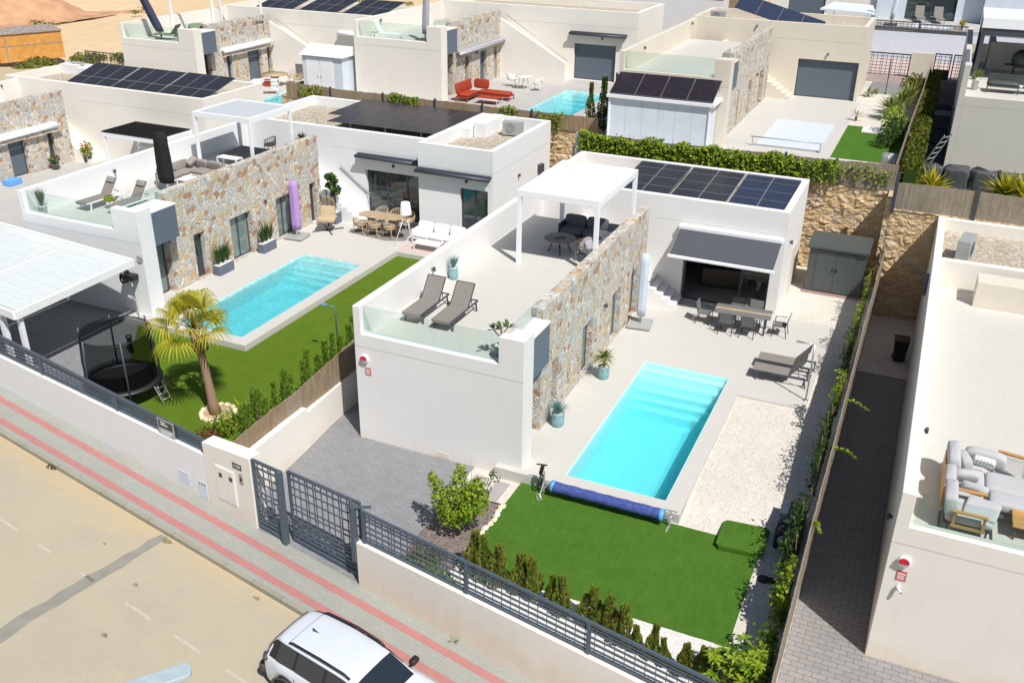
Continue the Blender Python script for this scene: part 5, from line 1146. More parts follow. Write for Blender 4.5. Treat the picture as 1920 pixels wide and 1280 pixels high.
# ================================================================== SOLAR PANELS
def solar_array(label, O, ux, uy, nx, ny, pw, ph, mat, group=None, gaps=(), frame='pframe', legs=True, name='solar_array', ex=(), fw=.018):
    """panels of pw x ph starting at O along unit vectors ux (row) and uy (column)"""
    t = thing(name, label, 'solar panels', (0, 0, 0), 0, group); O = Vector(O); ux = Vector(ux).normalized(); uy = Vector(uy).normalized(); nn = ux.cross(uy).normalized()
    if nn.z < 0: nn = -nn
    t.location = O
    for j in range(ny):
        for i in range(nx):
            if (i, j) in ex: continue
            g = sum(.05 for k in gaps if i >= k)
            p = ux*(i*pw+g)+uy*(j*ph); f = fw
            me_ = MB(); a = [p+ux*.008+uy*.008, p+ux*(pw-.008)+uy*.008, p+ux*(pw-.008)+uy*(ph-.008), p+ux*.008+uy*(ph-.008)]
            me_.hexa([q-nn*.03 for q in a], a); o = me_.build('solar_panel', frame, t)
            me_ = MB(); a = [p+ux*(.008+f)+uy*(.008+f), p+ux*(pw-.008-f)+uy*(.008+f), p+ux*(pw-.008-f)+uy*(ph-.008-f), p+ux*(.008+f)+uy*(ph-.008-f)]
            me_.add([q+nn*.004 for q in a], [(0, 1, 2, 3)]); me_.build('cells', mat, o)
    if legs:
        b = MB()
        for i in range(0, nx+1, 2):
            for j in (0.15, ny-.15):
                q = ux*min(i*pw, nx*pw-.05)+uy*(j*ph); z = (O+q).z; 
                b.bar(q-nn*.03, (q.x, q.y, q.z-.35), .04)
        b.build('mounting_rail', 'gmetal', t)
    return t
# central: 3 blocks of 2 x 4 panels
for k, lab in enumerate(('block of eight solar panels on the central roof, partly behind the white pergola', 'middle block of eight solar panels on the central roof', 'bluest block of eight solar panels at the gravel-side end of the central roof')):
    solar_array(lab, (2.95+k*2.34, 15.02, 3.98), (1, 0, 0), (0, 1, .055), 2, 4, 1.13, 1.07, 'solarblue' if k == 2 else 'solar', 'solar panel blocks on the central roof', legs=True)
solar_array('big flat sheet of black solar panels on the left villa roof', (LX+3.35, LY+14.95, LZ+4.22), (1, 0, 0), (0, 1, .02), 7, 4, 1.0, 1.18, 'solarb', legs=True, ex=((0, 0),), frame='pframeb', fw=.014)
for (x, y, lab) in ((-32.1, 20.0, 'tilted row of solar panels on the far-left roof, the one nearest the stone wall'), (-28.6, 20.05, 'middle tilted row of solar panels on the far-left roof'), (-25.1, 20.1, 'tilted row of solar panels on the far-left roof, the one above the white louvred pergola')):
    solar_array(lab, (x-.7, y-.1, 4.02), (.28, 1, .06), (1, -.10, -.12), 2, 3, 1.35, 1.05, 'solarb', 'tilted solar rows on the far-left roof', frame='gmetal') if False else solar_array(lab, (x-1.35, y+.05, 3.88), (1.0, -.02, -.0), (.34, 1, .46), 3, 2, 1.16, 1.42, 'solar', 'tilted solar rows on the far-left roof')
for (x, lab) in ((EX+2.6, 'tilted solar panels on the upper-left roof, the row nearest the navy parasol'), (EX+6.3, 'tilted solar panels on the upper-left roof, the middle row'), (EX+9.9, 'tilted solar panels on the upper-left roof, the row nearest the grey parasol')):
    solar_array(lab, (x-.6, EY+10.9, EZ+4.1), (1, 0, 0), (.30, 1, .34), 3, 2, 1.06, 1.25, 'solar', 'tilted solar rows on the upper-left roof')
solar_array('raised blue lean-to of solar panels on the roof of the pale rear villa', (GX+2.2, GY+15.3, GZ+4.75), (1, .0, -.26), (0, 1, .25), 4, 1, 1.35, 2.4, 'solarblue', legs=False, frame='navyfab')
for k in range(7):
    pass
t = thing('white_shed', 'white garden cabin topped with black solar panels in front of the pale rear villa', 'garden cabin', (GX, GY, GZ))
b = MB(); b.box(.15, -1.55, 0, 5.0, -.12, 2.2); b.build('body', 'cover', t)
b = MB(); b.box(.0, -1.72, 2.2, 5.25, -.02, 2.36); b.box(.08, -1.62, 0, .17, -1.53, 2.2); b.box(4.98, -1.62, 0, 5.08, -1.53, 2.2); b.build('roof_edge', 'wmetal', t, .01, 1)
b = MB()
for k in range(1, 6): b.box(.15+k*.81, -1.556, .05, .158+k*.81, -1.5505, 2.15)
b.build('panel_seams', 'gmetal', t)
solar_array('four black solar panels on top of the white garden cabin', (GX+.12, GY-1.68, GZ+2.42), (1, 0, .0), (0, 1, .48), 4, 1, 1.26, 1.72, 'solarb', frame='pframeb', fw=.014)
t = thing('white_shed', 'small white pitched-roof cabin with double door beside the red-sofa rear villa', 'garden cabin', (FX-3.0, FY-.9, FZ))
b = MB(); b.box(0, 0, 0, 2.7, 2.2, 2.15); b.build('body', 'cover', t)
b = MB(); b.add([(-.12, -.15, 2.15), (2.85, -.15, 2.15), (2.85, 2.3, 2.15), (-.12, 2.3, 2.15), (-.12, 1.1, 2.62), (2.85, 1.1, 2.62)], [(0, 1, 5, 4), (2, 3, 4, 5), (0, 4, 3), (1, 2, 5), (3, 2, 1, 0)]); b.build('roof', 'wmetal', t)
for x in (.25, 1.2):
    b = MB(); b.box(x, -.03, .05, x+.9, -.001, 2.0); d = b.build('door', 'wmetal', t, .01, 1); b = MB(); b.box(x+.78 if x < 1 else x+.05, -.07, 1.0, x+.84 if x < 1 else x+.11, -.031, 1.05); b.build('handle', 'gmetal', d)
# ================================================================== STREET FRONT
def wtop(s): return (.52-.028*(s-4)) if s > 4 else (1.06-.022*(s+1.3))
def street_wall(label, s0, s1, t0=-4.83, th=.25, cap='cream', mat='cream'):
    t = thing('boundary_wall', label, 'boundary wall', (0, 0, 0), 0, 'low walls along the pavement'); b = MB()
    n = max(1, int((s1-s0)/3))
    for k in range(n):
        a, c = s0+(s1-s0)*k/n, s0+(s1-s0)*(k+1)/n
        P = [sp(a, t0), sp(c, t0), sp(c, t0+th), sp(a, t0+th)]
        b.hexa([Vector((p.x, p.y, p.z-.4)) for p in P], [Vector((P[0].x, P[0].y, wtop(a+1e-6))), Vector((P[1].x, P[1].y, wtop(c))), Vector((P[2].x, P[2].y, wtop(c))), Vector((P[3].x, P[3].y, wtop(a+1e-6)))])
    fix(b.build('masonry', mat, t)); return t
street_wall('cream street wall below the slate railing, beside the central lawn and white car', 4.18, 17.2)
street_wall('whitewashed street wall in front of the left garden with the trampoline', -24, -1.30, mat='white')
def railing(label, s0, s1, h0, h1, posts, t0=-4.70, lattice=None):
    t = thing('railing', label, 'railing', (0, 0, 0), 0, 'slate railings on the street walls')
    def P(s, z, dt=0): p = sp(s, t0+dt); return Vector((p.x, p.y, z))
    def zb(s): return wtop(s)+.03
    def zt_(s): return wtop(s)+h0+(h1-h0)*(s-s0)/(s1-s0)
    def zz(s, u): return zb(s)+(zt_(s)-zb(s))*u
    b = MB(); b.bar(P(s0, zt_(s0)), P(s1, zt_(s1)), .06, .07); b.build('top_rail', 'rail', t)
    b = MB(); b.bar(P(s0, zb(s0)+.03), P(s1, zb(s1)+.03), .05, .06); b.build('bottom_rail', 'rail', t)
    b = MB()
    for u in (.18, .36, .54, .74, .86): b.bar(P(s0, zz(s0, u)), P(s1, zz(s1, u)), .035 if u not in (.36, .74) else .045, .035)
    b.build('cross_bars', 'rail', t)
    b = MB(); s = s0+.12; r = random.Random(4); k = 0
    while s < s1-.05:
        if not any(abs(s-p) < .07 for p in posts): b.bar(P(s, zz(s, .03), .03), P(s, zz(s, .97), .03), .020 if 4.3 < s < 7.4 else .014, .014)
        k += 1; s += (.09 if (k % 5 in (0, 1)) else .20) if 4.3 < s < 7.4 else .24
    b.build('pickets', 'rail', t)
    for p in posts: b = MB(); b.bar(P(p, wtop(p)-.02, -.01), P(p, zt_(p)+.02, -.01), .08, .08, up=SU); b.build('post', 'rail', t)
    return t
railing('slate railing with square lattice along the central lawn, right of the sliding gate', 4.30, 17.0, .93, .80, [4.36, 7.45, 10.68, 13.85, 16.9])
railing('slate railing of horizontal bars in front of the trampoline', -23.8, -1.34, .80+.35, .40, [-1.45, -5.15, -8.82, -12.4, -16, -19.6, -23.2])
t = thing('gate_pillar', 'cream meter-box pillar with house number plate beside the pedestrian gate', 'gate pillar', (0, 0, 0)); b = MB()
P = [sp(-1.29, -4.84), sp(.56, -4.84), sp(.56, -4.42), sp(-1.29, -4.42)]; b.hexa([Vector((p.x, p.y, p.z-.4)) for p in P], [Vector((p.x, p.y, 1.63-(.12 if i in (0, 3) else 0))) for i, p in enumerate(P)]); fix(b.build('masonry', 'cream', t, .01, 1))
def onwall(s0, s1, z0, z1, d, name, mat, par, bev=0):
    b = MB(); P = [sp(s0, -4.84-d), sp(s1, -4.84-d), sp(s1, -4.835), sp(s0, -4.835)]; b.hexa([Vector((p.x, p.y, z0)) for p in P], [Vector((p.x, p.y, z1)) for p in P]); return fix(b.build(name, mat, par, bev, 1))
bx = onwall(-.86, -.10, -.17, .97, .012, 'meter_cabinet', 'wmetal', t)
onwall(-.82, -.14, .42, .93, .022, 'cabinet_door', 'cream', t); onwall(-.82, -.14, -.13, .40, .022, 'cabinet_door', 'cream', t)
for s in (-.72, -.32): onwall(s, s+.13, .62, .76, .028, 'meter_window', 'trim', t)
onwall(-.12, .22, 1.13, 1.30, .012, 'number_plate', 'trim', t); onwall(.10, .25, .72, 1.02, .03, 'intercom', 'steel', t, .02); onwall(.14, .21, .80, .92, .036, 'intercom_panel', 'black', t)
pp = sp(.05, -4.855); text(t, '21000', (pp.x, pp.y, 1.215), .11, 'cream', (90, 0, -9.2))
t = thing('street_hatch', 'pale square service hatch on the whitewashed street wall', 'service hatch', (0, 0, 0)); 
def onwall2(s0, s1, z0, z1, d, name, mat, par):
    b = MB(); P = [sp(s0, -4.83-d), sp(s1, -4.83-d), sp(s1, -4.825), sp(s0, -4.825)]; b.hexa([Vector((p.x, p.y, z0)) for p in P], [Vector((p.x, p.y, z1)) for p in P]); return fix(b.build(name, mat, par))
onwall2(-2.55, -2.08, -.25, .17, .008, 'hatch_door', 'gmetal' if 0 else 'cover', t)
t = thing('street_hatch', 'narrow service hatch with three small round vents next to the meter-box pillar', 'service hatch', (0, 0, 0)); onwall2(-1.72, -1.36, -.42, .12, .008, 'hatch_door', 'cover', t)
for k in range(3):
    p = sp(-1.64+k*.10, -4.84); b = MB(); b.tube([(p.x, p.y, .03-k*.0), (p.x+SN.x*-.008, p.y-.008, .03)], .022, 8); b.build('vent', 'trim', t)
t = thing('for_sale_sign', 'small grey and lilac notice board tied to the railing at its pillar end', 'sign', (0, 0, 0))
def onrail(s0, s1, z0, z1, d, name, mat):
    b = MB(); P = [sp(s0, -4.78-d), sp(s1, -4.78-d), sp(s1, -4.78), sp(s0, -4.78)]; dz = .0; b.hexa([Vector((p.x, p.y, z0)) for p in P], [Vector((p.x, p.y, z1)) for p in P]); return fix(b.build(name, mat, t))
onrail(-3.2, -2.5, 1.08, 1.62, .012, 'board', 'gmetal'); onrail(-3.15, -2.55, 1.34, 1.58, .018, 'upper_panel', 'trim'); onrail(-3.15, -2.55, 1.10, 1.31, .018, 'lower_panel', 'greyfab')
for k in range(3): onrail(-3.08, -2.68+.05*k, 1.14+.055*k, 1.16+.055*k, .022, 'print_line', 'lampw')
onrail(-3.05, -2.75, 1.44, 1.47, .022, 'print_line', 'lampw'); onrail(-3.05, -2.85, 1.51, 1.54, .022, 'print_line', 'lampw')
# gates
def gate(label, s0, s1, ztop, t0, name, cat='gate'):
    t = thing(name, label, cat, (0, 0, 0))
    def P(s, z, dt=0): p = sp(s, t0+dt); return Vector((p.x, p.y, z))
    def zb(s): p = sp(s, t0); return p.z+.07
    H = lambda s, u: zb(s)+(ztop-zb(s))*u
    b = MB(); w2 = .07
    b.bar(P(s0, zb(s0)), P(s0, ztop+.03), w2, .06, up=SU); b.bar(P(s1, zb(s1)), P(s1, ztop+.03), w2, .06, up=SU); b.bar(P(s0, ztop), P(s1, ztop), .06, .08); b.bar(P(s0, zb(s0)+.03), P(s1, zb(s1)+.03), .06, .09); b.build('frame', 'rail', t)
    b = MB()
    for u in (.09, .15, .21, .27, .33, .48, .55, .69, .80, .91): b.bar(P(s0, H(s0, u)), P(s1, H(s1, u)), .03, .05 if u in (.33, .54, .66, .79, .91) or u < .28 else .03)
    b.build('horizontal_bars', 'rail', t)
    b = MB(); s = s0+.14; k = 0
    while s < s1-.06:
        b.bar(P(s, H(s, .03), .02), P(s, H(s, .97), .02), .022, .022); k += 1; s += (.08 if k % 7 in (3, 5) else .20)
    b.build('vertical_bars', 'rail', t)
    b = MB()
    q = s0+.3
    b = MB(); b.bar(P(s0+.02, H(s0, .11), .05), P(s1-.02, H(s1, .11), .05), .01, H(s0, .36)-H(s0, .02)) if False else None
    return t
g1 = gate('narrow slate pedestrian gate next to the cream meter-box pillar', .60, 1.50, 1.58, -4.76, 'pedestrian_gate')
b = MB(); p = sp(1.40, -4.86); b.tube([(p.x, p.y, .35), (p.x-.02, p.y-.05, .35), (p.x-.14, p.y-.03, .35)], .018, 6); b.build('handle', 'dark', g1)
g2_ = gate('wide slate sliding driveway gate with square lattice', 1.74, 4.15, 1.55, -4.60, 'sliding_gate')
b = MB(); p = sp(1.60, -4.80); b.bar((p.x, p.y, p.z-.05), (p.x, p.y, 1.62), .16, .14, up=SU); t = thing('gate_post', 'square slate post between the pedestrian gate and the sliding gate', 'gate post', (0, 0, 0)); b.build('post', 'rail', t, .006, 1)
t = thing('gate_post', 'square slate post with roller arm where the sliding gate meets the street wall', 'gate post', (0, 0, 0)); b = MB(); p = sp(4.10, -4.80); b.bar((p.x, p.y, wtop(4.2)-.6), (p.x, p.y, 1.60), .14, .12, up=SU); b.build('post', 'rail', t, .006, 1)
b = MB(); a, c = sp(4.02, -4.95, 1.58), sp(4.45, -4.50, 1.50); b.bar(a, c, .05); b.bar(sp(3.98, -4.7, 1.64), sp(4.2, -4.95, 1.64), .05); b.build('roller_arm', 'rail', t)
# party wall between the left and central plots, with reed screen
def party(label, pts, z0, ztops, th, mat, name='boundary_wall', cat='boundary wall'):
    b = MB()
    for i in range(len(pts)-1):
        (xa, ya), (xb, yb_) = pts[i], pts[i+1]; za, zb_ = ztops[i] if isinstance(ztops[i], tuple) else (ztops[i], ztops[i])
        b.hexa([(xa, ya, z0), (xb, yb_, z0), (xb-th, yb_, z0), (xa-th, ya, z0)], [(xa, ya, za), (xb, yb_, zb_), (xb-th, yb_, zb_), (xa-th, ya, za)])
    return tag(fix(b.build(name, mat)), label, cat)
party('low cream party wall beside the grey paved driveway, stepping up towards the street', [(-1.02, -4.42), (-1.12, -1.1), (-1.26, 1.0), (-1.35, 16)], -.7, [(1.0, .98), (.80, .80), (.80, .80)], .2, 'cream')
def reed(label, pts, z0s, z1s, mat='reed', group='reed screens'):
    b = MB(); r = random.Random(int(abs(pts[0][0])*7)+len(pts))
    for i in range(len(pts)-1):
        a, c = Vector(pts[i]), Vector(pts[i+1]); L_ = (c-a).length; n = max(1, int(L_/.10)); d = (c-a).normalized(); nn = Vector((-d.y, d.x))
        vs = []
        for k in range(n+1):
            u = k/n; q = a+(c-a)*u; z0 = z0s[i]+(z0s[i+1]-z0s[i])*u; z1 = z1s[i]+(z1s[i+1]-z1s[i])*u+r.uniform(-.02, .02)+.02*math.sin(k*.11); o = nn*(.003*math.sin(k*.37)+r.uniform(-.006, .006))
            vs += [(q.x+o.x, q.y+o.y, z0), (q.x+o.x, q.y+o.y, z1), (q.x+o.x-nn.x*.03, q.y+o.y-nn.y*.03, z0), (q.x+o.x-nn.x*.03, q.y+o.y-nn.y*.03, z1)]
        fs = []
        for k in range(n): j = 4*k; fs += [(j, j+4, j+5, j+1), (j+2, j+3, j+7, j+6), (j+1, j+5, j+7, j+3)]
        fs += [(0, 1, 3, 2), (4*n, 4*n+2, 4*n+3, 4*n+1)]
        b.add(vs, fs)
    return tag(b.build('reed_screen', mat), label, 'reed screen', group)
reed('brown reed screen above the cream party wall, beside the driveway', [(-1.30, -4.35), (-1.32, -1.0), (-1.38, 2.0), (-1.40, 15.9)], [.9, .75, .75, .75], [1.50, 1.62, 1.86, 1.86])
# right-hand fence of the central plot
b = MB(); b.hexa([(13.46, -7.0, -2), (13.58, -7.0, -2), (13.58, 19.1, -2), (13.46, 19.1, -2)], [(13.46, -7.0, -.02), (13.58, -7.0, -.02), (13.58, 19.1, .32), (13.46, 19.1, .32)]); tag(fix(b.build('boundary_wall', 'cream')), 'low cream wall carrying the vine-covered reed screen along the shaded alley', 'boundary wall')
reed('weathered reed screen overgrown with vines between the central pool gravel and the alley', [(13.60, -7.0), (13.59, -2), (13.61, 4), (13.58, 10), (13.60, 19.1)], [-.2, -.15, -.05, 0, .1], [.85, 1.5, 1.85, 1.92, 1.85], 'reedg')
for k, (x, y) in enumerate(((13.60, -6.9), (13.6, 19.0))): pass
def post(name, label, x, y, z0, z1, w=.09, mat='dark', group='screen posts'):
    b = MB(); b.box(x-w/2, y-w/2, z0, x+w/2, y+w/2, z1); return tag(b.build(name, mat), label, 'fence post', group)
reed('reed screen above the quarry-stone wall, in front of the rear villa with the red sofa', [(-19.6, 23.72), (-10, 23.72), (-.8, 23.72)], [3.95, 3.95, 3.95], [4.78, 4.72, 4.72])
reed('weathered reed screen beneath the long leafy hedge, behind the central solar roof', [(-.70, 20.48), (6, 20.48), (13.5, 20.48)], [3.8, 3.8, 3.8], [4.72, 4.75, 4.92], 'reedg')
reed('weathered reed screen in front of the tarpaulin-covered furniture', [(13.62, 19.22), (24, 19.22)], [3.38, 3.38], [4.55, 4.6], 'reedg')
for x, lab in ((-16.6, 'dark fence post in the rear reed screen, behind the left solar roof corner'), (-13.2, 'dark fence post in the rear reed screen, below the white cabin'), (-10.0, 'dark fence post in the rear reed screen, below the middle of the blank villa wall'), (-7.2, 'dark fence post in the rear reed screen, below the red sofa'), (-4.4, 'dark fence post in the rear reed screen, below the rear pool')):
    post('fence_post', lab, x, 23.68, 3.9, 4.82)
post('fence_post', 'wide grey end post of the leafy hedge beside the orange stone patch', -.62, 20.40, 3.0, 4.75, .22, 'gmetal'); post('fence_post', 'grey post rising from the hedge in front of the closed white pool cover', 8.9, 20.42, 3.85, 4.95, .1, 'trim')
post('fence_post', 'dark fence post at the corner where the two rear retaining walls step', 13.56, 19.15, 3.3, 4.95, .14); post('fence_post', 'dark fence post in the reed screen left of the second yucca', 16.6, 19.15, 3.3, 4.72, .1)
reed('short reed panel standing crosswise by the rear round wooden table', [(-22.0, 33.0), (-20.5, 30.4)], [2.8, 2.8], [4.5, 4.5]); reed('reed screen above the far-left sliver of pool', [(-21.9, 31.5), (-19.6, 24.3)], [2.8, 3.0], [3.9, 4.6])
reed('crumpled reed screen along the rear hedge', [(13.35, 20.6), (13.42, 30), (13.55, 38), (13.6, 46)], [3.6, 3.6, 3.6, 3.6], [4.95, 5.0, 5.1, 5.3], 'reedg')
# ================================================================== PLANTS
def shrubcol(name, label, loc, h, r, group, mats=('thuja',), seed=0, n=520, size=.075, cat='shrub', lean=0):
    t = thing(name, label, cat, loc, 0, group); q = random.Random(seed)
    b = MB(); b.tube([(0, 0, 0), (lean*.3, 0, h*.5), (lean, 0, h*.85)], [r*.14, r*.1, r*.05], 6); b.build('stem', 'trunk', t)
    b = MB(); ax_ = [q.uniform(0, 6.28) for _ in range(5)]
    for k in range(n):
        u = q.random()**.85; a = q.uniform(0, 2*PI); rr_ = r*(math.sin(min(1, u*1.15+.18)*PI*.92)**.6)*(.72+.28*math.sin(3*a+ax_[0]+u*4))*(.7+.3*q.random())*(1-.14*u)
        p = Vector((rr_*math.cos(a)+lean*u, rr_*math.sin(a), .08+u*h)); d = Vector((.28*math.cos(a)+q.gauss(0, .2), .28*math.sin(a)+q.gauss(0, .2), 1)).normalized()
        s = d.cross(Vector((q.gauss(0, 1), q.gauss(0, 1), .1))).normalized(); L_ = size*q.uniform(.8, 1.7); w2 = size*.30
        b.add([p-d*L_*.5, p+s*w2, p+d*L_*.5, p-s*w2], [(0, 1, 2, 3)])
    b.build('foliage', mats[0], t); return t
hp_ = [(6.05, -4.35, 1.22, .26), (6.42, -4.42, 1.20, .28), (6.82, -4.50, 1.12, .30), (7.38, -4.50, 1.05, .26), (7.75, -4.56, 1.08, .28), (8.22, -4.66, .88, .17), (8.66, -4.80, 1.02, .24), (9.10, -4.78, .70, .15), (9.42, -4.84, 1.02, .24), (9.78, -4.96, 1.0, .28), (10.18, -5.12, 1.02, .27), (10.58, -5.22, .66, .15), (10.92, -5.26, .90, .18), (11.28, -5.34, .66, .14), (11.66, -5.42, .78, .20), (11.88, -5.45, .66, .13), (12.08, -5.42, .82, .20), (12.36, -5.50, .6, .14)]
desc = ['bushy reddish-green cypress shrub at the stone-edged end of the lawn hedge', 'tall cypress shrub second from the stone-edged end of the lawn hedge', 'broad brown-tipped cypress shrub before the first gap in the lawn hedge', 'cypress shrub just after the first gap in the lawn hedge', 'brown-tipped cypress shrub paired with its neighbour after the first hedge gap', 'slim cypress shrub standing between two white pebble patches', 'tall rusty-tipped cypress shrub in the middle of the lawn hedge', 'thin low cypress shrub in front of a bright pebble patch', 'dense cypress shrub opening the wide middle clump', 'widest cypress shrub of the middle clump', 'cypress shrub with drooping tip closing the middle clump', 'small cone-shaped cypress shrub right after the middle clump', 'pointed narrow cypress shrub standing taller than its small neighbours', 'slenderest cypress shrub on the open white pebbles', 'stout cypress shrub at the start of the last hedge trio', 'thin cypress shrub squeezed in the last hedge trio', 'square-topped cypress shrub in the last hedge trio', 'last little cypress shrub beside the glossy schefflera bush']
for k, (x, y, h, r) in enumerate(hp_): shrubcol('cypress_shrub', desc[k], (x, y, -.36), h*1.06, r*1.22, 'cypress shrubs along the lawn edge', ('cypress',), k+1, int(900+4200*r), .075, lean=.09*math.sin(k*2.7+1))
lc_ = ('fullest', 'second', 'third', 'fourth', 'fifth', 'sixth', 'seventh', 'eighth', 'ninth', 'tenth', 'eleventh', 'twelfth', 'thirteenth', 'fourteenth', 'fifteenth', 'sixteenth', 'seventeenth', 'eighteenth')
for k in range(18):
    u = k/17; y = -2.85+7.6*u+.1*math.sin(k*2.3); h = 1.75+.30*u+.22*math.sin(k*2.1); r0_ = (.46 if k < 3 else .30)+.06*math.sin(k*1.7)
    shrubcol('thuja_shrub', ('fullest thuja bush of the row behind the reed screen, next to the palm' if k == 0 else '%s thuja bush from the street in the row behind the driveway reed screen' % lc_[k]), (-1.95+.08*math.sin(k*3.3), y, 0), h, r0_, 'thuja bushes behind the driveway reed screen', ('thuja',), 40+k, int(500+2600*r0_), .085, lean=.1*math.sin(k*3.1))
def tree(name, label, loc, blobs, stems, mat, n, size, cat='tree', seed=1, group=None, shell=.35, asp=.65):
    t = thing(name, label, cat, loc, 0, group); q = random.Random(seed)
    b = MB()
    for s_ in stems: b.tube(*s_) if isinstance(s_, tuple) and len(s_) == 3 else b.tube(s_[0], s_[1], 6)
    b.build('trunk', 'trunk', t); b = MB(); tot = sum((c[1][0]*c[1][1]*c[1][2])**.67 for c in blobs)
    for c, rad in blobs: cloud(b, c, rad, int(n*(rad[0]*rad[1]*rad[2])**.67/tot), size, q, shell, asp)
    b.build('crown', mat, t); return t
tree('citrus_tree', 'bushy lemon tree with yellow-green upper shoots in the mulch bed', (4.92, -3.0, -.42), [((0, .1, 1.0), (.74, .7, .46)), ((-.05, .05, .65), (.56, .56, .3)), ((.42, .1, 1.1), (.5, .46, .38)), ((.0, .15, 1.5), (.34, .34, .36)), ((.02, .2, 1.9), (.19, .19, .30)), ((-.72, .15, 1.3), (.22, .22, .30)), ((-.8, .1, 1.58), (.13, .13, .22)), ((.38, .35, 1.45), (.3, .3, .25)), ((-.40, 0, 1.1), (.40, .38, .3))],
     [([(0, 0, 0), (.02, .02, .5), (0, .05, 1.2)], [.05, .045, .02], 7), ([(0, .02, .45), (-.3, .1, .9), (-.6, .12, 1.5)], [.035, .025, .012], 6), ([(0, .02, .5), (.3, .15, 1.2)], [.03, .012], 6)], 'citrus', 1900, .125, seed=5)
tree('rose_bush', 'thin reddish-green bush between the lemon tree and the stepping slabs', (5.0, -1.75, -.42), [((0, 0, .7), (.34, .34, .36)), ((.25, .3, 1.0), (.2, .2, .2)), ((-.15, -.2, .45), (.3, .3, .25))], [([(0, 0, 0), (.1, .1, .6), (.25, .3, 1.0)], [.015, .012, .006], 5), ([(0, 0, 0), (-.1, -.1, .6)], [.015, .006], 5)], 'pot', 330, .085, 'bush', 6)
t = thing('bamboo_stake', 'thin upright cane beside the rose bush', 'garden cane', (4.72, -1.75, -.42)); b = MB(); b.tube([(0, 0, 0), (0, 0, 1.9)], .008, 5); b.build('cane', 'gmetal', t)
tree('round_bush', 'low round yellow-green bush behind the lattice railing', (4.75, -4.55, -.47), [((0, 0, .30), (.48, .45, .34))], [([(0, 0, 0), (0, 0, .3)], [.03, .02], 6)], 'hedge', 1500, .06, 'bush', 7, shell=.7)
tree('garden_shrub', 'flowering yellow-orange shrub pressed against the railing', (5.3, -5.0, -.5), [((0, 0, .35), (.4, .3, .35)), ((.5, -.1, .3), (.3, .25, .3)), ((-.6, .05, .3), (.35, .25, .3))], [([(0, 0, 0), (0, 0, .3)], [.02, .01], 5)], 'citrus', 620, .09, 'shrub', 8)
tree('schefflera_bush', 'glossy yellow-green schefflera bush by the vine-covered corner of the railing', (12.75, -5.35, -.38), [((0, 0, .75), (.5, .42, .5)), ((.25, .1, .45), (.45, .4, .4)), ((-.15, .1, 1.15), (.2, .2, .2))], [([(0, 0, 0), (0, 0, .8)], [.04, .02], 6), ([(0, 0, 0), (.3, .1, .6)], [.03, .02], 6)], 'pot', 160, .16, 'bush', 9)
ob = [o for o in bpy.data.objects if o.name == 'schefflera_bush'][0]; b = MB(); q = random.Random(2)
for k in range(52):
    c = Vector((q.uniform(-.5, .6), q.uniform(-.4, .4), q.uniform(.35, 1.15)));
    for j in range(8): a = 2*PI*j/8+q.random(); leaf(b, c, (math.cos(a), math.sin(a), .35), .24, .075, -.35, fold=.1)
b.build('leaf_whorls', 'citrus', ob)
# stones edging the bed
q = random.Random(21)
edge = thing('stone_edging', 'line of pale rough stones between mulch bed and lawn', 'stone edging', (0, 0, 0))
for k in range(15):
    y = -4.5+k*.215; x = 5.56+.035*math.sin(k*1.3); b = MB(); rr_ = q.uniform(.09, .13); vs = []
    for j in range(7):
        ph = -PI/2+PI*j/6
        for i in range(9): a = 2*PI*i/9; f_ = rr_*(1+q.uniform(-.2, .2)); vs.append((f_*math.cos(ph)*math.cos(a)*.9, f_*math.cos(ph)*math.sin(a)*1.25, f_*math.sin(ph)*.8))
    b.x = Matrix.Translation((x, y, -.33)); b.add(vs, [(j*9+i, j*9+(i+1) % 9, (j+1)*9+(i+1) % 9, (j+1)*9+i) for j in range(6) for i in range(9)]); b.build('edging_stone', 'screw' if k % 3 else 'wpeb', edge)
# fan palm
pt = thing('fan_palm', 'yellow-green fan palm with ringed brown trunk on the left lawn', 'palm tree', (-4.55, -1.25, 0))
TOP = Vector((-.55, .15, 3.05)); b = MB(); TOP = Vector((-.52, .12, 2.75)); pr = [(-.0, 0, 0), (-.06, .0, .4), (-.18, .04, 1.2), (-.34, .1, 2.0), TOP]
b.tube(pr, [.21, .155, .125, .12, .15], 14); b.build('trunk', 'palmt', pt); q = random.Random(9)
b = MB()
for k in range(60):
    a = q.uniform(0, 6.28); z = q.uniform(2.0, 2.8); c = Vector((-.34-.2*(z-2.1), .12, z)); leaf(b, c+Vector((.15*math.cos(a), .15*math.sin(a), 0)), (math.cos(a)*.5, math.sin(a)*.5, .9), .3, .09, 0)
b.build('leaf_bases', 'palmt', pt)
b = MB(); st = MB(); C0 = TOP+Vector((0, 0, .1)); fans = []
for k in range(16):
    a = k*2.39996+q.uniform(-.2, .2); e = R_(80-k*5.6+q.uniform(-6, 6)); fans.append((a, e))
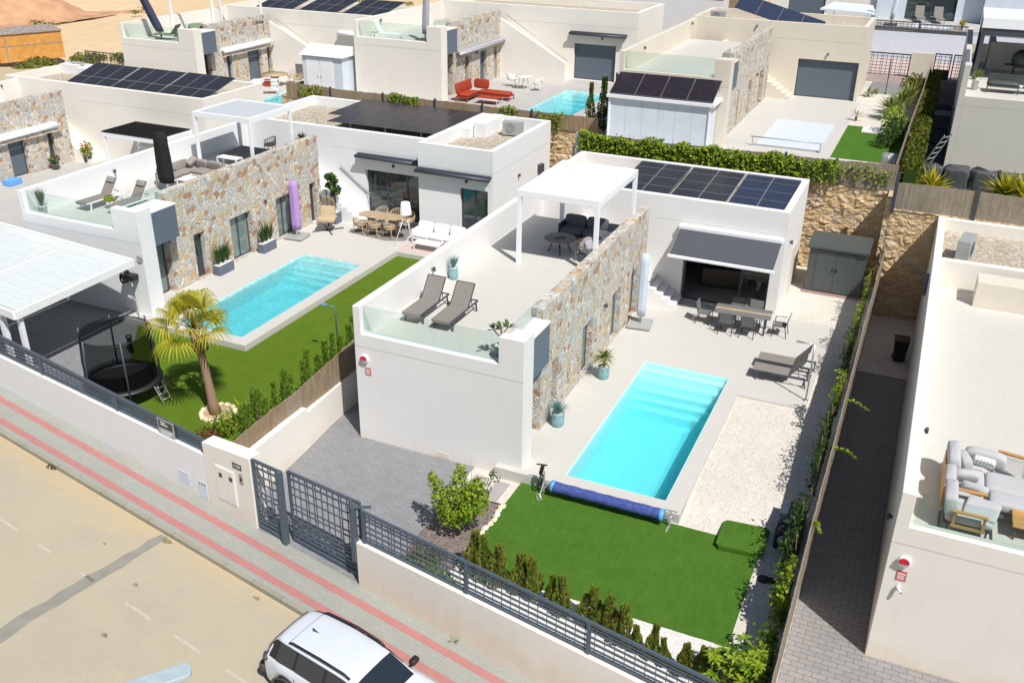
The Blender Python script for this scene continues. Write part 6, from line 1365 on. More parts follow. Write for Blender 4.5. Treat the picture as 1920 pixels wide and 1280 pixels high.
for a, e in fans:
    d = Vector((math.cos(a)*math.cos(e), math.sin(a)*math.cos(e), math.sin(e))); pl = q.uniform(.60, .88); mid = C0+d*pl*.6+Vector((0, 0, .05)); c = C0+d*pl+Vector((0, 0, -.10*math.cos(e))); st.tube([C0, mid, c], [.022, .016, .012], 5)
    side = d.cross(Vector((0, 0, 1))); side = side.normalized() if side.length > .1 else Vector((1, 0, 0)); upv = side.cross(d).normalized(); fl = q.uniform(.72, .90); N_ = 23
    for j in range(N_):
        th = (j/(N_-1)-.5)*R_(205); dd = (d*math.cos(th)+side*math.sin(th)+upv*.22*(1-abs(th)/2.2)).normalized()
        L_ = fl*(1-.18*abs(th)/1.8); m1 = c+dd*L_*.55; m2 = c+dd*L_*.8+Vector((0, 0, -.10-.08*q.random())); tip = m2+(dd*.22*L_+Vector((0, 0, -.22-.2*q.random())))*.9; s_ = dd.cross(upv).normalized()*.028
        b.add([c, m1-s_, m1+s_, m2-s_*.7, m2+s_*.7, tip], [(0, 1, 2), (1, 3, 4, 2), (3, 5, 4)])
b.build('crown', 'palm', pt); st.build('leaf_stalks', 'palm', pt)
t = thing('palm_tree_ring', 'ring of pale rocks and sandy gravel round the foot of the palm', 'stone ring', (-4.5, -1.2, 0)); b = MB(); b.lathe([(.001, .05), (.45, .05), (.52, .0)], 22, cap=False); b.build('gravel_fill', 'tan', t)
for k in range(15):
    a = 2*PI*k/15; b = MB(); b.pillow((.52*math.cos(a), .52*math.sin(a), .04), (.22, .16, .13), (q.random(), q.random(), a+1.57), 3, 2.4); b.build('rock', 'screw', t)
tree('yellow_shrub', 'bright yellow-green shrub beside the palm ring', (-3.45, -2.1, 0), [((0, 0, .4), (.42, .4, .42))], [([(0, 0, 0), (0, 0, .4)], [.02, .01], 5)], 'vine', 620, .09, 'shrub', 11)
tree('red_shrub', 'dark red-leaved shrub spilling over the meter-box pillar', (-2.45, -3.9, .9), [((0, 0, .3), (.45, .3, .28)), ((.3, -.1, .38), (.25, .2, .2))], [([(0, 0, -.9), (0, 0, .3)], [.03, .01], 5)], 'redleaf', 520, .085, 'shrub', 12)
tree('low_shrub', 'small olive-coloured shrub behind the railing near the notice board', (-3.6, -3.7, .3), [((0, 0, .3), (.4, .25, .25))], [([(0, 0, -.3), (0, 0, .3)], [.02, .01], 5)], 'hedge', 300, .08, 'shrub', 13)
for k, (x, y, l) in enumerate(((-2.95, -1.4, 'upright strelitzia with tall yellow-green blades on the left lawn'), (-3.2, -1.75, 'banana-like seedling with cream leaf tips behind the thuja row'))):
    t = thing('strelitzia', l, 'plant', (x, y, 0)); b = MB()
    for j in range(6): leaf(b, (0, 0, 0), (q.gauss(0, .3), q.gauss(0, .3), 1), q.uniform(.7, 1.3), .12, -.05)
    b.build('foliage', 'vine' if k == 0 else 'yucca', t)
# vines
def vine(label, x, y0, y1, z0, z1, n, mat, seed, size=.11, thick=.22, group='vines on the alley fence', ax='y', side=-1, name='climbing_vine'):
    q = random.Random(seed); t = thing(name, label, 'climbing vine', (0, 0, 0), 0, group); b = MB(); m = MB(); off = q.random()*9
    for k in range(n):
        u = q.random(); p = y0+(y1-y0)*u; dens = .5+.5*MN.noise(Vector((p*1.3+off, 2, off)))
        z = z0+(z1-z0)*(q.random()**(.75))*(.55+.6*dens); c = side*abs(q.gauss(0, thick*.6))*(.5+dens)+.05*side
        P = Vector((x+c, p, z)) if ax == 'y' else Vector((p, x+c, z)); nn = Vector((side*.6 if ax == 'y' else 0, side*.6 if ax == 'x' else 0, .6))+Vector((q.gauss(0, .5), q.gauss(0, .5), q.gauss(0, .5))); nn.normalize(); d = nn.cross(Vector((q.gauss(0, 1), q.gauss(0, 1), q.gauss(0, 1)))).normalized(); s = d.cross(nn)*size*.42*q.uniform(.7, 1.2); L_ = size*q.uniform(.6, 1.2)
        b.add([P-d*L_*.5, P+s-d*L_*.1, P+d*L_*.5, P-s-d*L_*.1], [(0, 1, 2, 3)])
    for k in range(max(3, int((y1-y0)*2))):
        p = q.uniform(y0, y1); P = [Vector((x+side*.08, p, z0)) if ax == 'y' else Vector((p, x+side*.08, z0))]
        for j in range(4): P.append(P[-1]+(Vector((q.gauss(0, .04), q.gauss(0, .15), (z1-z0)/4.2)) if ax == 'y' else Vector((q.gauss(0, .15), q.gauss(0, .04), (z1-z0)/4.2))))
        m.tube(P, .010, 4)
    b.build('foliage', mat, t); m.build('stems', 'trunk', t); return t
vine('bright vine spilling over the reed fence at the street end of the alley', 13.5, -6.4, -4.0, -.2, .75, 900, 'vine', 1, .13, .30)
vine('bright vine clump on the alley fence opposite the lawn corner', 13.52, -3.6, -2.4, -.1, 1.35, 760, 'vine', 2, .13, .24)
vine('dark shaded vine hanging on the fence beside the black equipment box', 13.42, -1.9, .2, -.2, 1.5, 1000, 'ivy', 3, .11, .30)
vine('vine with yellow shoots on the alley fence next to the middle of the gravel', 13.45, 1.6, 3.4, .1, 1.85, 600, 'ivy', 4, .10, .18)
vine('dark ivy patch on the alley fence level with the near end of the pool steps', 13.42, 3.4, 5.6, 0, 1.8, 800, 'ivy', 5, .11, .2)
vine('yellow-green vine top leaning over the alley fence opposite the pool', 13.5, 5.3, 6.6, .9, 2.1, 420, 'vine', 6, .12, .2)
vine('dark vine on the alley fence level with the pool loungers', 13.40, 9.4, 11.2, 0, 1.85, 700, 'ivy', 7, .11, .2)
vine('leafy vine on the alley fence between loungers and dining table', 13.42, 11.4, 13.4, .2, 1.95, 620, 'vine', 8, .10, .16)
vine('yellow-tipped vine near the garden shed end of the alley fence', 13.42, 14.2, 16.3, .5, 2.0, 420, 'vine', 9, .10, .15)
for k, (y, l) in enumerate(((-1.1, 'small bright vine sprig poking over the alley side of the fence'), (2.4, 'long vine shoot reaching over the alley at the dark box end'), (5.0, 'long yellow vine shoot reaching over the alley from the pool side'))):
    t = thing('vine_shoot', l, 'climbing vine', (13.62, y, 1.35+.15*k), 0, 'vine shoots over the alley'); b = MB(); q = random.Random(50+k)
    for j in range(60): u = q.random(); leaf(b, (u*(.2 if k == 0 else .75), .1*math.sin(u*5), -.1*u*u+.05*q.random()), (q.gauss(0, 1), q.gauss(0, 1), .5), .11*(1.2-u*.7), .08)
    b.build('foliage', 'vine', t)
hl = ('leafy green hedge of creepers behind the central roof, nearest the orange stone patch', 'creeper hedge in front of the white cabin door side', 'creeper hedge below the middle of the solar-topped cabin', 'creeper hedge below the gravel-side corner of the cabin', 'creeper hedge in front of the white closed pool', 'creeper hedge below the rear turf, thinning to single shoots')
for k in range(6):
    x0 = -.5+k*1.9; vine(hl[k], 20.42, x0, x0+2.1, 3.75 if k < 5 else 3.9, 4.98, 1500 if k < 5 else 800, 'vine', 60+k, .13, .26, 'creeper hedge behind the central roof', 'x', -1, 'creeper_hedge')
vine('sparse creeper on the reed screen at the corner of the two retaining walls', 20.42, 11.0, 13.3, 4.1, 4.85, 220, 'vine', 70, .11, .1, 'creeper hedge behind the central roof', 'x', -1, 'creeper_hedge')
for k, (x0, x1, n, l) in enumerate(((-12.7, -10.9, 700, 'dense green bush growing through the rear reed screen by the small white cabin'), (-6.2, -5.0, 260, 'creeper sprig on the rear reed screen below the red sofa'), (-4.0, -2.6, 240, 'creeper sprig on the rear reed screen below the rear pool'), (-18.6, -17.0, 260, 'yellow-green shrub at the far-left end of the rear reed screen'))):
    vine(l, 23.6, x0, x1, 4.0, 4.95, n, 'vine', 80+k, .12, .12, 'creepers on the rear reed screen', 'x', -1)
shrubcol('cypress_tree', 'bright green columnar cypress beside the rear pool', (-1.65, 24.9, 4.0), 2.1, .32, 'cypress columns beside the white cabin', ('hedge',), 90, 900, .10, 'cypress')
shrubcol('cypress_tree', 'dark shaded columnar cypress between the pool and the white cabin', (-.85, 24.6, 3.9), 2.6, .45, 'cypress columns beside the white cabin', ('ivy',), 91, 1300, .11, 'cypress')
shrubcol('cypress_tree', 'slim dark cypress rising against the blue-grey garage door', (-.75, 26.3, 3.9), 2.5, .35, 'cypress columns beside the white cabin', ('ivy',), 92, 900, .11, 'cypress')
# rear long hedge
hd = [(21.0, 25.5, 'street-nearest stretch of the tall hedge between the rear gardens'), (25.5, 30.5, 'second stretch of the tall hedge between the rear gardens, beside the metal barrel'), (30.5, 36, 'middle stretch of the tall hedge between the rear gardens'), (36, 41, 'shaded fourth stretch of the tall hedge between the rear gardens'), (41, 45.9, 'farthest stretch of the tall hedge, ending at the back gates')]
for k, (y0, y1, l) in enumerate(hd):
    t = thing('hedge', l, 'hedge', (13.95, (y0+y1)/2, 2.7), 0, 'stretches of the tall rear hedge'); b = MB(); q = random.Random(k+30); n = 1500
    for j in range(n):
        y = q.uniform(-(y1-y0)/2, (y1-y0)/2); a = q.uniform(0, PI); rr_ = .36+.06*MN.noise(Vector((y*1.5, a, k))); h_ = 2.1+.15*MN.noise(Vector((y, 3, k)))
        if q.random() < .5: p = Vector((q.choice((-1, 1))*rr_*q.uniform(.85, 1.1), y, q.uniform(.1, h_)))
        else: p = Vector((q.uniform(-rr_, rr_), y, h_+q.uniform(-.12, .1)))
        cloud(b, p, (.05, .05, .05), 1, .17, q, 0, .6, .5)
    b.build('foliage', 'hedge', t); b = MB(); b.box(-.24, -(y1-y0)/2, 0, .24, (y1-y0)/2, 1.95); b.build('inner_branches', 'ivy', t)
def rosette(name, label, loc, n, L_, w_, mat, seed, cat='plant', stem=.2, group=None):
    t = thing(name, label, cat, loc, 0, group); q = random.Random(seed); b = MB(); spiky(b, (0, 0, stem), n, L_, w_, q, .95, -.2, -.15); b.build('foliage', mat, t); b = MB(); b.tube([(0, 0, 0), (0, 0, stem)], .07, 7); b.build('stem', 'trunk', t); return t
for k, (x, y, l, L_) in enumerate(((12.6, 36.5, 'big spiky yucca at the rear gravel border', 1.3), (12.9, 38.3, 'spiky yucca deepest in the rear border', 1.2), (12.2, 34.9, 'spreading agave at the edge of the rear border', 1.1))): rosette('yucca', l, (x, y, GZ), 90, L_, .10, 'yucca', k, group='spiky plants of the rear border', stem=.5)
tree('border_shrub', 'yellow-green shrub in the rear border above the turf', (12.5, 31.5, GZ), [((0, 0, .7), (.7, .9, .7)), ((.4, -1.0, .5), (.6, .7, .6))], [([(0, 0, 0), (0, 0, .6)], [.05, .02], 6)], 'citrus', 900, .15, 'shrub', 31)
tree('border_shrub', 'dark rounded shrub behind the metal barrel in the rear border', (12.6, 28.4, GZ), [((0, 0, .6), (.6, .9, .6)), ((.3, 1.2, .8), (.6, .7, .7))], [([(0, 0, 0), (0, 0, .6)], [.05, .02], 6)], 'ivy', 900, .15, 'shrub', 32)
tree('border_shrub', 'tall green shrub at the far end of the rear border', (12.9, 40.3, GZ), [((0, 0, .9), (.7, 1.0, .8))], [([(0, 0, 0), (0, 0, .6)], [.05, .02], 6)], 'hedge', 700, .15, 'shrub', 33)
rosette('agave', 'small dry agave where the rear patio meets its gravel', (10.55, 33.7, GZ), 26, .6, .05, 'yucca', 8); rosette('agave', 'low sprawling succulent beside the blue-grey garage wall', (10.5, 41.0, GZ), 40, .6, .07, 'yucca', 9, stem=.1); rosette('agave', 'small succulent next to the sprawling one at the end of the rear gravel', (10.9, 42.0, GZ), 26, .45, .06, 'yucca', 10, stem=.1)
for k, (x, y, l) in enumerate(((14.9, 25.4, 'yellow-edged yucca left of the tarpaulin-covered furniture'), (17.9, 26.0, 'yellow-edged yucca in front of the fourth tarpaulin bundle'), (18.6, 25.8, 'yellow-edged yucca at the right edge of the picture'))): rosette('yucca', l, (x, y-1.8, HZ), 110, 1.25, .13, 'palm', 20+k, stem=.55, group='yellow-edged yuccas by the tarpaulins')
t = thing('metal_barrel', 'grey metal barrel lying on the turf by the rear fence', 'barrel', (12.95, 24.5, GZ)); b = MB(); b.tube([(-.35, 0, .32), (.45, 0, .32)], .31, 18); b.build('drum', 'gmetal', t); b = MB(); b.tube([(-.1, 0, .32), (-.06, 0, .32)], .325, 18); b.tube([(.2, 0, .32), (.24, 0, .32)], .325, 18); b.build('hoops', 'steel', t)
# ================================================================== REAR OBJECTS
t = thing('pool_cover', 'closed white slatted pool cover beside the rear turf', 'pool cover', (GX, GY, GZ)); b = MB()
for k in range(26): b.box(6.85, 1.25+k*.237, .012, 9.82, 1.25+k*.237+.230, .045)
b.build('slats', 'cover', t); b = MB(); b.box(6.75, 1.15, .002, 9.92, 1.245, .06); b.build('frame', 'gmetal', t); b = MB(); b.tube([(6.6, 1.05, .45), (10.0, 1.05, .45)], .03, 8); b.bar((6.7, 1.05, 0), (6.7, 1.05, .45), .05); b.bar((9.9, 1.05, 0), (9.9, 1.05, .45), .05); b.build('roller_bar', 'gmetal', t)
t = thing('white_slab', 'white stone slab path on the turf by the rear shrubs', 'stone slab', (0, 0, 0)); b = MB(); b.box(11.1, 31.1, GZ-.012, 12.3, 32.3, GZ+.03); b.build('slab', 'wmetal', t)
# back gates, walls and hedge pillar
def lattice(label, x0, x1, y, z0, z1, name, group=None, dx=.24, dz=.2, solid=None):
    t = thing(name, label, 'gate' if 'gate' in name else 'railing', (0, y, 0), 0, group); b = MB(); b.box(x0, -.03, z0, x0+.07, .03, z1); b.box(x1-.07, -.03, z0, x1, .03, z1); b.box(x0+.07, -.03, z1-.07, x1-.07, .03, z1); b.box(x0+.07, -.03, z0, x1-.07, .03, z0+.08); b.build('frame', 'black' if 'gate' in name else 'trim', t)
    b = MB(); x = x0+dx; k = 0
    while x < x1-.08: b.box(x, -.015, z0+.08, x+.03, .015, z1-.07); x += dx if k % 3 else dx*.5; k += 1
    z = z0+dz
    while z < z1-.08: b.box(x0+.07, -.025, z, x1-.07, -.016, z+.03); z += dz
    b.build('lattice', 'trim', t)
    if solid: b = MB(); b.box(x0+.07, .0, z0+.08, x1-.07, .012, z0+(z1-z0)*solid); b.build('lower_panel', 'shedm', t)
    return t
lattice('wide lattice driveway gate at the back of the pale rear garden', 9.7, 12.35, 46.5, GZ, 5.62, 'back_gate'); lattice('narrow back gate with solid green-grey lower half beyond the tall hedge', 13.75, 14.75, 46.5, GZ-.2, 5.8, 'back_gate', solid=.55); lattice('lattice back gate half hidden by the shaded upper-right villa', 14.85, 17.5, 46.5, GZ-.2, 5.8, 'back_gate')
b = MB(); b.box(12.38, 46.3, 2.6, 13.72, 46.6, 5.78); tag(b.build('gate_pillar', 'cream2'), 'cream back pillar between the two rear gates, behind the tall hedge', 'gate pillar')
b = MB(); b.box(-20, 46.3, 2.6, 9.6, 46.55, 4.6); tag(b.build('boundary_wall', 'cream2'), 'cream back wall hidden behind the pale rear villa', 'boundary wall')
b = MB(); b.box(7.0, 54.0, 3, 60, 54.25, 6.02); tag(b.build('boundary_wall', 'cover'), 'white back-row street wall behind the lattice gates', 'boundary wall')
lattice('black grid railing on top of the white back-row wall', 9.2, 12.3, 54.1, 6.02, 6.72, 'back_railing', 'back-row grid railings', .3, .17); lattice('black grid railing on the back-row wall in front of the covered pool', 12.3, 15.6, 54.1, 6.02, 6.65, 'back_railing', 'back-row grid railings', .3, .17)
t = thing('pool_cover', 'white covered pool behind the black back-row railing', 'pool cover', (0, 0, 0)); b = MB(); b.box(11.7, 54.8, 6.3, 14.2, 57.0, 6.34); b.build('cover', 'cover', t)
for x, l in ((12.2, 'taupe reclined lounger in front of the dark back-row window, nearer the white parasol'), (13.5, 'taupe reclined lounger in front of the dark back-row window, nearer the yellow plant')): lounger('sun_lounger', l, (x, 57.4, 6.3), 10, 'back-row loungers', ang=62)
t = thing('side_table', 'tiny low table between the two back-row loungers', 'side table', (12.95, 58.4, 6.3)); b = MB(); b.box(-.2, -.2, .34, .2, .2, .38); b.build('tabletop', 'slingd', t); 
for x, y in ((-.17, -.17), (.17, -.17), (-.17, .17), (.17, .17)): b = MB(); b.box(x-.02, y-.02, 0, x+.02, y+.02, .34); b.build('leg', 'dark', t)
BK = thing('back_row_house', 'white back-row house with a tall dark sliding window at the top edge', 'house', (0, 0, 0)); b = MB(); wall_open(b, 'x', 8.8, 16.2, 59.6, 59.9, 6, 10.5, [(10.9, 14.4, 6.3, 9.6)]); b.box(16.2, 58.6, 6, 22, 59.9, 10.5); fix(b.build('wall', 'cover', BK)); window(BK, 'x', 10.9, 14.4, 59.6, .15, 6.3, 9.6, 2, 'pane')
BK2 = thing('back_row_house', 'cream back-row house with a dark garage shutter at the top edge behind the blue lean-to', 'house', (0, 0, 0)); b = MB(); wall_open(b, 'x', -3, 8.8, 60.0, 60.3, 4.4, 9, [(2.2, 5.0, 4.6, 7.6), (-.3, .1, 4.6, 7), (.7, 1.0, 4.6, 7)]); fix(b.build('wall', 'cream', BK2)); window(BK2, 'x', 2.2, 5.0, 60.0, .1, 4.6, 7.6, 1, 'shutter', name='shutter')
BK3 = thing('back_row_house', 'white back-row villa beside the tent canopy at the top edge', 'house', (0, 0, 0)); b = MB(); b.box(5.1, 61.5, 4.4, 9.4, 66, 9.4); fix(b.build('wall', 'cover', BK3)); window(BK3, 'y', 62, 64, 5.1, -.02, 6.6, 8.6, 1, 'pane')
t = thing('canopy_tent', 'pale flat sun canopy at the top edge above the blue lean-to', 'canopy', (5.6, 55.5, 4.6)); b = MB(); b.add([(-.4, 0, 2.5), (3.6, 0, 2.35), (3.0, 3.2, 2.6), (.2, 3.2, 2.7), (-.4, 0, 2.38), (3.6, 0, 2.22), (3.0, 3.2, 2.5), (.2, 3.2, 2.6)], [(0, 1, 2, 3), (7, 6, 5, 4), (0, 4, 5, 1), (1, 5, 6, 2), (2, 6, 7, 3), (3, 7, 4, 0)]); b.build('canvas', 'cover', t)
for x, y in ((0, .1), (3.3, .1), (.3, 3), (2.9, 3)): b = MB(); b.tube([(x, y, 0), (x, y, 2.4)], .04, 6); b.build('post', 'wmetal', t)
closed_umbrella('closed white cantilever parasol behind the black back-row railing', (10.3, 54.9, 6.3), 0, 'cover', h=4.6, w_=.13, tilt=(.35, 0), basemat='dark'); 
rosette('yellow_plant', 'yellow-leaved potted plant at the end of the black back-row railing', (15.0, 55.2, 6.3), 60, .5, .14, 'palm', 41, stem=.3)
reed('brown reed fence with dark posts at the top edge right of the garage villa', [(-2.2, 58.5), (-.2, 58.5)], [4.4, 4.4], [7.4, 7.4]); b = MB(); b.box(-2.4, 55.4, 4.5, 2.6, 57.8, 4.62); tag(b.build('roof_lawn', 'grasso'), 'strip of green grass at the top edge behind the pale rear parapet', 'grass strip')
lattice('glassy dark railing in front of the top-edge strip of grass', -2.6, 2.6, 54.3, 3.9, 4.75, 'back_railing', None, .4, .2)
# F patio
t = thing('red_sofa', 'rust-red corner sofa with four upright cushions on the rear patio', 'sofa', (FX+5.95, FY+.95, FZ)); b = MB(); b.box(0, 0, .22, .75, 2.1, .28); b.box(.75, 1.3, .22, 2.7, 2.1, .28)
for x, y in ((0, 0), (.7, 0), (0, 2.05), (2.65, 2.05), (2.65, 1.3)): b.box(x, y, 0, x+.05, y+.05, .22)
b.build('frame', 'red', t); b = MB(); b.pillow((.4, .7, .36), (.75, 1.35, .18), n=4, p=5); b.build('seat_cushion', 'red', t); b = MB(); b.pillow((1.7, 1.68, .36), (1.95, .78, .18), n=4, p=5); b.build('seat_cushion', 'red', t)
for y in (.2, .85, 1.5): b = MB(); b.pillow((.08, y, .7), (.16, .55, .6), (0, -.15, 0), 4, 5); b.build('back_cushion', 'red', t)
b = MB(); b.pillow((.65, 2.05, .7), (.95, .16, .55), (-.15, 0, 0), 4, 5); b.build('back_cushion', 'red', t)
t = thing('coffee_table', 'low dark-red mesh table beside the rust-red sofa', 'coffee table', (FX+7.2, FY+.95, FZ)); b = MB(); b.box(0, 0, .3, 1.3, .8, .34); b.build('tabletop', 'red', t); b = MB(); b.tube([(0, 0, 0), (0, 0, .3), (1.3, 0, .3), (1.3, 0, 0)], .02, 6); b.tube([(0, .8, 0), (0, .8, .3), (1.3, .8, .3), (1.3, .8, 0)], .02, 6); b.build('legs', 'wmetal', t)
t = thing('bistro_table', 'small pale round table by the blank stair parapet of the red-sofa patio', 'dining table', (FX+7.9, FY+6.1, FZ)); b = MB(); b.lathe([(.01, .72), (.5, .72), (.5, .75), (.01, .755)], 24); b.build('tabletop', 'lampw', t)
for k in range(4): a = k*PI/2+.5; b = MB(); b.tube([(.2*math.cos(a), .2*math.sin(a), .72), (.36*math.cos(a), .36*math.sin(a), 0)], .022, 6); b.build('leg', 'lampw', t)
cw = dchair('bistro_chair', 'pale wire chair left of the small round rear table', (FX+7.0, FY+6.4, FZ), -70, 'pale chairs round the small rear table', 'lampw', 'lampw', 'rope')
dup(cw, (FX+8.9, FY+5.9, FZ), 100, 'pale wire chair right of the small round rear table')
cassette_f = thing('awning', 'long retracted grey awning on the stone wall above the red sofa', 'awning', (FX, FY, FZ), 0, 'retracted awnings'); b = MB(); b.box(5.101, 2.6, 2.35, 5.25, 8.6, 2.5); b.build('cassette', 'gmetal', cassette_f); b = MB(); b.tube([(5.45, 2.5, 2.3), (5.45, 8.75, 2.3)], .08, 10); b.build('front_bar', 'gmetal', cassette_f); b = MB(); b.add([(5.25, 2.6, 2.45), (5.4, 2.6, 2.38), (5.4, 8.6, 2.38), (5.25, 8.6, 2.45)], [(0, 1, 2, 3)]); b.build('fabric', 'greyfab', cassette_f)
cassette('retracted grey awning over the blue-grey garage shutter of the red-sofa villa', 9.2, 12.9, 10.4, 2.95, (FX, FY, FZ)); cassette('short retracted awning on the upper-left villa beside the grey parasol', 9.7, 12.5, 10.0, 3.1, (EX, EY, EZ), 'cream' if 0 else 'wmetal')
for lc, y0, y1, l in (((EX, EY, EZ), 3.2, 8.2, 'long cream retracted awning on the upper-left stone wall'), ((-36.35, 5.9, .1), 7.5, 11.6, 'bright white retracted awning on the far-left stone wall')):
    t = thing('awning', l, 'awning', lc, 0, 'retracted awnings'); b = MB(); b.box(5.101, y0, 2.35, 5.3, y1, 2.52); b.build('cassette', 'wmetal', t); b = MB(); b.tube([(5.45, y0-.05, 2.34), (5.45, y1+.05, 2.34)], .09, 10); b.build('front_bar', 'wmetal', t)
wl = lounger('white_lounger', 'white sun lounger behind the glass of the red-sofa villa terrace', (FX+2.5, FY+1.1, FZ+3.05), 100, None, 'cushw', 'wmetal', 62)
um = closed_umbrella('tall closed grey parasol on a dark block at the corner of the red-sofa villa terrace', (FX+3.9, FY+1.3, FZ+3.05), 0, 'greyfab', h=3.6, w_=.17, tilt=(.1, .2), basemat='dark')
t = thing('terrace_table', 'dark slatted table with folded chairs on the red-sofa villa terrace', 'dining table', (FX+3.7, FY+5.2, FZ+3.05)); b = MB(); b.box(0, 0, .7, 1.1, 2.0, .74); b.build('tabletop', 'woodg', t)
for x, y in ((.05, .05), (1.0, .05), (.05, 1.9), (1.0, 1.9)): b = MB(); b.box(x, y, 0, x+.06, y+.06, .7); b.build('leg', 'dark', t)
# E terrace
closed_umbrella('closed cantilever parasol in a navy cover on the upper-left terrace', (EX+1.5, EY+1.9, EZ+3.05), 0, 'navyfab', h=3.7, w_=.26, tilt=(-.75, -.9), base=False)
el = lounger('sage_lounger', 'sage-grey lounger with raised back at the foot of the navy parasol', (EX+1.4, EY+1.6, EZ+3.05), -80, 'sage-grey loungers on the upper-left terrace', 'sage', 'slingd', 50)
dup(el, (EX+3.0, EY+1.9, EZ+3.05), -75, 'sage-grey lounger half hidden by the cream corner pier')
for k, (x, y, l) in enumerate(((EX+3.0, EY+3.6, 'round sage-green armchair nearer the navy parasol'), (EX+4.1, EY+3.9, 'round sage-green armchair nearer the stone wall'))):
    t = thing('round_armchair', l, 'armchair', (x, y, EZ+3.05), 0, 'round sage armchairs'); b = MB(); b.lathe([(.3, .12), (.5, .25), (.55, .55), (.5, .75), (.38, .8), (.36, .5), (.001, .46)], 22, cap=False); b.build('shell', 'sage', t); b = MB(); b.pillow((0, .0, .52), (.7, .7, .2)); b.build('seat_cushion', 'sage', t); b = MB(); b.lathe([(.28, 0), (.28, .12)], 14); b.build('base', 'slingd', t)
t = thing('side_stool', 'small sage side table by the lounger on the upper-left terrace', 'side table', (EX+1.9, EY+2.9, EZ+3.05)); b = MB(); b.lathe([(.12, 0), (.16, .3), (.2, .42), (.01, .43)], 14); b.build('drum', 'sage', t)
pergola('pergola', 'thin white pergola frame rising out of the picture on the upper-left terrace', (EX+.35, EY+4.2, EZ+3.05), 0, 4.3, 4.2, 3.3, 'louvre', pw=.14, louv=0)
t = thing('terrace_armchairs', 'pale slatted chairs and table far back on the upper-left terrace', 'table set', (EX+3.6, EY+7.0, EZ+3.05)); b = MB(); b.box(0, 0, .68, 1.6, .8, .72); b.build('tabletop', 'cush', t); b = MB()
for x, y in ((.05, .05), (1.5, .05), (.05, .7), (1.5, .7)): b.box(x, y, 0, x+.05, y+.05, .68)
b.build('legs', 'cush', t)
t = thing('round_table', 'round pale wooden table on a fluted base on the far-left rear patio', 'dining table', (EX+7.4, EY+5.5, EZ)); b = MB(); b.lathe([(.01, .72), (.85, .72), (.87, .76), (.01, .765)], 30); b.build('tabletop', 'wood', t); b = MB(); b.lathe([(.36, 0), (.22, .4), (.34, .72)], 18); b.build('pedestal', 'wood', t)
wc = dchair('wicker_chair', 'beige wicker chair behind the round rear table', (EX+7.9, EY+6.7, EZ), 200, 'beige chairs round the round rear table', 'rope', 'rope', 'rope'); dup(wc, (EX+8.8, EY+6.1, EZ), 150, 'beige wicker chair right of the round rear table, by the dark recess')
dup(wc, (EX+6.3, EY+6.5, EZ), 220, 'beige wicker chair between the round rear table and the stone wall')
t = thing('drying_rack', 'clothes rack draped with white and red laundry by the far-left pool', 'clothes rack', (EX+8.6, EY+3.0, EZ), 25)
b = MB()
for k in range(5): b.tube([(-.8, -.3+k*.15, .9), (.8, -.3+k*.15, .9)], .012, 4)
b.tube([(-.8, -.35, 0), (-.8, .35, .9)], .015, 5); b.tube([(-.8, .35, 0), (-.8, -.35, .9)], .015, 5); b.tube([(.8, -.35, 0), (.8, .35, .9)], .015, 5); b.tube([(.8, .35, 0), (.8, -.35, .9)], .015, 5); b.build('rack_frame', 'wmetal', t)
for x, y, w2, h2, m_, nm in ((-.5, -.32, .6, .75, 'cushw', 'towel'), (.15, -.2, .4, .4, 'red', 'red_cloth'), (.5, -.05, .5, .6, 'cushw', 'towel')): b = MB(); b.box(x-w2/2, y-.02, .9-h2, x+w2/2, y+.0, .93); b.box(x-w2/2, y, .915, x+w2/2, y+.28, .93); b.build(nm, m_, t)
# A patio
pg = pergola('pergola', 'white pergola with open black louvred roof on the far-left patio', (-26.9, 16.7, .1), 0, 4.1, 2.5, 2.55, 'black', pw=.14, over=1)
t = thing('patio_bench', 'white slatted bench under the black-roofed pergola', 'bench', (-25.6, 18.2, .1)); b = MB()
for k in range(6): b.box(k*.25, 0, .4, k*.25+.2, .5, .44)
b.build('seat', 'cushw', t); b = MB()
for k in range(6): b.box(k*.25, .5, .44, k*.25+.2, .54, .9)
b.build('backrest', 'slingd', t)
p = pot('flower_pot', 'pot of pink flowers by the far-left stairs', (-30.4, 18.6, .1), 'trim', .25, .4); b = MB(); cloud(b, (0, 0, .8), (.35, .35, .5), 220, .16, rr, .2); b.build('foliage', 'citrus', p); b = MB(); cloud(b, (.1, -.1, 1.0), (.3, .3, .3), 30, .16, rr, .6); b.build('flowers', 'redp', p)
p = pot('flower_pot', 'pot of pale pink flowers in front of the far-left narrow window', (-30.8, 16.6, .1), 'trim', .2, .3); b = MB(); cloud(b, (0, 0, .6), (.35, .35, .3), 160, .14, rr, .2); b.build('foliage', 'pot', p); b = MB(); cloud(b, (0, 0, .7), (.3, .3, .2), 26, .14, rr, .6); b.build('flowers', 'pink', p)
t = thing('storage_box', 'black storage box with a magenta bag at the far-left patio edge', 'storage box', (-30.0, 10.4, .1)); b = MB(); b.box(-.6, -.5, 0, .6, .5, .75); b.build('body', 'black', t, .03, 2); b = MB(); b.box(-.62, -.52, .75, .62, .52, .8); b.build('lid', 'black', t, .02, 1)
t = thing('magenta_bag', 'magenta bag hanging beside the black storage box', 'bag', (-29.2, 10.6, .1)); b = MB(); b.pillow((0, 0, .35), (.3, .4, .55)); b.build('bag_body', 'redp', t)
t = thing('cool_box', 'turquoise cool box at the foot of the dark far-left door', 'cool box', (-30.5, 13.4, .1)); b = MB(); b.box(-.3, -.4, 0, .3, .4, .3); b.build('body', 'lblue', t, .03, 2)
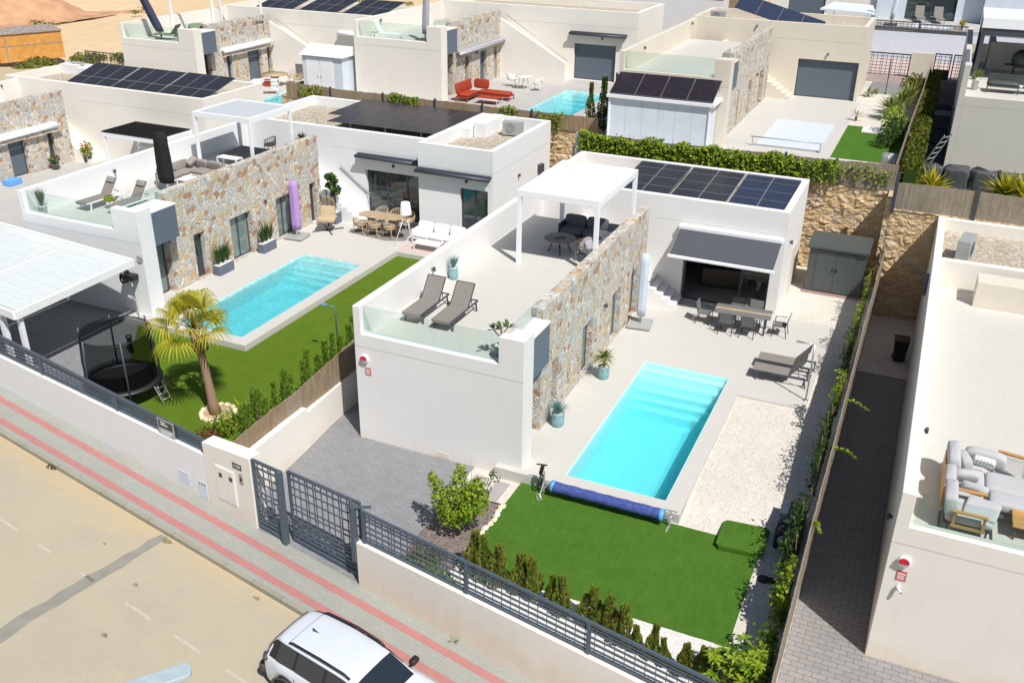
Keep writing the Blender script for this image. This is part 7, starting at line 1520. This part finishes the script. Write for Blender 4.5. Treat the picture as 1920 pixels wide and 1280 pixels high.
# wasteland container
ct = thing('site_container', 'rusty orange site container with a weathered grey roof on the wasteland', 'container', (-57.3, 38.3, 1.0), 66)
b = MB(); b.box(-2.6, -1.2, 0, 2.6, 1.2, 2.2); b.build('body', 'orange', ct); b = MB(); b.add([(-2.7, -1.3, 2.22), (2.7, -1.3, 2.22), (2.7, 1.3, 2.4), (-2.7, 1.3, 2.4), (-2.7, -1.3, 2.28), (2.7, -1.3, 2.28), (2.7, 1.3, 2.5), (-2.7, 1.3, 2.5)], [(3, 2, 1, 0), (4, 5, 6, 7), (0, 1, 5, 4), (1, 2, 6, 5), (2, 3, 7, 6), (3, 0, 4, 7)]); b.build('roof', 'rust', ct)
b = MB(); b.box(-2.61, -1.215, 1.25, 2.61, -1.201, 1.32); b.box(-2.0, -1.22, 0, -1.9, -1.201, 2.2); b.build('rail_strip', 'rust', ct)
for k, (x, y, r, l) in enumerate(((-52.5, 40.0, 1.5, 'green scrub bush beside the rusty container'), (-54.2, 36.6, 1.3, 'low scrub in front of the rusty container'), (-49.8, 41.5, 1.3, 'patch of olive scrub right of the rusty container'), (-53.0, 34.0, 1.0, 'yellowish scrub at the far-left verge'), (-51.3, 38.2, 1.1, 'dry scrub between container and street'))):
    tree('scrub_bush', l, (x, y, .9), [((0, 0, .3), (r, r*.8, .45)), ((.8, .4, .25), (r*.6, r*.6, .35))], [([(0, 0, 0), (0, 0, .3)], [.03, .02], 5)], 'scrub', 420, .3, 'bush', 100+k, 'scrub bushes on the wasteland')
q = random.Random(77); b = MB()
for k in range(26): cloud(b, (q.uniform(-75, -30), q.uniform(48, 95), 1.2), (q.uniform(.6, 1.8), .7, .2), 50, .3, q, .1)
tag(b.build('scrub_tufts', 'scrub'), 'scattered dry scrub tufts on the distant sandy ground', 'scrub', kind='stuff')
lattice('dark lattice fence on the side street left of the upper-left villa', -48.6, -44.7, 36.4, 1.3, 2.6, 'side_railing', None, .3, .22)
# H: tarps, ladder, terrace things
for k, (x, w2, l) in enumerate(((14.7, 1.15, 'first dark tarpaulin-covered bundle with a blue patch beside the ladder'), (15.85, 1.15, 'second dark tarpaulin bundle with a blue patch and folds'), (17.0, 1.2, 'third dark tarpaulin-covered box, the squarest'), (18.1, 1.1, 'fourth dark tarpaulin-covered bundle, half behind a yucca'))):
    t = thing('covered_furniture', l, 'tarpaulin bundle', (x, 26.2, HZ+.03), 0, 'tarpaulin-covered furniture'); b = MB(); n = 26; vs = []; q = random.Random(k)
    for j in range(7):
        u = j/6
        for i in range(n):
            a = 2*PI*i/n; e = .35; rx_ = w2/2*(1.06-.14*u)*math.copysign(abs(math.cos(a))**e, math.cos(a)); ry_ = .5*(1.1-.2*u)*math.copysign(abs(math.sin(a))**e, math.sin(a)); z = .95*min(1, u*1.15)+.16*MN.noise(Vector((rx_*3, ry_*3, k)))*u
            f_ = 1+.12*math.sin(i*2.3+k+u*2)*(1-.6*u); vs.append((rx_*f_, ry_*f_, z))
    b.add(vs, [(j*n+i, j*n+(i+1) % n, (j+1)*n+(i+1) % n, (j+1)*n+i) for j in range(6) for i in range(n)]+[tuple(6*n+i for i in range(n))], True); b.build('tarpaulin', 'tarp', t)
t = thing('leaning_ladder', 'grey ladder leaning on the shaded side of the upper-right villa', 'ladder', (0, 0, 0)); b = MB(); p0, p1 = Vector((14.35, 28.8, HZ)), Vector((15.2, 28.4, HZ+2.0)); s_ = Vector((.16, .3, 0))
b.bar(p0-s_, p1-s_, .05); b.bar(p0+s_, p1+s_, .05)
for k in range(7): c = p0.lerp(p1, (k+.5)/7); b.bar(c-s_, c+s_, .03)
b.build('rungs', 'gmetal', t)
lattice('low dark mesh pen in the shaded rear alley', 14.3, 15.2, 35.0, HZ, HZ+.9, 'mesh_railing', None, .2, .2)
hpz = HZ+3.05
pg = pergola('pergola', 'dark pergola with white roof edge on the upper-right terrace', (HX+.6, HY+8.0, hpz), 0, 6, 6.3, 3.1, 'dark', 'dark', pw=.2, bh=.75); b = MB(); b.box(-.04, -.06, 2.75, 6.04, -.003, 3.25); b.box(-.04, -.003, 3.11, 6.04, 6.3, 3.17); b.build('roof_edge', 'wmetal', pg)
t = thing('barbecue', 'large dark green covered barbecue in the shade of the upper-right pergola', 'barbecue', (HX+3.1, HY+10.6, hpz)); b = MB(); b.lathe([(.5, .5), (.62, .8), (.55, 1.2), (.3, 1.4), (.01, 1.42)], 20); b.build('lid', 'shedm', t); b = MB()
for x, y in ((-.4, -.3), (.4, -.3), (-.4, .3), (.4, .3)): b.box(x-.03, y-.03, 0, x+.03, y+.03, .6)
b.build('legs', 'black', t); b = MB(); b.box(-.9, -.3, .55, -.5, .3, .6); b.build('shelf', 'black', t)
t = thing('outdoor_sofa', 'dark slatted outdoor sofa on the upper-right terrace', 'sofa', (HX+1.3, HY+4.4, hpz)); b = MB(); b.box(0, 0, .3, 1.5, .8, .38); b.box(0, .75, .38, 3.4, .81, .8); b.box(1.5, .2, .3, 3.4, .75, .34)
for x in (0, 1.45, 3.3): b.box(x, 0, 0, x+.06, .06, .3)
for k in range(24): b.box(.02+k*.14, .76, .38, .07+k*.14, .80, .8)
b.box(0, .74, .8, 3.4, .83, .86)
b.build('frame', 'shedm', t)
for k in range(9): 
    b = MB(); b.box(1.55+k*.2, .2, .345, 1.67+k*.2, .74, .37); b.build('slat', 'wmetal' if k < 99 else 'dark', t)
b = MB(); b.pillow((.75, .4, .47), (1.4, .75, .2), n=4, p=5); b.build('cushion', 'shedm', t)
p = pot('potted_palm', 'small spiky palm in a grey pot at the corner of the upper-right terrace', (HX+.75, HY+4.9, hpz), 'gmetal', .17, .45); b = MB(); spiky(b, (0, 0, .6), 60, .7, .04, rr, .9, .0, -.3); b.build('foliage', 'yucca', p)
# ================================================================== LITTER OF THE STREET, CAR, LAMP
t = thing('weed', 'dry weed growing at the foot of the cream street wall', 'weed', (6.35, -6.02, zs(6.35))); b = MB(); spiky(b, (0, 0, 0), 14, .22, .02, rr, 1.2, -.1, -.3); b.build('blades', 'scrub', t)
p = sp(-6.2, -6.42); t = thing('dead_leaves', 'little clump of reddish leaves on the kerb edge', 'leaf litter', (p.x, p.y, p.z-.12)); b = MB(); cloud(b, (0, 0, .05), (.22, .12, .06), 40, .08, rr, .1); b.build('leaves', 'redleaf', t)
# car ------------------------------------------------------------
car = thing('parked_car', 'white compact SUV with black roof rails parked at the kerb', 'car', (5.30, -8.60, 0), -8.2)
car.location.z = rg(5.30, -8.60)+.002; car.rotation_euler = (0, math.atan(.06), R_(-8.2))
CL, CW = 4.30, 1.77
# sections along x (rear -> front): x, half width at belt, z bottom, z belt, z top(of body side / bonnet), roof? 
def lerp(a, b_, u): return a+(b_-a)*u
def prof(x):  # returns (zbelt, ztop, halfw, roofhalf)
    zb = [(-2.12, .86), (-1.9, .98), (-1.2, 1.02), (0, .98), (1.0, .97), (1.55, .95), (1.95, .80), (2.15, .62)]
    zt_ = [(-2.12, .90), (-2.04, 1.06), (-1.86, 1.36), (-1.74, 1.46), (-1.35, 1.515), (-.6, 1.545), (.1, 1.52), (.42, 1.46), (1.02, 1.06), (1.25, 1.02), (1.55, .98), (1.95, .84), (2.15, .64)]
    hw = [(-2.12, .66), (-1.95, .80), (-1.5, .86), (0, .875), (1.2, .87), (1.7, .84), (1.98, .74), (2.15, .55)]
    rh = [(-2.12, .62), (-1.95, .56), (-1.80, .47), (-1.70, .53), (-1.5, .565), (-1.2, .585), (-.6, .60), (.1, .59), (.42, .59), (1.02, .70), (1.25, .74), (1.7, .70), (1.98, .62), (2.15, .48)]
    def it(T):
        for (a, c), (d, e) in zip(T, T[1:]):
            if a <= x <= d: return lerp(c, e, (x-a)/(d-a))
        return T[0][1] if x < T[0][0] else T[-1][1]
    return it(zb), it(zt_), it(hw), it(rh)
xs = [-2.12, -2.05, -1.95, -1.86, -1.80, -1.72, -1.62, -1.5, -1.35, -1.1, -.85, -.6, -.35, -.1, .1, .28, .42, .6, .8, 1.02, 1.12, 1.25, 1.4, 1.55, 1.72, 1.85, 1.95, 2.05, 2.12, 2.15]
RX_, FX_ = -1.30, 1.28; WR = .345
def section(x):
    zb, zt2, hw, rh = prof(x); lo = .28
    for wx in (RX_, FX_):
        if abs(x-wx) < .40: lo = max(lo, .33+math.sqrt(max(0, .40**2-(x-wx)**2)))
    lo = min(lo, zb-.12)
    pts = [(hw*.93, lo), (hw*.99, lerp(lo, zb, .35)), (hw, lerp(lo, zb, .7)), (hw*.965, zb), (lerp(hw*.95, rh, .12), lerp(zb, zt2, .12)), (lerp(hw*.95, rh, .55), lerp(zb, zt2, .5)), (lerp(hw*.95, rh, .92), lerp(zb, zt2, .88)), (rh*.93, lerp(zb, zt2, .97)), (rh*.55, zt2+.012), (0, zt2+.018)]
    return [Vector((x, y, z)) for y, z in pts]
secs = [section(x) for x in xs]; n = len(secs[0]); b = MB(); gl = MB()
full = [[Vector((p.x, -p.y, p.z)) for p in s] + [p for p in s[:-1]][::-1] for s in secs]; m2 = len(full[0])
vs = [p for s in full for p in s]; fb = []
for i in range(len(full)-1):
    for k in range(m2-1): fb.append((i*m2+k, (i+1)*m2+k, (i+1)*m2+k+1, i*m2+k+1))
fb.append(tuple(range(m2))); fb.append(tuple((len(full)-1)*m2+k for k in range(m2))[::-1])
b.add(vs, fb, True); body = fix(b.build('body', 'carw', car)); sub = body.modifiers.new('sub', 'SUBSURF'); sub.levels = 2; sub.render_levels = 2
def glassband(name, x0, x1, k0, k1, side, mat='carg', off=.012, nseg=8, inset=.0):
    g = MB(); rows = []
    for i in range(nseg+1):
        x = lerp(x0, x1, i/nseg); s = section(x); r_ = []
        for k in range(k0, k1+1):
            p = s[k]; nn = Vector((0, 1, .5)).normalized() if k < 7 else Vector((0, 0, 1)); r_.append(Vector((p.x, side*(p.y+nn.y*off), p.z+nn.z*off)))
        rows.append(r_)
    w3 = k1-k0+1; g.add([p for r_ in rows for p in r_], [(i*w3+k, i*w3+k+1, (i+1)*w3+k+1, (i+1)*w3+k) for i in range(nseg) for k in range(w3-1)], True); return g.build(name, mat, car)
for sd in (-1, 1):
    for (x0, x1, nm) in ((-1.62, -1.12, 'quarter_window'), (-1.05, -.32, 'rear_side_window'), (-.24, .52, 'front_side_window')): glassband(nm, x0, x1, 4, 6, sd, off=.014)
    glassband('window_surround', -1.97, .72, 4, 6, sd, 'black', .008, 18)
def top_glass(name, xa, xb, mat='carg', off=.016, wf=.96):
    g = MB(); rows = []; nseg = 8
    for i in range(nseg+1):
        x = lerp(xa, xb, i/nseg); s = section(x); r_ = []
        row = [s[7]*1, s[8]*1, s[9]*1]
        L2_ = [Vector((p.x, -p.y*wf, p.z)) for p in row]+[Vector((p.x, p.y*wf, p.z)) for p in row[:-1]][::-1]
        rows.append([Vector((p.x, p.y, p.z+off)) for p in L2_])
    w3 = 5; g.add([p for r_ in rows for p in r_], [(i*w3+k, (i+1)*w3+k, (i+1)*w3+k+1, i*w3+k+1) for i in range(nseg) for k in range(w3-1)], True); return g.build(name, mat, car)
top_glass('windscreen', .46, 1.04, off=.02, wf=1.0); top_glass('rear_window', -2.04, -1.815, off=.02, wf=1.12)
# spoiler, rails, antenna, trim, lights
for sd in (-1, 1):
    g = MB(); g.tube([(-1.40, sd*.55, 1.50), (-1.30, sd*.56, 1.555), (-.5, sd*.58, 1.60), (.15, sd*.57, 1.565), (.30, sd*.565, 1.50)], .026, 8); g.build('roof_rail', 'black', car)
    g = MB(); g.pillow((.80, sd*.965, 1.05), (.16, .24, .16), (0, 0, 0), 4, 3); g.bar((.80, sd*.80, 1.0), (.80, sd*.95, 1.02), .06); g.build('wing_mirror', 'black', car)
    for wx in (RX_, FX_):
        g = MB(); N2 = 26; ro, ri = .42, .36; vs = []
        for k in range(N2+1): a = PI*(k/N2)*1.16-.25; vs += [(wx+ro*math.cos(a), sd*.875, .335+ro*math.sin(a)), (wx+ri*math.cos(a), sd*.893, .335+ri*math.sin(a)), (wx+ri*math.cos(a), sd*.80, .335+ri*math.sin(a))]
        g.add(vs, [(3*k, 3*k+3, 3*k+4, 3*k+1) for k in range(N2)]+[(3*k+1, 3*k+4, 3*k+5, 3*k+2) for k in range(N2)], True); g.build('wheel_arch', 'trim', car)
        wh = MB(); wh.x = Matrix.Translation((wx, sd*.76, .335)) @ Matrix.Rotation(R_(90), 4, 'X'); wh.lathe([(.20, -.10), (.30, -.10), (.335, -.07), (.335, .07), (.30, .10), (.20, .10)], 30); wo = wh.build('wheel', 'tyre', car)
        g = MB(); g.x = Matrix.Translation((wx, sd*.865, .335)) @ Matrix.Rotation(R_(90), 4, 'X'); g.lathe([(.19, .0), (.225, .0)], 24, cap=False)
        for k in range(5): a = 2*PI*k/5; g.bar((.03*math.cos(a), .03*math.sin(a), 0), (.215*math.cos(a), .215*math.sin(a), 0), .06, .02)
        g.lathe([(.05, -.015), (.05, .015)], 12); g.build('rim', 'steel', wo)
    g = MB(); g.bar((-.9, sd*.885, .34), (.88, sd*.885, .34), .04, .14); g.build('sill_trim', 'trim', car)
    g = MB(); g.pillow((-1.95, sd*.70, .93), (.20, .24, .12), (0, 0, sd*-.6), 4, 3); g.build('tail_light', 'trim', car)
    g = MB(); g.pillow((1.98, sd*.64, .74), (.22, .24, .13), (0, 0, sd*.6), 4, 3); g.build('headlight', 'clear' if 0 else 'gmetal', car)
    for x in (-.55, .35): g = MB(); g.tube([(x-.09, sd*.885, .86), (x, sd*.905, .865), (x+.09, sd*.885, .86)], .016, 6); g.build('door_handle', 'carw', car)
    g = MB(); 
    for x in (-1.02, -.26, .78): g.bar((x, sd*.884, .42), (x+.01, sd*.872, .94), .006, .008)
    g.build('door_seam', 'trim', car)
g = MB(); g.pillow((-2.12, 0, .48), (.20, 1.5, .30), n=5, p=6); g.build('rear_bumper', 'trim', car); g = MB(); g.pillow((2.12, 0, .42), (.18, 1.35, .26), n=5, p=6); g.build('front_bumper', 'trim', car)
g = MB(); g.box(-1.43, -.56, 1.527, -1.425, .56, 1.533) if 0 else g.tube([(-1.405, -.56, 1.512), (-1.405, 0, 1.528), (-1.405, .56, 1.512)], .005, 4); g.build('tailgate_seam', 'trim', car)
g = MB(); g.add([(-1.22, -.035, 1.53), (-1.22, .035, 1.53), (-1.02, 0, 1.535), (-1.24, 0, 1.61)], [(0, 1, 2), (0, 3, 1), (1, 3, 2), (2, 3, 0)]); g.build('antenna_fin', 'dark', car)
# street lamp (only its head is in view)
lm = thing('street_lamp', 'pale flat head of a street lamp close to the camera at the bottom edge', 'street lamp', (0, 0, 0))
a, c = Vector((7.33, -14.78, 6.45)), Vector((6.75, -15.55, 6.45)); d = (c-a).normalized(); s_ = d.cross(Vector((0, 0, 1)))
b = MB(); L3 = .78; w4 = .125; P = []
for k in range(9): an = -PI/2+PI*k/8; P.append(a+s_*w4*math.sin(an)+d*(.09-.09*math.cos(an)))
P += [a+s_*w4+d*L3, a-s_*w4+d*L3]
n_ = len(P); b.add([p_ for p_ in P]+[p_+Vector((0, 0, .07)) for p_ in P], [tuple(range(n_))[::-1], tuple(range(n_, 2*n_))]+[(i, (i+1) % n_, n_+(i+1) % n_, n_+i) for i in range(n_)]); M['lamph'] = m_plain('pale_blue_lamp_paint', (.42, .52, .56), .5, .1, .08, 9); fix(b.build('lamp_head', 'lamph', lm, .012, 2))
b = MB(); b.tube([a+d*L3+Vector((0, 0, .035)), a+d*1.5+Vector((0, 0, 0)), a+d*1.9+Vector((0, 0, -.4)), a+d*1.95+Vector((0, 0, -7.6))], [.035, .04, .05, .08], 10); b.build('pole', 'gmetal', lm)
for o in [o for o in COL.objects if o.type == 'EMPTY' and not o.children]: bpy.data.objects.remove(o)
